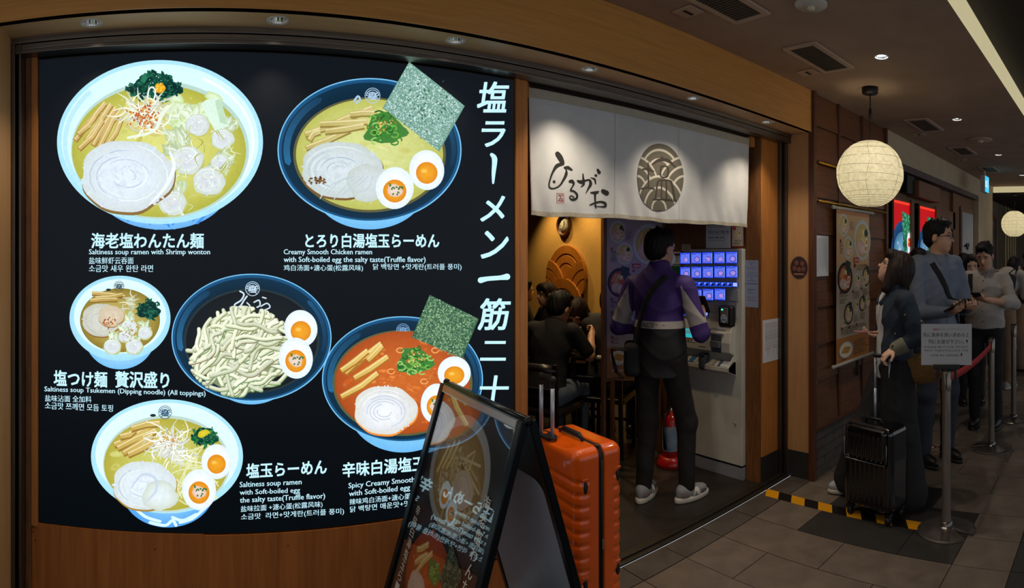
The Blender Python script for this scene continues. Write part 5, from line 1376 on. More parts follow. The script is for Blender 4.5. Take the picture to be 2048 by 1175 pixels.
MB().box(.0, .058, ya, yb_, .10, 1.602).obj('door', M_CRM, tm, .004)
MB().box(.008, .058, ya, yb_, 0, .085).obj('plinth', mat('plinth_grey', (150, 150, 158), .5, vary=.05), tm, .002)
MB().box(.012, .05, ya + .01, yb_ - .01, .085, .10).obj('shadow_gap', M_BLACK, tm)
MB().box(-.006, .0, ya + .045, yb_ - .005, 1.12, 1.585).obj('button_panel', M_GREYP, tm, .003)
def cm(a, b): return 1350 + a / 7.344, 480 + b / 7.344
def cm2(a, b): return 1350 + a / 7.344, 630 + b / 7.344
rows = [(180, 345, [(98, 236), (254, 402), (420, 570), (592, 748), (768, 932)], 26), (388, 556, [(98, 240), (258, 405), (424, 576), (594, 752), (768, 938)], 25), (715, 882, [(104, 246), (262, 410), (428, 582), (600, 758)], 25)]
M_BTN = print_mat('button_glow', glow=1.0, rough=.3); R = random.Random(4)
kk = 0
for (y0, y1, cols, h_) in rows:
    for ci, (x0, x1) in enumerate(cols):
        a, b_ = cm(x0, y0 - ci * 4 + 6), cm(x1, y1 - ci * 2)
        q = mpatch(a[0], a[1], b_[0], b_[1])
        bt = MB().box(-.016, -.004, q[0], q[1], q[2], q[3]).obj('picture_button', mat('button_shell', (40, 48, 90), .3, vary=.05), tm, .0015)
        def bf(u, v, z, q=q): return (-.0165 - z, q[1] - u * (q[1] - q[0]), q[2] + (1 - v) * (q[3] - q[2]))
        P = Painter(bf, step=3e-5)
        P.rect(.0, .0, 1, 1, (34, 70, 240)); P.ell(.5, .5, .46, .46, (120, 150, 255), (70, 100, 250), n=16); P.rect(.08, .1, .9, .92, (98, 120, 246))
        P.rect(.94, .05, .99, .95, (150, 180, 255))
        fake_lines(P, .12, .8, .12, .24, 1, (40, 40, 110), R)
        k_ = 'wsswsddwsswdrw'[kk % 14]; kk += 1
        cx, cy = .62, .62
        P.ell(cx, cy, .28, .27, (70, 90, 200) if k_ == 'w' else (60, 60, 140), n=18); P.ell(cx, cy, .23, .22, (160, 150, 240), (130, 120, 230), n=16)
        for j in range(9): P.ell(cx + R.gauss(0, .09), cy + R.gauss(0, .08), R.uniform(.03, .07), R.uniform(.02, .06), R.choice([(220, 140, 220), (250, 110, 160), (180, 170, 255), (70, 80, 160), (230, 170, 210)]), (170, 140, 230), n=8, rings=(0, 1), lift=(j % 3 == 0))
        P.rect(.12, .78, .24, .9, (150, 40, 150)); P.text('¥', .14, .22, .88, .8, (220, 200, 255))
        P.obj('picture', M_BTN, bt)
q = mpatch(*cm(782, 728), *cm(938, 890)); MB().box(-.012, -.004, *q[:2], *q[2:]).obj('blank_button', M_GREYP, tm, .0015)
for (y0, y1, x0, dx, n_, full) in ((608, 672, 100, 84.5, 10, 0), (922, 1005, 104, 80, 4, 1), (1025, 1100, 106, 80, 5, 2)):
    for i in range(n_):
        a, b_ = cm(x0 + i * dx + 3, y0 + i * 1.2), cm(x0 + (i + 1) * dx - 6, y1 + i * 1.2); q = mpatch(a[0], a[1], b_[0], b_[1])
        bt = MB().box(-.014, -.004, q[0], q[1], q[2], q[3]).obj('small_button', MATS['button_shell'], tm, .001)
        def bf(u, v, z, q=q): return (-.0145 - z, q[1] - u * (q[1] - q[0]), q[2] + (1 - v) * (q[3] - q[2]))
        P = Painter(bf, step=3e-5); last = (full == 2 and i == 4) or (full == 0 and i == 9)
        P.rect(0, 0, 1, 1, (40, 84, 240))
        if last: P.rect(.1, .12, .9, .88, (170, 190, 255))
        elif full == 1 and i >= 2: P.rect(.14, .1, .86, .86, (30, 20, 50))
        elif full == 1: P.ell(.5, .5, .22, .36, (200, 170, 230), (90, 110, 240), n=12)
        else:
            P.poly([(.3, .85), (.4, .45), (.75, .2), (.9, .25), (.85, .85)], (12, 14, 40)); P.rect(.08, .2, .5, .3, (190, 190, 240)); P.rect(.08, .4, .4, .5, (150, 160, 240))
        P.obj('picture', M_BTN, bt)
# instruction sheet and card reader
q = mpatch(*cm(510, 925), *cm(690, 1165))
def bf(u, v, z): return (-.0065 - z, q[1] - u * (q[1] - q[0]), q[2] + (1 - v) * (q[3] - q[2]))
P = Painter(bf, step=4e-5); P.rect(0, 0, 1, 1, (150, 152, 160)); P.text('In case of cash.', .22, .8, .12, .07, (40, 40, 60)); P.ell(.5, .2, .04, .04, (120, 20, 30), n=10); P.text('Please select your food tickets.', .06, .94, .36, .30, (40, 40, 60)); P.ell(.5, .8, .04, .04, (120, 20, 30), n=10)
P.text('In case of credit card', .1, .9, .55, .5, (40, 40, 60)); P.text('Transaction (Bank).', .15, .85, .65, .6, (40, 40, 60)); P.text('After payment is completed', .06, .94, .95, .9, (40, 40, 60)); P.obj('instruction_sheet', print_mat('paper_print', rough=.7), tm)
cr = Solid(.003); q = mpatch(*cm(700, 955), *cm(905, 1270)); cy_, cz_ = (q[0] + q[1]) / 2, (q[2] + q[3]) / 2
cr.rbox((-.03, cy_, cz_), (.028, (q[1] - q[0]) / 2, (q[3] - q[2]) / 2), .02); cro = cr.obj('card_reader', M_BLACK, tm)
MB().box(-.062, -.056, cy_ - .032, cy_ + .034, cz_ - .045, cz_ + .062).obj('reader_face', mat('reader_silver', (150, 146, 140), .35, metal=.6, vary=.1), cro, .004)
def bf(u, v, z): return (-.0622 - z, cy_ - u, cz_ + v)
P = Painter(bf, step=4e-5); P.ell(-.002, -.012, .027, .030, (190, 196, 206)); P.ell(-.002, -.012, .023, .026, (170, 178, 190)); P.ell(-.012, -.022, .006, .009, (30, 100, 170)); P.ell(.007, -.022, .006, .009, (30, 100, 170)); P.ell(-.002, .003, .004, .003, (170, 40, 40)); P.obj('touch_mark', MATS['paper_print'], cro)
MB().box(-.064, -.061, cy_ + .010, cy_ + .024, cz_ + .044, cz_ + .052).obj('green_light', mat('green_led', (60, 255, 150), .3, emit=(60, 255, 160), estr=2.5), cro)
# payment unit: bulging body, screen, slots, pockets, shelf
q = mpatch(*cm2(95, 130), *cm2(930, 590)); by0, by1 = q[0] + .02, q[1]
b = MB(); prof = [(0, 1.085), (-.035, 1.08), (-.060, 1.02), (-.072, .95), (-.070, .885), (-.028, .865), (0, .862)]
b.prism([(x, by0, z) for x, z in prof], (0, 0, 0), (0, by1 - by0, 0)); b.obj('payment_unit', M_CRM, tm, .004)
def onface(z): 
    for (x0, z0), (x1, z1) in zip(prof, prof[1:]):
        if z1 <= z <= z0: return x0 + (x1 - x0) * (z0 - z) / max(z0 - z1, 1e-6)
    return -.07
def pq(a, b_, c, d):
    r = mpatch(*cm2(a, b_), *cm2(c, d)); return r
def fpatch(r, out, name, m, parent=tm, bev=.002):
    zt, zb = r[3], r[2]; xt, xb = onface(zt) - out, onface(zb) - out
    return MB().prism([(xt, r[0], zt), (xb, r[0], zb), (xb + .02, r[0], zb), (xt + .02, r[0], zt)], (0, 0, 0), (0, r[1] - r[0], 0)).obj(name, m, parent, bev)
bz = fpatch(pq(150, 145, 395, 365), .004, 'screen_bezel', M_CRM)
fpatch(pq(180, 190, 388, 305), .0065, 'screen', mat('screen_cyan', (40, 190, 200), .2, emit=(38, 176, 186), estr=.9, vary=.05), bz, 0)
r = pq(215, 205, 370, 255); fpatch(r, .0072, 'screen_oval', mat('screen_grey', (100, 140, 150), .3, emit=(84, 140, 150), estr=.7), bz, 0)
for i in range(5): fpatch(pq(155 + 42 * i, 312, 182 + 42 * i, 345), .0085, 'coin_button', mat('orange_button', (200, 110, 70), .4, vary=.1), bz, .001)
fpatch(pq(430, 180, 515, 310), .004, 'note_slot', M_GREYP); fpatch(pq(445, 190, 500, 290), .006, 'slot_mouth', M_BLACK)
r = pq(535, 185, 600, 260); fpatch(r, .004, 'coin_slot', M_BLACK)
fpatch(pq(445, 440, 545, 515), .004, 'reject_window', M_BLACK)
fpatch(pq(590, 240, 810, 560), .012, 'note_hood', M_CRM); fpatch(pq(625, 262, 775, 525), .0145, 'note_tray', mat('tray_grey', (72, 76, 84), .5, vary=.1))
fpatch(pq(640, 360, 772, 450), .026, 'tray_lip', mat('tray_grey2', (88, 92, 100), .5, vary=.1)); fpatch(pq(610, 185, 810, 205), .003, 'slot_caption', M_GREYP, bev=0)
# lower shelf with pockets
r = pq(100, 660, 900, 930); zs1, zs0 = r[3], r[2]
sy0, sy1 = by0, by1
zt = .865
b = MB(); b.prism([(0, sy0, .72), (-.085, sy0, .755), (-.085, sy0, .785), (-.03, sy0, .82), (0, sy0, .82)], (0, 0, 0), (0, sy1 - sy0, 0)); b.obj('coin_shelf', M_CRM, tm, .003)
for y_ in (sy0, sy1 - .006): MB().prism([(0, y_, .72), (-.085, y_, .755), (-.085, y_, .785), (-.02, y_, .868), (0, y_, .868)], (0, 0, 0), (0, .006, 0)).obj('shelf_cheek', M_CRM, tm)
def shp(fu0, fu1, name, m, z0=.788, z1=.818, out=.004):
    ya_, yb2 = sy1 - (sy1 - sy0) * fu0, sy1 - (sy1 - sy0) * fu1
    return MB().prism([(-.082 - out * .3, yb2, z0 + out), (-.034 - out * .3, yb2, z1 + out), (-.034, yb2, z1 - .01), (-.082, yb2, z0 - .01)], (0, 0, 0), (0, ya_ - yb2, 0)).obj(name, m, tm, .001)
shp(.05, .20, 'coin_well', M_BLACK); shp(.22, .42, 'stamp_panel', mat('stamp_white', (180, 182, 186), .5, vary=.05)); shp(.28, .37, 'stamp_screen', mat('stamp_blue', (60, 110, 160), .3, vary=.1), out=.006)
g = Solid(.004); yc = sy1 - (sy1 - sy0) * .53; g.cone((-.062, yc, .775), (-.058, yc, .85), .038, .042, .01).cone((-.062, yc, .80), (-.058, yc, .88), .032, .038, .01, sub=True); g.obj('ticket_cup', mat('cup_grey', (62, 66, 72), .5, vary=.1), tm)
shp(.64, .97, 'notice_card', mat('card_white', (186, 188, 192), .5, vary=.05)); shp(.70, .76, 'notice_square', mat('beige_sq', (150, 140, 120), .5, vary=.1), out=.0055); shp(.80, .85, 'notice_square', MATS['tray_grey'], out=.0055)
MB().ball((-.006, ya + .06, .39), (.008, .008, .008), 10, 6).obj('lock', M_REFL, tm); MB().ball((-.006, yb_ - .03, .67), (.006, .006, .006), 10, 6).obj('lock', M_BLACK, tm)

# ------------------------------------------------------------------ paper notices
M_PAPER = MATS['paper_print']
def notice(name, label, origin, fn, W_, H_, paint, cat='notice', m=None):
    t = thing(name, label, cat, origin); P = Painter(lambda a, b, z: tuple(Vector(fn(a, b, z)) - Vector(origin)), step=4e-5)
    P.rect(0, 0, 1, 1, (222, 224, 228)); paint(P)
    b = MB(); c = [Vector(fn(a, b_, -.0004)) - Vector(origin) for a, b_ in ((0, 0), (1, 0), (1, 1), (0, 1))]; d = [Vector(fn(a, b_, -.0012)) - Vector(origin) for a, b_ in ((0, 0), (1, 0), (1, 1), (0, 1))]
    b.add(c + d, [(0, 1, 2, 3), (7, 6, 5, 4), (0, 4, 5, 1), (1, 5, 6, 2), (2, 6, 7, 3), (3, 7, 4, 0)]); b.obj('sheet', mat('white_paper', (214, 216, 220), .8, vary=.04), t)
    P.obj('print', m or M_PAPER, t); return t
def faceX(px0, py0, px1, py1, X):
    Ya, _ = onX(px0, py0, X); Yb, _ = onX(px1, py0, X); z1_ = onX((px0 + px1) / 2, py0, X)[1]; z0_ = onX((px0 + px1) / 2, py1, X)[1]
    return (lambda u, v, z: (X - z, Ya + (Yb - Ya) * u, z1_ + (z0_ - z1_) * v)), (X, (Ya + Yb) / 2, z0_)
def faceY(px0, py0, px1, py1, Y):
    Xa, _ = onY(px0, py0, Y); Xb, _ = onY(px1, py0, Y); z1_ = onY((px0 + px1) / 2, py0, Y)[1]; z0_ = onY((px0 + px1) / 2, py1, Y)[1]
    return (lambda u, v, z: (Xa + (Xb - Xa) * u, Y - z, z1_ + (z0_ - z1_) * v)), ((Xa + Xb) / 2, Y, z0_)
fn, o = faceX(1412, 449, 1461, 496, 3.258)
def pt(P): P.text('All of our char siu', .1, .94, .36, .22, (30, 40, 80), .01); P.text('made with pork.', .1, .78, .62, .48, (30, 40, 80), .01); P.stroke([(.1, .4), (.94, .4)], .012, (40, 50, 90)); P.stroke([(.1, .66), (.8, .66)], .012, (40, 50, 90)); P.text('当店のチャーシューは豚肉', .12, .7, .12, .05, (40, 40, 60))
notice('paper_notice', 'white notice reading All of our char siu made with pork, above the machine', o, fn, 1, 1, pt)
fn, o = faceX(1462.5, 450, 1489, 494, 3.257)
def pt(P): P.rect(0, 0, 1, 1, (130, 44, 34)); P.rect(.07, .06, .93, .94, (196, 180, 160)); mini_bowl(P, .55, .42, .2, .17, 's', R); P.rect(.12, .08, .36, .2, (180, 40, 30)); P.text('餃子', .3, .8, .76, .66, (60, 30, 20)); fake_lines(P, .2, .85, .8, .9, 2, (90, 70, 60), R)
notice('small_menu_card', 'small red-bordered menu card with a bowl, above the right corner of the machine', o, fn, 1, 1, pt, 'menu card')
fn, o = faceX(1341, 503, 1361, 527, 3.258)
def pt(P): P.text('食券をお買い求め', .1, .9, .2, .1, (150, 40, 40)); fake_lines(P, .1, .92, .3, .9, 5, (90, 90, 100), R)
notice('paper_notice', 'small white notice with one red line, upper left beside the machine', o, fn, 1, 1, pt)
fn, o = faceX(1332, 527, 1361, 560, 3.258)
def pt(P): P.rect(.0, 0, 1, 1, (150, 170, 180)); P.rect(.18, .14, .42, .94, (150, 140, 30)); P.rect(.42, .14, .98, .94, (22, 84, 62)); P.stroke([(.0, .05), (1, .05)], .03, (40, 60, 90))
notice('coloured_notice', 'yellow and green notice card left of the machine', o, fn, 1, 1, pt)
fn, o = faceX(1363.5, 488, 1381, 502, 3.19)
def pt(P): P.rect(0, 0, 1, 1, (176, 164, 140)); P.text('販売中', .15, .85, .35, .15, (150, 50, 40)); P.text('お釣り', .25, .75, .62, .45, (40, 40, 40)); fake_lines(P, .15, .85, .7, .95, 1, (120, 130, 50), R)
notice('small_label', 'small beige label standing on the top left corner of the machine', o, fn, 1, 1, pt, 'label')
fn, o = faceX(1490.5, 520, 1516.5, 614, 3.2315)
def pt(P):
    P.rect(0, 0, 1, 1, (150, 160, 190)); ink = (40, 40, 60)
    P.text('In case of cash.', .2, .8, .06, .035, ink); P.ell(.5, .085, .05, .012, (120, 20, 30), n=10); P.text('After inserting cash, select', .08, .92, .16, .135, ink); P.text('your food tickets.', .1, .8, .195, .175, ink)
    P.text('Pay Credit Card', .2, .8, .29, .265, ink); P.text('In case of card (Bank)', .06, .94, .34, .315, ink); P.ell(.5, .385, .05, .012, (120, 20, 30), n=10); P.text('After choosing a ticket,', .1, .9, .45, .425, ink); P.stroke([(0, .5), (1, .5)], .008, ink)
    P.text('券売機の使い方', .2, .8, .64, .61, ink); P.text('ご注意ください。', .2, .8, .70, .675, ink); P.text('現金のみとなります', .15, .9, .80, .775, (150, 40, 40)); P.text('一万円札は使えません', .08, .94, .86, .835, (150, 40, 40))
notice('payment_instructions', 'long bluish payment instruction sheet on the dark oak post', o, fn, 1, 1, pt)
fn, o = faceY(1525.5, 638, 1557.5, 722, 2.251)
def pt(P):
    for i in range(7):
        c = (140, 40, 36) if i in (1, 2) else (90, 86, 80)
        for j, ch in enumerate('当店ではお客様へのお願いです'[:(14 - (i * 3) % 5)]): P.text(ch, .86 - i * .12, .93 - i * .12, .12 + j * .058, .08 + j * .058, c)
t_ = notice('vertical_notice', 'white notice with vertical red and grey writing, left of the shutter guide', o, fn, 1, 1, pt)
fn, o = faceY(1630, 471, 1657, 552, 1.986)
def pt(P):
    for i in range(9):
        for j in range(15 - (i * 5) % 4): P.text('本日はご来店頂き誠に有難う御座'[(i + j) % 15], .88 - i * .09, .93 - i * .09, .10 + j * .056, .07 + j * .056, (60, 60, 60), res=1)
notice('vertical_notice', 'white sheet of vertical handwriting on the brown plank wall, left of the hanging menu', o, fn, 1, 1, pt)
P = Painter(lambda a, b, z: (3.474 - z - .0005, a, b), step=4e-5)
Yc, Zc = onX(1598, 535, 3.474); rr = .072
P.ell(Yc, Zc, rr, rr * 1.12, (96, 70, 60)); P.ell(Yc, Zc, rr * .93, rr * 1.04, (52, 32, 38))
for dx, dy in ((-.026, .03), (.02, .034), (-.036, -.008), (0, -.012), (.036, -.004)): P.ell(Yc + dx, Zc + dy, .015, .016, (150, 90, 60)); P.ell(Yc + dx, Zc + dy, .010, .011, (60, 36, 40)); P.rect(Yc + dx - .005, Zc + dy - .004, Yc + dx + .005, Zc + dy + .004, (176, 110, 80))
P.rect(Yc - .04, Zc - .05, Yc + .04, Zc - .04, (176, 120, 90))
tag(P.obj('round_sticker', MATS['paper_print']), 'round dark sticker with little icons on the tan jamb', 'sticker')
# ------------------------------------------------------------------ helpers for placing figures
def toL(root, rz, p):
    c, s_ = math.cos(-rz), math.sin(-rz); x, y = p[0] - root[0], p[1] - root[1]
    return V(x * c - y * s_, x * s_ + y * c, p[2])
def deg(a): return -math.radians(a)
from mathutils.bvhtree import BVHTree
def projector(ob, dirn, off=.004):
    """maps (u, v) in the plane across dirn onto the garment's surface"""
    me = ob.data; bv = BVHTree.FromPolygons([tuple(v.co) for v in me.vertices], [tuple(p.vertices) for p in me.polygons])
    dirn = Vector(dirn).normalized(); sx = dirn.cross(Vector((0, 0, 1))).normalized()
    last = [Vector((0, 0, 0))]
    def fn(u, v, z):
        o = sx * u + Vector((0, 0, v)) - dirn * 1.0
        h = bv.ray_cast(o, dirn)
        if h[0] is not None: last[0] = h[0] - dirn * (off + z)
        return last[0]
    return fn

# the two-tone track jacket: purple above, a white band, black below, white upper sleeves
def jacket_mat():
    m = mat('track_jacket', (66, 36, 120), .7, bump=.12, bscale=90); N = m.node_tree.nodes; Lk = m.node_tree.links; b = N['Principled BSDF']
    tc = N.new('ShaderNodeTexCoord'); sx = N.new('ShaderNodeSeparateXYZ'); Lk.new(tc.outputs['Object'], sx.inputs[0])
    def mth(op, a, b_):
        n = N.new('ShaderNodeMath'); n.operation = op
        for i, v in enumerate((a, b_)):
            if isinstance(v, (int, float)): n.inputs[i].default_value = v
            elif v is not None: Lk.new(v, n.inputs[i])
        return n.outputs[0]
    ax = mth('ABSOLUTE', sx.outputs[0], None); z = sx.outputs[2]
    def mixc(f, c1, c2):
        n = N.new('ShaderNodeMix'); n.data_type = 'RGBA'; Lk.new(f, n.inputs[0])
        for i, c in ((6, c1), (7, c2)):
            if isinstance(c, tuple): n.inputs[i].default_value = lin(c) + [1]
            else: Lk.new(c, n.inputs[i])
        return n.outputs[2]
    sl = mth('MULTIPLY', mth('GREATER_THAN', ax, .185), mth('GREATER_THAN', z, mth('ADD', mth('MULTIPLY', ax, .35), 1.035)))
    sl = mth('MULTIPLY', sl, mth('LESS_THAN', z, mth('ADD', mth('MULTIPLY', ax, -1.6), 1.67)))
    band = mth('MULTIPLY', mth('GREATER_THAN', z, 1.105), mth('LESS_THAN', ax, .19)); band2 = mth('MULTIPLY', mth('LESS_THAN', z, 1.150), band)
    low = mth('MULTIPLY', mth('LESS_THAN', z, 1.105), mth('LESS_THAN', ax, .20))
    c = mixc(low, (58, 33, 104), (18, 17, 21)); c = mixc(band2, c, (168, 160, 155)); c = mixc(sl, c, (160, 154, 152)); Lk.new(c, b.inputs['Base Color'])
    return m
rt = (2.60, 2.60); a_ = deg(72)
J = dict(shL=V(-.185, -.01, 1.37), shR=V(.185, -.01, 1.37), elL=V(-.29, -.02, 1.09), elR=V(.28, .02, 1.07), wrL=V(-.12, .20, 1.06), wrR=V(.17, .27, 1.17), hdR=V(-.1, 1, .25), anR=V(.15, .09, .085), anL=V(-.10, -.02, .085),
         knR=V(.14, .11, .49), knL=V(-.09, .02, .50), toR=V(.45, 1, 0), toL=V(-.1, 1, 0), yaw=-.28, pitch=-.08)
M_SNK = mat('pale_grey_suede', (150, 150, 152), .85, vary=.12, vscale=30, bump=.2, bscale=200)
t, J_, hp = person('man in purple and black track jacket with white sleeve panels, standing at the ticket machine', (rt[0], rt[1], 0), a_, 1.715, J, top='jacket', topm=jacket_mat(), bot='trousers', botm=M_DTROU, hem=.80, shoe=M_SNK, h=.0065, width=1.04, fold=.0055,
    topfn=lambda g, J, R, hp: g.cone(J['nek'] - V(0, 0, .02), J['nek'] + V(0, .012, .045), .072, .069, .02))
jk = [c for c in t.children if c.name.startswith('jacket')][0]
P = Painter(projector(jk, (.1, 1, 0), .002), step=4e-5)
P.text('BILLIARDS', -.10, .04, 1.112, 1.142, (50, 46, 60), .01, slant=.3); P.stroke([(.05, 1.13), (.10, 1.128)], .003, (50, 46, 60))
P.obj('back_lettering', MATS['cloth_ink'], jk)
for q, r_ in ((1, 'R'),):
    sw = MB(); 
    sw.tube([hp(.078, .02, .012), hp(.090, -.015, .01), hp(.087, -.02, -.03), hp(.075, .04, -.06)], .0016, 6); sw.obj('mask_loop', mat('mask_white', (206, 206, 210), .8, vary=.04), t)
mk = Solid(.005); mk.ell(hp(0, .065, -.06), (.058, .052, .05), rotm(J_['yaw'], -.08), .01); mk.ell(hp(0, .0, -.05), (.075, .075, .09), rotm(J_['yaw'], -.08), .01, sub=True); mk.obj('face_mask', MATS['mask_white'], t)
# sneakers: panels, laces
M_SNKW = mat('pale_cream_panel', (206, 200, 186), .7, vary=.06); M_SNKD = mat('slate_suede', (104, 110, 120), .85, vary=.1, bump=.2, bscale=200)
for so in [c for c in t.children if c.name.startswith('shoe')]:
    bb_ = [Vector(v) for v in so.bound_box]; c0 = sum(bb_, Vector()) / 8
    isR = c0.x > 0; an = J_['anR' if isR else 'anL']; d = unit(V(*J_['toR' if isR else 'toL']) * V(1, 1, 0)); sd = V(-d[1], d[0], 0)
    for e in (-1, 1):
        P = Painter(projector(so, tuple(-sd * e)), step=2e-4); cu_ = an[0] * 0
        o = an[:2] @ (np.cross(-sd * e, V(0, 0, 1))[:2]); sg_ = 1 if (np.cross(-sd * e, V(0, 0, 1)) @ d) > 0 else -1
        X_ = lambda f: o + sg_ * f
        def patch(q, col, m=7):
            pts = []
            for i in range(m + 1):
                for j in range(m + 1):
                    u, v = i / m, j / m; pts.append(tuple((q[0][k] * (1 - u) + q[3][k] * u) * (1 - v) + (q[1][k] * (1 - u) + q[2][k] * u) * v for k in (0, 1)))
            P.add(pts, [(i * (m + 1) + j, (i + 1) * (m + 1) + j, (i + 1) * (m + 1) + j + 1, i * (m + 1) + j + 1) for i in range(m) for j in range(m)], col)
        P.z = .0025; patch([(X_(.008), .034), (X_(.034), .082), (X_(.062), .080), (X_(.075), .034)], (214, 208, 194))
        P.z = .0020; patch([(X_(.085), .036), (X_(.085), .060), (X_(.125), .056), (X_(.150), .036)], (96, 102, 114)); patch([(X_(-.068), .034), (X_(-.070), .068), (X_(-.035), .072), (X_(-.015), .034)], (150, 130, 122))
        P.z = .0032; patch([(X_(.026), .036), (X_(.032), .060), (X_(.038), .060), (X_(.048), .036)], (120, 124, 130), 3)
        P.obj('side_panel', MATS['cloth_ink'], so)
    lc = MB()
    for k in range(4):
        c = V(an[0], an[1], 0) + d * (.035 + .02 * k) + V(0, 0, .098 - .008 * k); lc.tube([c - sd * .026 - V(0, 0, .012), c + V(0, 0, .004), c + sd * .026 - V(0, 0, .012)], .003, 6)
    lc.obj('laces', M_SNKW, so)
    sl = Solid(.006); R3 = np.stack([sd, d, V(0, 0, 1)], 1); g0 = V(an[0], an[1], an[2] - .085 * J_['s'])
    sl.ell(g0 + d * .045 + V(0, 0, .014), (.053, .142, .07), R3, .01); sl.post.append(cutplane(g0 + V(0, 0, .001), (0, 0, -1))); sl.post.append(cutplane(g0 + V(0, 0, .034), (0, 0, 1)))
    for c in list(so.children):
        if c.name.startswith('sole'): bpy.data.objects.remove(c)
    sl.obj('chunky_sole', M_SNKW, so)
# his shoulder bag: strap across the back, pouch on the left hip
bg = thing('shoulder_bag', 'black shoulder bag worn across the back of the man in purple', 'bag', (rt[0], rt[1], 0), a_)
pj = projector(jk, (.1, 1, 0), .004)
def sband(pr_, pts, w_, name, m, parent, n=26, lift=.003):
    v = []; f = []
    for i in range(n + 1):
        t_ = i / n * (len(pts) - 1); k = min(int(t_), len(pts) - 2); q = t_ - k
        a = Vector(pts[k][:2]) * (1 - q) + Vector(pts[k + 1][:2]) * q; d = (Vector(pts[k + 1][:2]) - Vector(pts[k][:2])).normalized(); nn = Vector((-d.y, d.x)) * w_ / 2
        for e in (a - nn, a + nn): p = pr_(e.x, e.y, lift * .2); p2 = pr_(e.x, e.y, lift); v += [p, p2]
    b = MB(); F_ = []
    for i in range(n):
        a, c = 4 * i, 4 * (i + 1); F_ += [(a + 1, c + 1, c + 3, a + 3), (a, a + 1, a + 3, a + 2) if i == 0 else (a, c, c + 1, a + 1), (a + 2, a + 3, c + 3, c + 2), (a, a + 2, c + 2, c)]
    b.add(v, F_, True); return b.obj(name, m, parent)
sband(pj, [(.095, 1.43), (.02, 1.33), (-.06, 1.18), (-.10, 1.02), (-.13, .93)], .04, 'strap', M_BLKC, bg)
g = Solid(.007); g.rbox((-.17, -.05, .90), (.05, .12, .10), .03, rotm(.5)); g.post.append(folds(.002, 14)); g.obj('pouch', M_BLKC, bg)
strap(bg, 'hanging_strap', [(-.13, -.17, .97), (-.26, -.15, .97), (-.30, -.08, .90), (-.28, -.06, .80), (-.2, -.12, .78)], .028, .006, M_BLKC)
ph = thing('smartphone', 'dark phone held up by the man in purple at the ticket machine', 'phone', (rt[0], rt[1], 0), a_)
Mr = Matrix.Translation((.155, .345, 1.225)) @ Matrix.Rotation(-.9, 4, 'X'); MB().box(-.036, .036, -.075, .075, -.004, .004, Mr).obj('phone_body', M_BLACK, ph, .003)

# woman looking up at the hanging menu
rt = (3.40, 1.36); a_ = .72
L = lambda x, y, z: toL(rt, a_, (x, y, z))
def open_front(g, J, R, hp):
    g.rbox(J['che'] + V(.005, .15, -.2), (.062, .13, .42), .01, None, .01, sub=True)
    g.cone(J['nek'] + V(-.07, .03, .0), J['nek'] + V(-.03, .10, -.1), .022, .018, .015); g.cone(J['nek'] + V(.07, .03, .0), J['nek'] + V(.03, .10, -.1), .022, .018, .015)
M_DENIM = mat('dark_denim', (44, 58, 72), .8, color2=(28, 38, 52), vscale=14, bump=.35, bscale=160)
J = dict(nek=V(0, -.01, 1.36), hea=V(0, -.005, 1.475), pitch=.42, yaw=-.42, shL=V(-.165, -.02, 1.285), shR=V(.165, -.01, 1.285), che=V(0, 0, 1.17), wai=V(0, 0, 1.0), pel=V(0, 0, .88),
         elL=L(3.29, 1.16, 1.06), wrL=L(3.262, 1.30, .985), hdL=V(-.05, 1, -.45), pnL=V(0, -.2, -1), curlL=.7, elR=V(.20, -.03, 1.03), wrR=L(3.42, 1.47, 1.05), hdR=V(-.35, 1, .05), pnR=V(-.1, 0, 1), curl=.35,
         hiL=V(-.085, 0, .84), hiR=V(.085, 0, .84), knL=V(-.09, 0, .46), knR=V(.10, .12, .46), anL=V(-.09, -.05, .085), anR=L(3.43, 1.70, .085), toR=L(3.43 + .5, 1.70 + 1, 0) - L(3.43, 1.70, 0))
J['anR'] = L(3.44, 1.66, .085); J['toR'] = (.1, 1, 0)
t, J_, hp = person('woman with a dark bob and denim jacket looking up at the hanging menu', (rt[0], rt[1], 0), a_, 1.60, J, skin=M_SKINP, hair='bob', hairm=M_HAIRB, top='denim_jacket', topm=M_DENIM, bot='wide_trousers', botm=M_BLKC, hem=.80, wide_leg=.085, h=.0065, topfn=open_front,
    fold=.005, shoe=mat('pale_trainer', (176, 182, 188), .6, vary=.06))
te = Solid(.007); torso(te, J_, .006); te.cone(J_['wai'], J_['pel'] - V(0, 0, .08), .14, .15, .03, sq=(0, .74, V(0, 1, 0))); te.post.append(cutplane((0, 0, .795), (0, 0, -1))); te.post.append(folds(.003, 16)); te.obj('white_tee', mat('white_tee', (206, 208, 208), .85, vary=.05, bump=.1, bscale=90), t)
dj = [c for c in t.children if c.name.startswith('denim_jacket')][0]
bt = MB()
pf = projector(dj, (1, .25, 0), .001)
for (u, v) in ((-.06, 1.20), (-.075, 1.08), (-.085, .97), (-.09, .86), (.03, 1.16)): bt.ball(pf(u, v, 0), .007, 8, 5)
o_ = bt.obj('metal_buttons', mat('dull_brass', (150, 140, 120), .35, metal=.8, vary=.1), dj); o_['kind'] = 'stuff'
g = Solid(.005); g.cone(J_['elL'] + (J_['wrL'] - J_['elL']) * .62, J_['elL'] + (J_['wrL'] - J_['elL']) * .92, .049, .046, .01); g.obj('turned_cuff', mat('denim_inside', (122, 122, 104), .85, vary=.1, bump=.2, bscale=200), dj)
g = Solid(.004); wv = J_['wrL']; g.rbox(wv + V(-.026, .01, .012), (.008, .019, .021), .006); wt = g.obj('smart_watch', M_BLACK, t)
MB().tube([wv + V(.024 * math.cos(a), .012, .024 * math.sin(a)) for a in np.linspace(0, 6.28, 15)], .006, 6).obj('watch_band', M_BLACK, wt)
gl = MB()
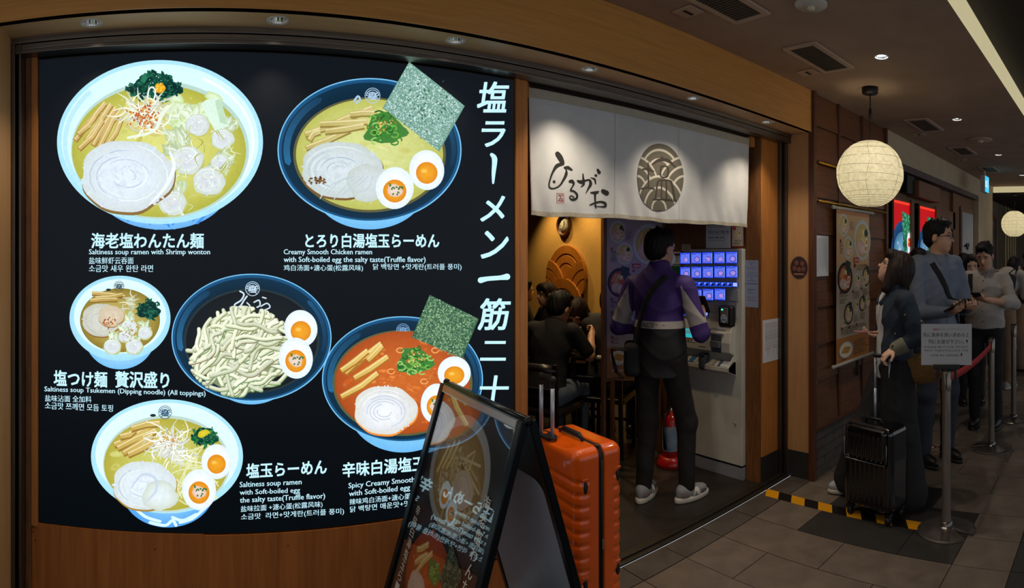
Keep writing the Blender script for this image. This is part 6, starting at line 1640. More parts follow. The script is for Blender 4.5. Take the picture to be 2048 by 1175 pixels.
for e in (-1, 1): gl.tube([hp(e * .032 + .021 * math.cos(a), .098, .004 + .016 * math.sin(a)) for a in np.linspace(0, 6.29, 17)], .0016, 6); gl.tube([hp(e * .053, .095, .006), hp(e * .079, .0, .0)], .0016, 6)
gl.tube([hp(-.011, .1, .006), hp(.011, .1, .006)], .0016, 6); gl.obj('glasses', M_BLACK, t)
ph = thing('smartphone', 'pale phone held out flat by the woman in the denim jacket', 'phone', (rt[0], rt[1], 0), a_)
wr = J_['wrR']; Mr = Matrix.Translation(wr + V(-.03, .10, .022)) @ Matrix.Rotation(.25, 4, 'Z') @ Matrix.Rotation(.1, 4, 'X'); MB().box(-.036, .036, -.072, .072, -.004, .004, Mr).obj('phone_body', mat('rose_phone', (170, 120, 116), .35, vary=.05), ph, .003)
# straw bag with strap
sb_ = thing('straw_bag', 'tan woven straw tote hanging behind the woman in the denim jacket', 'bag', (3.40, 1.20, .78))
M_STRAW = mat('woven_straw', (148, 108, 56), .8, color2=(104, 72, 36), vscale=60, stretch=(1, 1, 3), bump=.8, bscale=70)
g = Solid(.007); g.ell((0, -.03, .10), (.10, .16, .12), rotm(.3), .02); g.post.append(cutplane((0, 0, .17), (0, 0, 1))); g.ell((0, -.03, .16), (.085, .14, .04), rotm(.3), .005, sub=True); g.obj('woven_body', M_STRAW, sb_)
b = MB(); b.tube([(-.09, .06, .16), (-.11, .09, .30), (-.10, .10, .42), (-.05, .10, .50), (.0, .03, .44), (-.02, -.08, .30), (-.02, -.15, .16)], .013, 8, True, .35); b.obj('shoulder_strap', mat('tan_leather', (150, 112, 62), .55, vary=.1), sb_)

# man in grey shirt with glasses
M_GREYS = mat('blue_grey_shirt', (118, 127, 144), .85, color2=(102, 111, 128), vscale=10, bump=.2, bscale=120)
rt = (4.18, 1.32); a_ = deg(216)
J = dict(yaw=.6, pitch=-.05, elL=V(-.22, .06, 1.16), elR=V(.22, .06, 1.14), wrL=toL(rt, a_, (4.00, 1.02, 1.19)), wrR=toL(rt, a_, (3.93, 1.14, 1.16)), hdL=V(.5, .8, 0), hdR=V(.1, .9, .15), pnL=V(0, -.2, 1), pnR=V(0, -.2, 1), curl=.55)
t, J_, hp = person('tall man in a blue-grey shirt and glasses, head turned aside, crossbody strap', (rt[0], rt[1], 0), a_, 1.82, J, hair='short', top='shirt', topm=M_GREYS, bot='jeans', botm=mat('dark_blue_jeans', (38, 46, 58), .8, vary=.2, bump=.2, bscale=160), hem=.86, h=.0075, belly=.01, fold=.0065)
sh = [c for c in t.children if c.name.startswith('shirt')][0]
pf = projector(sh, (0, -1, 0), .001); sband(pf, [(0, 1.42), (0, 1.2), (0, .90)], .032, 'button_placket', M_GREYS, t, lift=.0015)
pf = projector(sh, (0, -1, 0), .002); sband(pf, [(-.10, 1.50), (-.04, 1.36), (.06, 1.18), (.13, 1.02)], .042, 'crossbody_strap', M_BLKC, t)
gl = MB()
for e in (-1, 1): gl.tube([hp(e * .032 + .022 * math.cos(a), .100, .004 + .016 * math.sin(a)) for a in np.linspace(0, 6.29, 17)], .0018, 6); gl.tube([hp(e * .053, .097, .008), hp(e * .082, -.005, .0)], .0018, 6)
gl.tube([hp(-.011, .102, .006), hp(.011, .102, .006)], .0018, 6); gl.obj('glasses', M_BLACK, t)
cl_ = Solid(.005); cl_.cone(J_['nek'] + V(-.068, -.02, .05), J_['nek'] + V(-.045, .07, .01), .015, .014, .01).cone(J_['nek'] + V(-.045, .07, .01), J_['nek'] + V(-.035, .10, -.04), .014, .009, .01).cone(J_['nek'] + V(.068, -.02, .05), J_['nek'] + V(.045, .07, .01), .015, .014, .01).cone(J_['nek'] + V(.045, .07, .01), J_['nek'] + V(.035, .10, -.04), .014, .009, .01); cl_.obj('collar', M_GREYS, t)
wl = thing('open_wallet', 'long black wallet held open by the tall man in the blue-grey shirt', 'wallet', (rt[0], rt[1], 0), a_)
for e in (-1, 1):
    Mr = Matrix.Translation(tuple(toL(rt, a_, (3.90, 1.07, 1.21)))) @ Matrix.Translation((e * .045, 0, 0)) @ Matrix.Rotation(e * .45, 4, 'Y') @ Matrix.Rotation(.35, 4, 'X'); MB().box(-.048, .048, -.09, .09, -.005, .005, Mr).obj('flap', M_SHOEB, wl, .002)

# man in white shirt reading his phone
M_WSH = mat('white_shirt', (176, 168, 160), .85, color2=(160, 152, 145), vscale=10, bump=.2, bscale=120)
rt = (5.16, 1.17); a_ = deg(268)
J = dict(pitch=-.42, hea=V(0, .055, 1.555), elL=V(-.27, .06, 1.13), elR=V(.27, .06, 1.13), wrL=V(-.09, .30, 1.17), wrR=V(.09, .27, 1.16), hdL=V(.6, .8, .1), hdR=V(-.6, .8, .1), pnL=V(0, -.3, 1), pnR=V(0, -.3, 1), curl=.6)
t, J_, hp = person('man in a white shirt with a black shoulder strap, head bent over his phone', (rt[0], rt[1], 0), a_, 1.66, J, hair='short', top='shirt', topm=M_WSH, bot='trousers', botm=M_BLKC, hem=.90, sleeve='rolled', h=.008, belly=.03, width=1.08, fold=.007)
sh = [c for c in t.children if c.name.startswith('shirt')][0]
pf = projector(sh, (0, -1, 0), .002); sband(pf, [(-.13, 1.39), (-.12, 1.27), (-.14, 1.15)], .045, 'shoulder_strap', M_BLKC, t)
P = Painter(projector(sh, (0, -1, 0), .0015), step=5e-5)
for z_ in (1.33, 1.25, 1.17, 1.06, .97): P.ell(0, z_, .006, .006, (30, 28, 28), n=8, rings=(0, 1))
P.ell(.045, 1.36, .004, .004, (30, 28, 28), n=8, rings=(0, 1)); P.ell(-.045, 1.36, .004, .004, (30, 28, 28), n=8, rings=(0, 1)); P.obj('buttons', MATS['cloth_ink'], sh)['kind'] = 'stuff'
cl_ = Solid(.005); cl_.cone(J_['nek'] + V(-.066, -.01, .04), J_['nek'] + V(-.035, .075, .0), .014, .013, .01).cone(J_['nek'] + V(-.035, .075, .0), J_['nek'] + V(-.03, .10, -.045), .013, .008, .01).cone(J_['nek'] + V(.066, -.01, .04), J_['nek'] + V(.035, .075, .0), .014, .013, .01).cone(J_['nek'] + V(.035, .075, .0), J_['nek'] + V(.03, .10, -.045), .013, .008, .01); cl_.obj('collar', M_WSH, t)
ph = thing('smartphone', 'black phone held in both hands by the man in the white shirt', 'phone', (rt[0], rt[1], 0), a_)
Mr = Matrix.Translation((.0, .385, 1.215)) @ Matrix.Rotation(.4, 4, 'X'); MB().box(-.04, .04, -.08, .08, -.005, .005, Mr).obj('phone_body', M_BLACK, ph, .003)

# people further back in the queue
def far(label, x, y, fa, H, Jx=None, **k):
    k.setdefault('h', .010); k.setdefault('group', None)
    return person(label, (x, y, 0), deg(fa), H, Jx or {}, **k)
far('young woman with long black hair, face between the two men in shirts', 5.95, 1.50, 250, 1.56, dict(pitch=-.3, elL=V(-.2, .1, 1.1), wrL=V(-.05, .3, 1.25), elR=V(.2, .1, 1.1), wrR=V(.1, .3, 1.0)), skin=M_SKINP, hair='long', top='dark_top', topm=M_BLKC, bot='skirt', botm=M_BLKC, h=.008)
far('dark-haired person half hidden between the denim jacket woman and the tall man', 5.05, 1.78, 80, 1.62, {}, hair='fringe', top='dark_top', topm=M_BLKC, bot='trousers', botm=M_BLKC, face=False)
far('dark-haired person behind the tall man, only the hair visible', 6.75, 1.80, 90, 1.58, {}, hair='fringe', top='dark_top', topm=M_BLKC, bot='trousers', botm=M_BLKC, face=False)
M_BEIGE = mat('beige_cotton', (150, 122, 98), .85, vary=.1, bump=.15, bscale=120)
t, J_, hp = far('person in a pale checked shirt and beige trousers bending away, white trainers', 6.75, 1.33, 110, 1.66, dict(nek=V(0, .16, 1.36), che=V(0, .08, 1.22), hea=V(0, .30, 1.42), pitch=-.7, shL=V(-.18, .13, 1.33), shR=V(.18, .13, 1.33), elL=V(-.2, .2, 1.08), elR=V(.2, .2, 1.08), wrL=V(-.1, .4, 1.1), wrR=V(.1, .4, 1.1)),
    hair='short', top='checked_shirt', topm=M_WSH, bot='beige_trousers', botm=M_BEIGE, shoe=MATS['pale_trainer'], wide_leg=.02, face=False)
bp = thing('backpack', 'black backpack on the person bending away in the pale shirt', 'bag', (6.75, 1.33, 0), deg(110)); g = Solid(.009); g.rbox((.08, -.10, 1.16), (.13, .08, .19), .05, rotm(0, -.25)); g.obj('pack_body', M_BLKC, bp)
strap(bp, 'pack_strap', [(.12, -.06, 1.34), (.15, .06, 1.41), (.14, .16, 1.36), (.12, .18, 1.2)], .04, .01, M_BLKC)
far('person in black with a beige skirt at the right edge, phone raised', 7.85, 1.18, 60, 1.62, dict(elR=V(.25, .15, 1.2), wrR=V(.12, .3, 1.42), elL=V(-.25, .15, 1.2), wrL=V(-.1, .3, 1.42)), hair='bun', top='black_top', topm=M_BLKC, bot='beige_skirt', botm=M_BEIGE, wide_leg=.07, face=False)

# ------------------------------------------------------------------ diners inside
def seat(fwd=.0, **k):
    j = dict(pel=V(0, -.02, .55), wai=V(0, .0 + fwd * .3, .68), che=V(0, .01 + fwd * .7, .86), nek=V(0, .02 + fwd, 1.02), hea=V(0, .06 + fwd * 1.3, 1.165), shL=V(-.17, .02 + fwd * .9, .985), shR=V(.175, .02 + fwd * .9, .985),
             elL=V(-.23, .12 + fwd, .76), elR=V(.23, .12 + fwd, .76), wrL=V(-.12, .34 + fwd, .80), wrR=V(.12, .34 + fwd, .80), hiL=V(-.09, 0, .53), hiR=V(.09, 0, .53), knL=V(-.11, .42, .52), knR=V(.11, .42, .52), anL=V(-.11, .38, .085), anR=V(.11, .38, .085))
    j.update(k); return j
M_JEANL = mat('washed_jeans', (110, 124, 136), .8, vary=.12, bump=.2, bscale=140)
M_TEEB = mat('black_tee', (20, 21, 24), .85, vary=.15, vscale=18, bump=.15, bscale=160)
person('diner in a black tee with back to the doorway, right arm raised to eat', (2.40, 3.59, 0), deg(62), 1.74, seat(.10, yaw=-.25, pitch=-.35, elR=V(.28, .18, .80), wrR=V(.20, .40, .93), hdR=V(-.2, .8, .3), nek=V(0, .13, 1.03), hea=V(.02, .20, 1.15)), hair='short', top='tee_shirt', topm=M_TEEB, sleeve='short', bot='jeans', botm=M_JEANL, h=.0075)
person('young diner with brown fringe looking left, at the far side of the table', (3.36, 4.87, 0), deg(283), 1.66, seat(.02, yaw=.15, pitch=-.05), skin=M_SKINP, hair='fringe', hairm=M_HAIRB, top='dark_shirt', topm=M_BLKC, bot='trousers', botm=M_BLKC, h=.0075)
person('diner with long dark hair bent down over her bowl', (3.26, 4.22, 0), deg(235), 1.62, seat(.14, pitch=-.95, hea=V(0, .26, 1.06), wrL=V(-.06, .36, .92), elL=V(-.22, .2, .8)), skin=M_SKINP, hair='fall', hairm=M_HAIRB, top='dark_jacket', topm=mat('charcoal_jacket', (50, 50, 50), .8, vary=.2, bump=.2, bscale=100), bot='trousers', botm=M_BLKC, h=.0085)
person('diner in a loose black top with hair tied up, beside the standing menu board', (2.99, 3.60, 0), deg(58), 1.70, seat(.06), hair='bun', top='loose_top', topm=M_BLKC, bot='trousers', botm=M_BLKC, h=.0085, face=False, width=1.05)
person('diner in dark clothes mostly hidden behind the wooden door post', (3.30, 5.45, 0), deg(110), 1.66, seat(.0), hair='short', top='dark_top', topm=M_BLKC, bot='trousers', botm=M_BLKC, h=.011, face=False)
M_CHAIRW = mat('black_lacquer_wood', (30, 22, 18), .35, vary=.2, coat=.2)
def chair(x, y, rz, label):
    t = thing('dining_chair', label, 'chair', (x, y, 0), rz, 'dark dining chairs inside the shop')
    MB().box(-.21, .21, -.20, .22, .415, .455).obj('seat', M_CHAIRW, t, .01)
    for sx_ in (-1, 1):
        MB().bar((sx_ * .19, -.20, 0), (sx_ * .19, -.24, .80), .032, .03).obj('leg', M_CHAIRW, t, .003); MB().bar((sx_ * .18, .19, 0), (sx_ * .18, .19, .42), .032, .032).obj('leg', M_CHAIRW, t, .003)
    MB().tube([(-.20, -.235, .77), (-.08, -.262, .775), (.08, -.262, .775), (.20, -.235, .77)], .032, 10, True, .45).obj('top_rail', M_CHAIRW, t)
    MB().bar((-.19, -.228, .60), (.19, -.228, .60), .02, .05).obj('back_rail', M_CHAIRW, t, .003); MB().bar((-.19, .19, .2), (.19, .19, .2), .02, .025).obj('stretcher', M_CHAIRW, t)
    return t
chair(2.40, 3.57, deg(62), 'dark wooden chair under the diner in the black tee')
chair(2.98, 3.585, deg(58), 'dark wooden chair under the diner beside the standing menu board')
chair(3.36, 4.89, deg(283), 'dark wooden chair under the young diner with the brown fringe')
chair(3.28, 4.24, deg(235), 'dark wooden chair under the diner with long dark hair')
chair(3.30, 5.45, deg(110), 'dark wooden chair under the diner hidden by the door post')
tb = thing('dining_table', 'dark wooden dining table among the seated diners', 'table', (2.84, 4.08, 0), .78)
MB().box(-.34, .34, -.30, .30, .70, .735).obj('tabletop', mat('table_wood', (120, 76, 40), .4, vary=.15), tb, .006); MB().box(-.05, .05, -.05, .05, .02, .70).obj('pedestal', M_CHAIRW, tb); MB().box(-.24, .24, -.24, .24, 0, .02).obj('base', M_CHAIRW, tb, .004)
def ware(name, label, cat, x, y, prof, m, n=24, fill=None):
    t = thing(name, label, cat, (x, y, .735)); MB().lathe(prof, (0, 0, 0), n, cap=False).obj('vessel', m, t)
    if fill: MB().lathe([(0, fill[1]), (fill[0], fill[1])], (0, 0, 0), n, cap=False).obj('broth', fill[2], t)
    return t
M_PORC = mat('white_porcelain', (206, 206, 200), .2, coat=.4, vary=.03); M_BROTH = mat('golden_broth', (190, 150, 70), .2, vary=.1)
BP = [(.0, .004), (.045, .0), (.05, .015), (.085, .045), (.10, .082), (.097, .083), (.08, .05), (.045, .02), (0, .018)]
ware('ramen_bowl', 'white ramen bowl in front of the diner bending over it', 'bowl', 3.02, 4.10, BP, M_PORC, fill=(.088, .06, M_BROTH))
ware('ramen_bowl', 'dark ramen bowl in front of the diner in the black tee', 'bowl', 2.72, 3.90, BP, mat('dark_glaze', (24, 24, 28), .2, vary=.1), fill=(.088, .06, M_BROTH))
M_GLS = mat('water_glass', (210, 220, 225), .05, trans=.9)
ware('water_pitcher', 'glass water pitcher on the dining table', 'pitcher', 2.98, 3.90, [(0, .0), (.045, 0), (.05, .01), (.048, .16), (.055, .19), (.052, .19), (.044, .16), (.046, .012), (0, .01)], M_GLS)
ware('drinking_glass', 'small drinking glass on the dining table beside the pitcher', 'glass', 2.86, 3.84, [(0, 0), (.028, 0), (.034, .10), (.032, .10), (.026, .006), (0, .006)], M_GLS)
ware('drinking_glass', 'drinking glass at the far edge of the dining table', 'glass', 2.84, 4.26, [(0, 0), (.028, 0), (.034, .10), (.032, .10), (.026, .006), (0, .006)], M_GLS)
ck = thing('chopsticks', 'pair of chopsticks in the raised hand of the diner in the black tee', 'chopsticks', (2.70, 3.71, .93)); 
for e in (-1, 1): MB().tube([(-.01 + e * .004, .0, .05), (.07, .1 + e * .006, -.09)], [.0035, .0022], 6).obj('stick', mat('pale_stick', (150, 140, 130), .5, vary=.1), ck)
# ------------------------------------------------------------------ wall clock and wave ornament on the ochre wall
XW = 4.2
Yc, Zc = onX(1130, 450, XW); kk_ = math.hypot(XW, Yc) / F
t = thing('wall_clock', 'round wall clock with a red-brown wooden rim on the ochre wall', 'clock', (XW, Yc, Zc)); rC = 22.5 * kk_
RX = Matrix.Rotation(-PI / 2, 4, 'Y')
MB().lathe([(rC, 0), (rC, .03), (rC * .9, .045), (rC * .80, .03), (rC * .80, .01)], (0, 0, 0), 36, RX).obj('rim', M_POST, t)
MB().lathe([(0, .012), (rC * .81, .012), (rC * .81, .008), (0, .008)], (0, 0, 0), 36, RX).obj('dial', mat('clock_dial', (206, 204, 190), .5, vary=.03), t)
P = Painter(lambda a, b, z: (-.0135 - z, -a * rC, b * rC), step=1e-4)
for k in range(1, 13):
    a = math.radians(90 - 30 * k); P.text(str(k), .60 * math.cos(a) - .06, .60 * math.cos(a) + .06, .60 * math.sin(a) - .07, .60 * math.sin(a) + .07, (30, 28, 26), .02)
P.obj('numerals', M_PAPER, t)['kind'] = 'stuff'
for a, l, w_ in ((92, .42, .05), (232, .55, .035)):
    b = MB(); r_ = math.radians(a); d = Vector((0, -math.cos(r_), math.sin(r_))); b.bar((-.017, 0, 0), Vector((-.017, 0, 0)) + d * l * rC, w_ * rC, .002, (1, 0, 0)); b.obj('hand', M_BLACK, t)
Yc, Zc = onX(1135.5, 556, XW); kk_ = math.hypot(XW, Yc) / F; RO = 66 * kk_
t = thing('wave_ornament', 'large round carved wooden ornament of overlapping wave fans on the ochre wall', 'wall ornament', (XW, Yc, Zc))
M_ORN = mat('golden_carved_wood', (176, 112, 40), .38, color2=(140, 82, 26), vscale=8, stretch=(6, 6, 1), wood=5, coat=.2)
def fan(cx, cy, r0, r1, d, th):
    n = 30; o_, i_ = [], []
    for k in range(n + 1):
        a = math.radians(180 * k / n)
        for r, L_ in ((r0, i_), (r1, o_)):
            x, y = cx + r * math.cos(a), cy + r * math.sin(a); q = math.hypot(x, y)
            if q > 1: x, y = x / q, y / q
            L_.append(Vector((0, -x * RO, y * RO)))
    keep = [k for k in range(n + 1) if (o_[k] - i_[k]).length > .012]
    if len(keep) < 3: return
    i_, o_ = i_[keep[0]:keep[-1] + 1], o_[keep[0]:keep[-1] + 1]; n = len(i_) - 1
    D0, D1 = Vector((-d, 0, 0)), Vector((-d - th, 0, 0)); vs = []; fs = []
    for p, q in zip(i_, o_): vs += [p + D0, q + D0, p + D1, q + D1]
    for k in range(n): a, b = 4 * k, 4 * k + 4; fs += [(a + 2, a + 3, b + 3, b + 2), (a, a + 2, b + 2, b), (a + 1, b + 1, b + 3, a + 3), (a, b, b + 1, a + 1)]
    fs += [(0, 1, 3, 2), (4 * n, 4 * n + 2, 4 * n + 3, 4 * n + 1)]
    MB().add(vs, fs).obj('fan_piece', M_ORN, t, .006)
for cx, cy, d, bands in ((0, 0, 0, ((.74, 1.02), (.46, .70), (.0, .42))), (-1.0, -.42, .022, ((.72, .98), (.44, .68), (.1, .40))), (1.0, -.42, .024, ((.72, .98), (.44, .68), (.1, .40))), (0, -.97, .046, ((.68, .97), (.36, .64), (.0, .32)))):
    for r0, r1 in bands: fan(cx, cy, r0, r1, d, .03)

# ------------------------------------------------------------------ standing menu board beside the machine
YB = 3.17
xa, _ = onY(1207, 600, YB); xb, _ = onY(1326, 600, YB); zb = onY(1213, 757, YB)[1]; zt = 1.93
mb_ = thing('standing_menu_board', 'tall wooden-framed colour menu board on legs, left of the ticket machine', 'menu board', ((xa + xb) / 2, YB, 0))
W_ = xb - xa; cx = (xa + xb) / 2
for e in (-1, 1): MB().box(e * W_ / 2 - .012, e * W_ / 2 + .012, -.015, .015, 0, zt + .02).obj('leg', M_OAK, mb_, .002)
MB().box(-.33 * W_ - .0, -.33 * W_ + .022, .02, .05, 0, zb).obj('leg', M_OAK, mb_, .002)
for z_ in (zb - .02, zt): MB().box(-W_ / 2, W_ / 2, -.013, .013, z_, z_ + .02).obj('rail', M_OAK, mb_, .002)
MB().box(-W_ / 2 + .012, W_ / 2 - .012, -.004, .01, zb, zt).obj('backing_board', mat('board_back', (90, 70, 60), .6, vary=.1), mb_)
def bpx(a, b, z):
    X, Z = onY(1200 + a / 3.561, 430 + b / 3.561, YB); return (X - cx, -.0045 - z, min(Z, zt))
P = Painter(bpx, step=3e-5); R = random.Random(2)
for i in range(6):
    for j in range(6):
        x0, x1 = 46 + (446 - 46) * i / 6, 46 + (446 - 46) * (i + 1) / 6; y0, y1 = -160 + 1120 * j / 6, -160 + 1120 * (j + 1) / 6
        P.rect(x0, y0, x1, y1, (176, 158, 156) if j < 5 else (176, 160, 150), lift=False)
P.rect(46, 935, 446, 1175, (168, 110, 66)); P.rect(46, 935, 446, 950, (176, 130, 90))
mini_bowl(P, 124, 118, 60, 80, 's', R); mini_bowl(P, 172, 272, 60, 80, 's', R); mini_bowl(P, 342, 205, 112, 146, 's', R); mini_bowl(P, 140, 480, 90, 105, 'r', R)
mini_bowl(P, 330, 520, 60, 76, 'w', R); mini_bowl(P, 160, 760, 80, 80, 'w', R); mini_bowl(P, 330, 740, 70, 80, 'd', R); mini_bowl(P, 128, 1010, 62, 58, 'p', R)
for (x, y) in ((160, 105), (80, 240), (80, 596), (80, 690), (82, 868), (84, 900), (236, 396)): P.rect(x - 7, y - 9, x + 7, y + 9, (150, 34, 44))
P.rect(226, 345, 284, 376, (176, 30, 34)); P.text('人気NO.1', 230, 280, 372, 349, (230, 220, 215), .01); P.rect(70, 944, 114, 968, (176, 30, 34))
for (s_, x0, x1, y0, y1) in (('チャーシュー', 175, 232, 116, 102), ('塩らーめん', 175, 224, 130, 118), ('1,330', 175, 212, 146, 132), ('海老塩', 74, 112, 268, 254), ('わんたん麺', 74, 122, 282, 270), ('1,210', 74, 108, 298, 286), ('辛味白湯', 76, 110, 625, 610), ('焼餃子セット', 84, 160, 1060, 1045)):
    P.text(s_, x0, x1, y0, y1, (40, 44, 80), .012)
for (x0, x1, y0, y1, n_) in ((175, 228, 150, 180, 4), (74, 120, 302, 334, 4), (76, 104, 632, 660, 3), (84, 130, 872, 890, 2), (84, 130, 905, 918, 1), (84, 150, 1066, 1080, 2), (76, 100, 702, 750, 5), (230, 300, 610, 660, 5), (300, 400, 840, 900, 5)): fake_lines(P, x0, x1, y0, y1, n_, (90, 96, 130), R)
P.rect(76, 1098, 170, 1112, (180, 160, 150)); P.obj('printed_menu', print_mat('board_print', rough=.5), mb_)

# ------------------------------------------------------------------ fire extinguisher
fe = thing('fire_extinguisher', 'red fire extinguisher in a round red stand behind the man in purple', 'fire extinguisher', (3.10, 2.98, 0))
M_RED = mat('red_enamel', (190, 26, 22), .3, coat=.5, vary=.05)
MB().lathe([(0, .0), (.105, 0), (.105, .03), (.082, .075), (.066, .08), (.066, .03), (0, .03)], n=32).obj('floor_stand', M_RED, fe)
MB().lathe([(0, .04), (.058, .04), (.062, .06), (.062, .335), (.048, .372), (.022, .39), (.022, .40), (0, .40)], n=28).obj('cylinder', M_RED, fe)
MB().lathe([(.0625, .12), (.0628, .13), (.0628, .29), (.0625, .30)], n=28, cap=False).obj('label_wrap', mat('label_blue', (110, 150, 186), .5, color2=(190, 200, 206), vscale=14), fe)
MB().box(-.02, .07, -.010, .010, .40, .412).obj('lever', M_RED, fe, .002); MB().box(-.02, .08, -.010, .010, .425, .435).obj('lever', M_BLACK, fe, .002); MB().lathe([(0, .395), (.016, .395), (.016, .43), (0, .43)], n=16).obj('valve', M_REFL, fe)
MB().tube([(-.02, 0, .41), (-.07, .0, .38), (-.085, -.01, .28), (-.08, -.02, .14)], [.008, .008, .008, .014], 8).obj('hose', M_BLACK, fe)

# ------------------------------------------------------------------ black cabin suitcase
M_PC = mat('glossy_black_shell', (12, 12, 13), .16, coat=.8, vary=.1)
bs = thing('black_suitcase', 'small glossy black ribbed cabin suitcase with front pocket and extended handle', 'suitcase', (3.185, 1.392, 0), deg(281))
def vribs(y0, sgn):
    def fn(D, X, Y, Z): return D + .004 * (np.cos(X * 2 * PI / .034) * .5 + .5) * np.clip((sgn * (Y - y0)) / .01, 0, 1) * np.clip((.15 - np.abs(X)) / .02, 0, 1) * np.clip((.52 - Z) / .03, 0, 1)
    return fn
q = Solid(.0055); q.rbox((0, .0, .31), (.172, .105, .25), .045); q.post.append(vribs(.07, 1)); q.rbox((0, .115, .46), (.15, .03, .115), .02, None, .002, sub=True); q.obj('shell', M_PC, bs)
q = Solid(.005); q.rbox((0, .085, .455), (.145, .032, .095), .03); q.post.append(vribs(.09, 1)); q.obj('front_pocket', M_PC, bs)
MB().tube([(-.15, .112, .47), (-.15, .114, .375), (-.135, .116, .352), (.135, .116, .352), (.15, .114, .375), (.15, .112, .47)], .0035, 8).obj('pocket_zip', mat('grey_zip', (110, 112, 112), .3, metal=.7, vary=.1), bs)
g = Solid(.0055); g.rbox((0, 0, .31), (.174, .012, .252), .045); g.obj('seam_zip', M_ZIP, bs)
MB().tube([(-.06, .02, .562), (-.05, .02, .582), (.05, .02, .582), (.06, .02, .562)], .009, 8).obj('carry_handle', M_BLACK, bs)
for e in (-1, 1): MB().tube([(e * .052, -.07, .55), (e * .052, -.07, .74)], .0095, 12).obj('handle_tube', M_ROD, bs); MB().tube([(e * .052, -.07, .73), (e * .052, -.07, .935)], .0078, 12).obj('handle_tube', M_ROD, bs)
g = Solid(.004); g.cone((-.055, -.07, .942), (.055, -.07, .942), .013, .013); g.obj('handle_grip', M_BLACK, bs)
for i in (-1, 1):
    for j in (-1, 1):
        MB().box(i * .135 - .02, i * .135 + .02, j * .07 - .018, j * .07 + .018, .046, .066).obj('wheel_mount', M_BLACK, bs, .003)
        MB().lathe([(0, -.010), (.024, -.010), (.0255, -.006), (.0255, .006), (.024, .010), (0, .010)], (0, 0, 0), 20, Matrix.Translation((i * .135, j * .07, .0258)) @ Matrix.Rotation(PI / 2, 4, 'Y')).obj('wheel', M_BLACK, bs)
b = MB()
for e in (-1, 1): b.box(e * .02 - .006, e * .02 + .006, .075, .082, .53, .56)
b.obj('zip_pull', MATS['grey_zip'], bs)['kind'] = 'stuff'

# ------------------------------------------------------------------ queue posts
M_PSTEEL = mat('worn_stainless', (158, 148, 136), .3, metal=.65, color2=(124, 114, 104), vscale=8, stretch=(20, 20, .8))
M_BSTEEL = mat('spun_stainless', (140, 132, 126), .26, metal=.75, color2=(104, 96, 92), vscale=10)
def stanchion(x, y, top, label, notch=None, r=.165):
    t = thing('queue_post', label, 'queue post', (x, y, 0), 0, 'stainless queue posts')
    n = 72; prof = [(r, .0), (r, .008), (r - .012, .013), (.045, .028), (.036, .034)]
    b = MB(); vs = []; fs = []; ks = [k for k in range(n)]
    def rad(a, rr):
        if notch is None: return rr
        d = (a - notch + PI) % (2 * PI) - PI
        w_ = .20
        if abs(d) < w_: return min(rr, .055 + (abs(d) / w_) ** 2 * .02)
        return rr
    for k in range(n):
        a = 2 * PI * k / n
        for rr, z in prof: q = rad(a, rr); vs.append((q * math.cos(a), q * math.sin(a), z if q >= rr - 1e-6 else min(z, .012) if rr > .05 else z))
    m_ = len(prof)
    for k in range(n):
        j = (k + 1) % n
        for i in range(m_ - 1): fs.append((k * m_ + i, j * m_ + i, j * m_ + i + 1, k * m_ + i + 1))
    b.add(vs, fs, False); b.obj('base', M_BSTEEL, t)
    MB().lathe([(.036, .03), (.034, .05), (.026, .056)], n=32, cap=False).obj('collar', M_BSTEEL, t)
    MB().lathe([(.0255, .03), (.0255, top - .11)], n=28, cap=False).obj('pole', M_PSTEEL, t)
    MB().lathe([(.0275, top - .112), (.0285, top - .108), (.0285, top - .004), (.024, top), (0, top)], n=28, cap=False).obj('belt_cassette', M_PSTEEL, t)
    c = -unit(V(x, y, 0)); sd = V(-c[1], c[0], 0)
    Mx = Matrix(((sd[0], c[0], 0, 0), (sd[1], c[1], 0, 0), (0, 0, 1, 0), (0, 0, 0, 1)))
    MB().box(-.003, .003, .0262, .0292, top - .10, top - .015, Mx).obj('belt_slot', M_BLACK, t)
    MB().lathe([(0, top), (.029, top), (.029, top + .006), (0, top + .008)], n=28).obj('cap', M_BLACK, t)
    return t, c, sd
stanchion(3.144, .939, .905, 'nearest stainless queue post, with notched round base and the paper sign on top', math.atan2(-1, -.25) - .15)
stanchion(4.585, .99, .885, 'middle stainless queue post, behind the sign and beside the red belt', math.atan2(1, -.4))
stanchion(5.42, .955, .90, 'farthest stainless queue post at the right edge of the picture', None)
# sign on the nearest post
c = -unit(V(3.144, .939, 0)); sd = V(-c[1], c[0], 0)          # sd points to the right of the picture
sgn_ = thing('queue_sign', 'laminated paper sign asking to buy a ticket first, clipped on the nearest queue post', 'sign', (3.144, .939, .905))
Mx = Matrix(((sd[0], c[0], 0, 0), (sd[1], c[1], 0, 0), (0, 0, 1, 0), (0, 0, 0, 1)))
MB().box(-.075, .075, -.012, .022, .008, .034, Mx).obj('clip_bracket', M_BLACK, sgn_, .003)
for e in (-1, 1): MB().box(e * .05 - .008, e * .05 + .008, -.01, .01, -.05, .008, Mx).obj('bracket_arm', M_BLACK, sgn_, .002)
MB().box(-.143, .143, .0, .002, .03, .262, Mx).obj('laminated_sheet', mat('laminate', (200, 200, 200), .25, coat=.4, vary=.03), sgn_)
P = Painter(lambda a, b, z: Mx @ Vector((a, .0022 + z, b)), step=3e-5)
P.rect(-.141, .032, .141, .26, (196, 196, 197)); INK = (58, 56, 58)
P.text('最後尾はこちら', -.075, -.01, .227, .237, (170, 50, 44), .02); P.text('券売機で食券をお買い求めください', 0, .10, .229, .236, (110, 108, 108))
P.text('先に食券を買い求めの上', -.132, .128, .188, .213, INK, .012); P.text('列にお並び下さい。', -.102, .10, .150, .175, INK, .012)
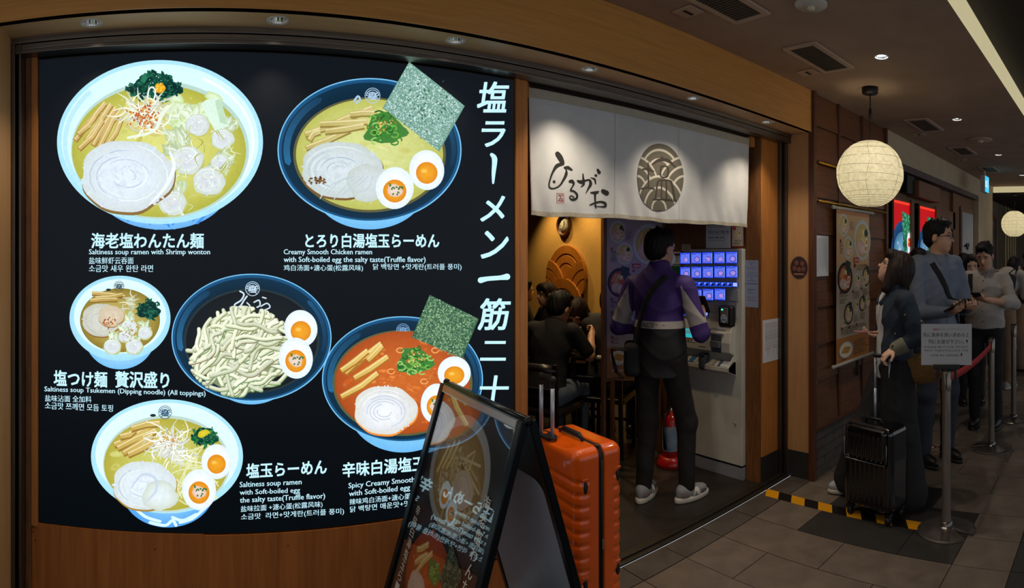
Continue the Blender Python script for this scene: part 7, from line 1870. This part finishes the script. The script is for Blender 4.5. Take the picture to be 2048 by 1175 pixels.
P.text('PLEASE BUY THE TICKET', -.124, .124, .127, .137, INK, .01); P.text('FIRST THEN FOLLOW THE', -.124, .124, .107, .117, INK, .01); P.text('LINE IN ORDER.', -.09, .075, .080, .090, INK, .01)
for (x, y) in ((.116, .163), (.085, .088)): P.ell(x, y + .004, .005, .006, (30, 26, 26), n=10); P.ell(x, y - .005, .0025, .005, (30, 26, 26), n=8)
P.obj('printed_text', M_PAPER, sgn_)
# red belt from the nearest post to the middle post
rb = MB(); a = Vector((3.144, .939, .855)); b_ = Vector((4.585, .99, .83)); d = (b_ - a).normalized(); a = a + d * .03; b_ = b_ - d * .03; n = 14; vs = []
for i in range(n + 1):
    p = a.lerp(b_, i / n) - Vector((0, 0, .03 * 4 * (i / n) * (1 - i / n)))
    for e in (-.0015, .0015):
        for h_ in (-.024, .024): vs.append(p + Vector((0, e, h_)))
fs = []
for i in range(n): q = 4 * i; fs += [(q, q + 4, q + 5, q + 1), (q + 2, q + 3, q + 7, q + 6), (q + 1, q + 5, q + 7, q + 3), (q, q + 2, q + 6, q + 4)]
rb.add(vs, fs, True); tag(rb.obj('queue_belt', mat('red_webbing', (176, 24, 22), .7, vary=.1, bump=.2, bscale=300)), 'red retractable belt between the nearest and the middle queue post', 'queue belt')

# ------------------------------------------------------------------ paper lanterns
M_PAPERL = bpy.data.materials.new('rice_paper'); M_PAPERL.use_nodes = True
N = M_PAPERL.node_tree.nodes; Lk = M_PAPERL.node_tree.links; N.clear()
o_ = N.new('ShaderNodeOutputMaterial'); mx = N.new('ShaderNodeMixShader'); df = N.new('ShaderNodeBsdfDiffuse'); tl = N.new('ShaderNodeBsdfTranslucent'); nz = N.new('ShaderNodeTexNoise'); rp = N.new('ShaderNodeValToRGB'); tc = N.new('ShaderNodeTexCoord')
nz.inputs['Scale'].default_value = 45; nz.inputs['Detail'].default_value = 6; rp.color_ramp.elements[0].color = (.74, .71, .58, 1); rp.color_ramp.elements[1].color = (.88, .86, .74, 1); rp.color_ramp.elements[0].position = .35; rp.color_ramp.elements[1].position = .6
Lk.new(tc.outputs['Object'], nz.inputs['Vector']); Lk.new(nz.outputs['Fac'], rp.inputs[0]); Lk.new(rp.outputs[0], df.inputs[0]); Lk.new(rp.outputs[0], tl.inputs[0]); mx.inputs[0].default_value = .62
m2_ = N.new('ShaderNodeMixShader'); m2_.inputs[0].default_value = .0; rf = N.new('ShaderNodeBsdfRefraction'); rf.inputs['IOR'].default_value = 1.001; rf.inputs['Roughness'].default_value = .42; Lk.new(rp.outputs[0], rf.inputs[0])
Lk.new(df.outputs[0], mx.inputs[1]); Lk.new(tl.outputs[0], mx.inputs[2]); Lk.new(mx.outputs[0], m2_.inputs[1]); Lk.new(rf.outputs[0], m2_.inputs[2]); Lk.new(m2_.outputs[0], o_.inputs[0])
def lantern(x, y, zc, r, label, ceil):
    t = thing('paper_lantern', label, 'lantern', (x, y, zc), 0, 'round paper lanterns along the corridor')
    R = random.Random(int(x * 10)); rings = []
    zs = [.93, .86, .70, .44, .16, -.10, -.32, -.54, -.68, -.74, -.80, -.85, -.89, -.925, -.95]
    prof = []; n = 48; vs = []; fs = []
    lv = np.linspace(.95, -.955, 46)
    tilt = [(R.uniform(-.06, .06), R.uniform(0, 6.28)) for _ in zs]
    for z in lv:
        d = min(abs(z - q) for q in zs)
        rr = math.sqrt(max(1 - z * z, 0)) if abs(z) < .96 else 0
        for k in range(n):
            a = 2 * PI * k / n; q = rr * (1 + .006 * math.sin(3 * a + z * 9) + .004 * math.sin(11 * a + z * 23)); vs.append((q * r * math.cos(a), q * r * math.sin(a), z * r))
    for i in range(len(lv) - 1):
        for k in range(n): j = (k + 1) % n; fs.append((i * n + k, (i + 1) * n + k, (i + 1) * n + j, i * n + j))
    MB().add(vs, fs, True).obj('paper_shade', M_PAPERL, t)
    M_RIB = mat('bamboo_rib', (84, 70, 44), .7, vary=.1)
    for (tl_, ph), z in zip(tilt, zs):
        am = tl_ if abs(z) < .6 else 0; rr = 1.004
        pts = []
        for k in range(41):
            a = 2 * PI * k / 40; zz = z + am * math.sin(a + ph); q = math.sqrt(max(1 - zz * zz, .01)) * rr; pts.append((q * r * math.cos(a), q * r * math.sin(a), zz * r))
        MB().tube(pts, .0009, 5, False).obj('rib', M_RIB, t)
    for k in range(6):
        a = 2 * PI * k / 6 + .35; pts = [(math.cos(a + .05 * math.sin(z * 5)) * math.sqrt(1 - z * z) * r * 1.003, math.sin(a + .05 * math.sin(z * 5)) * math.sqrt(1 - z * z) * r * 1.003, z * r) for z in np.linspace(.94, -.94, 20)]
        MB().tube(pts, .0009, 5, False).obj('paper_seam', M_RIB, t)
    MB().lathe([(.30 * r, -.955 * r), (.312 * r, -.95 * r), (.30 * r, -.945 * r)], n=32, cap=False).obj('bottom_ring', M_RIB, t); MB().lathe([(.33 * r, .95 * r), (.31 * r, .955 * r), (.30 * r, .95 * r)], n=32, cap=False).obj('top_ring', M_RIB, t)
    MB().ball((0, 0, .02), .032, 16, 10).obj('bulb', mat('bulb_glass', (255, 240, 200), .3, emit=(255, 232, 180), estr=14), t)
    H_ = ceil - zc
    MB().tube([(0, 0, .05), (0, 0, H_ * .62), (.006, 0, H_ * .72), (0, 0, H_ - .02)], .0035, 8).obj('cord', M_BLACK, t)
    MB().lathe([(0, -.04), (.010, -.035), (.012, 0), (.008, .035), (0, .04)], (.004, 0, H_ * .70), 14).obj('cord_adjuster', M_BLACK, t); MB().lathe([(0, -.008), (.014, 0), (0, .008)], (.018, 0, H_ * .70), 12).obj('adjuster_knob', M_BLACK, t)
    MB().lathe([(0, -.045), (.050, -.042), (.055, -.035), (.055, -.001), (0, -.001)], (0, 0, H_), 32).obj('ceiling_rose', M_BLACK, t)
    return t
lantern(3.585, 1.61, 2.106, .228, 'large round cream paper lantern, lit, hanging before the brown plank wall', CZ)
lantern(9.55, 1.67, 2.09, .222, 'smaller-looking round paper lantern far down the corridor at the right edge', 2.60)

# ------------------------------------------------------------------ hanging menu scroll on the plank wall
YS = 1.955
xa, zt = onY(1673, 417, YS); xb, _ = onY(1738, 426, YS); zb = onY(1680, 727, YS)[1]
hs_ = thing('hanging_menu_banner', 'hanging cloth menu banner with ramen bowls and white rods on the brown plank wall', 'banner', ((xa + xb) / 2, YS, zb)); W_ = xb - xa; H_ = zt - zb
b = MB(); n = 12; vs = []
for i in range(n + 1):
    for z in (0, H_):
        for e in (0, .0018): vs.append((-W_ / 2 + W_ * i / n, .0015 + e, z))
fs = []
for i in range(n): q = 4 * i; fs += [(q, q + 4, q + 6, q + 2), (q + 1, q + 3, q + 7, q + 5), (q, q + 1, q + 5, q + 4), (q + 2, q + 6, q + 7, q + 3)]
b.add(vs, fs, True); b.obj('cloth', mat('banner_cloth', (176, 146, 110), .7, vary=.05), hs_)
M_WROD = mat('white_plastic_rod', (186, 180, 170), .4, vary=.05)
for z in (H_ + .008, -.008): MB().tube([(-W_ / 2 - .05, 0, z), (W_ / 2 + .08, 0, z)], .0125, 14).obj('rod', M_WROD, hs_); MB().ball((-W_ / 2 - .052, 0, z), .016, 12, 8).obj('rod_end', M_WROD, hs_)
def hq(a, b, z): return (-W_ / 2 + W_ * a / 100, .0 - z, H_ * (1 - b / 480))
P = Painter(hq, step=3e-5); R = random.Random(6)
P.rect(0, 0, 100, 480, (206, 168, 122)); P.rect(0, 186, 100, 404, (188, 172, 150)); P.rect(0, 402, 100, 480, (188, 120, 56)); P.rect(0, 0, 100, 14, (190, 130, 90))
W8 = W_ / H_ * 480 / 100
def mbw(x, y, rx, ry, k): mini_bowl(P, x, y, rx, ry, k, R)
mbw(20, 48, 14, 36, 's'); mbw(34, 118, 14, 36, 's'); mbw(78, 92, 27, 68, 's'); mbw(24, 215, 22, 50, 'r'); mbw(60, 228, 11, 28, 's'); mbw(90, 215, 12, 33, 'd'); mbw(80, 232, 7, 19, 'w')
mbw(34, 330, 13, 34, 'd'); mbw(18, 362, 7, 17, 'w'); mbw(56, 312, 9, 22, 's'); mbw(77, 305, 10, 25, 'd'); mbw(94, 300, 8, 20, 's'); mbw(26, 442, 20, 26, 'p')
P.rect(49, 150, 65, 166, (176, 30, 30)); P.text('人気NO.1', 50, 64, 163, 153, (230, 215, 200), .01); P.rect(50, 170, 55, 182, (120, 30, 34)); P.text('とろり白湯塩玉', 58, 96, 182, 172, (80, 60, 50), .01)
for (x0, x1, y0, y1, n_) in ((38, 50, 36, 64, 5), (8, 18, 102, 140, 6), (58, 88, 184, 194, 2), (8, 34, 262, 276, 2), (8, 30, 280, 296, 3), (48, 70, 262, 285, 4), (78, 98, 256, 280, 4), (50, 64, 340, 362, 4), (70, 88, 335, 358, 4), (12, 90, 370, 396, 4), (50, 96, 420, 470, 6), (6, 30, 470, 478, 1)): fake_lines(P, x0, x1, y0, y1, n_, (104, 84, 66), R, .4)
for x_, y_ in ((8, 94), (8, 256), (45, 256), (72, 250), (12, 368), (34, 368), (56, 366)): P.rect(x_, y_, x_ + 4, y_ + 8, (130, 34, 36))
P.obj('printed_menu', M_PAPER, hs_)

# ------------------------------------------------------------------ neighbouring signs
def picture_sign(pxa, pxb, pya, label, seed):
    Y_ = 2.058; xa, z1_ = onY(pxa, pya, Y_); xb, _ = onY(pxb, 500, Y_); z1_ = 2.09; z0_ = 1.44
    t = thing('red_picture_sign', label, 'backlit sign', ((xa + xb) / 2, Y_, z0_)); W_, H_ = xb - xa, z1_ - z0_
    MB().box(-W_ / 2 - .02, W_ / 2 + .02, -.012, .004, -.02, 0).box(-W_ / 2 - .02, W_ / 2 + .02, -.012, .004, H_, H_ + .02).box(-W_ / 2 - .02, -W_ / 2, -.012, .004, 0, H_).box(W_ / 2, W_ / 2 + .02, -.012, .004, 0, H_).obj('frame', M_SHOPWOOD, t)
    MB().box(-W_ / 2, W_ / 2, -.004, .002, 0, H_).obj('light_panel', mat('sign_cabinet'), t)
    P = Painter(lambda a, b, z: (-W_ / 2 + W_ * a, -.0045 - z, H_ * (1 - b)), step=8e-5); R = random.Random(seed)
    P.rect(0, 0, 1, 1, (190, 12, 22)); P.rect(0, 0, 1, .04, (250, 60, 40))
    P.ell(.42, .76, .52, .46, (60, 150, 220), (20, 60, 120)); P.ell(.42, .74, .47, .41, (14, 40, 70), (18, 70, 120)); P.ell(.42, .80, .42, .34, (110, 170, 200), (60, 110, 150))
    for k in range(30): P.ell(.38 + R.gauss(0, .16), .78 + R.gauss(0, .13), R.uniform(.03, .1), R.uniform(.02, .05), R.choice([(150, 200, 220), (60, 100, 140), (190, 220, 235), (40, 50, 90)] if seed == 1 else [(90, 70, 70), (150, 170, 200), (60, 50, 60), (170, 140, 120)]), (110, 150, 180), rot=R.uniform(-1, 1), n=8, rings=(0, 1), lift=(k % 5 == 0))
    nori(P, [(.42, .15), (.88, .2), (.86, .62), (.46, .58)], R, (14, 92, 64), (110, 190, 150), 260, .012)
    greens(P, .58, .66, .14, .12, R, 20, cols=((30, 120, 70), (20, 90, 60), (15, 60, 50), (60, 160, 90)))
    egg(P, .78, .60, .11, .14, 0, False, (220, 60, 40)); egg(P, .80, .82, .11, .14, 0, False, (220, 60, 40))
    P.obj('printed_face', print_mat('red_sign_glow', glow=1.0, rough=.3), t)
picture_sign(1786, 1825, 395, 'left red backlit sign with a ramen bowl, beyond the paper lantern', 1)
picture_sign(1838, 1872, 407, 'right red backlit sign with a ramen bowl, behind the tall man', 2)
# box over the signs
xa, za = onY(1826, 362, 2.05); bx = thing('wooden_wall_box', 'small plain wooden box projecting above the right red sign', 'wall box', (5.9, 2.03, 2.16)); MB().box(-.28, .45, -.06, .06, 0, .17).obj('box_body', M_SHOPWOOD, bx, .004); MB().box(-.50, -.29, -.01, .06, .02, .20).obj('dark_recess', M_BLACK, bx)
# calligraphy banner
cb = thing('calligraphy_banner', 'narrow white banner with black brush strokes beyond the red signs', 'banner', (7.86, 2.04, 1.10)); Wb = .30
MB().box(-Wb - .05, Wb + .05, -.0, .012, -.05, 1.12).obj('wood_frame', M_SHOPWOOD, cb, .004); MB().box(-Wb, Wb, -.006, -.001, 0, 1.05).obj('white_cloth', mat('banner_white', (176, 176, 176), .8, vary=.05), cb)
P = Painter(lambda a, b, z: (a * Wb, -.0065 - z, b), step=1e-4); R = random.Random(9)
for k in range(22): x, y = R.uniform(-.6, .6), R.uniform(.05, .62); P.stroke([(x, y), (x + R.uniform(-.3, .3), y + R.uniform(-.1, .1)), (x + R.uniform(-.4, .4), y - R.uniform(0, .12))], [.03, .06, .02], (30, 30, 30), sub=3, lift=False)
P.obj('brush_strokes', M_PAPER, cb)
# exit sign
ex = thing('exit_sign', 'blue-green lit exit sign hanging from the ceiling far down the corridor', 'exit sign', (7.5, 1.71, 2.39)); MB().box(-.12, .12, -.03, .03, 0, .22).obj('housing', M_RING, ex, .004)
P = Painter(lambda a, b, z: (a, -.0305 - z, b), step=1e-4); P.rect(-.115, .005, .115, .215, (60, 190, 235)); P.text('出口', -.1, .02, .07, .16, (220, 250, 255), .02); P.stroke([(.06, .16), (.07, .11), (.05, .05)], .015, (220, 250, 255)); P.ell(.065, .175, .012, .012, (220, 250, 255), n=10); P.obj('lit_face', print_mat('exit_glow', glow=1.2), ex)
MB().box(-.02, .02, -.01, .01, .22, CZ - 2.39).obj('hanger', M_RING, ex)
# framed dark picture down the corridor
fp = thing('framed_picture', 'tall grey framed picture on the wall past the cream pillar', 'picture', (10.3, 2.29, .9)); MB().box(-.62, .62, -.0, .008, 0, 1.35).obj('canvas', mat('grey_canvas', (112, 112, 112), .6, color2=(60, 60, 64), vscale=3), fp)
for (a, b, c, d) in ((-.68, .68, -.06, 0), (-.68, .68, 1.35, 1.41), (-.68, -.62, 0, 1.35), (.62, .68, 0, 1.35)): MB().box(a, b, -.03, .008, c, d).obj('frame_bar', M_SHOPWOOD, fp, .004)
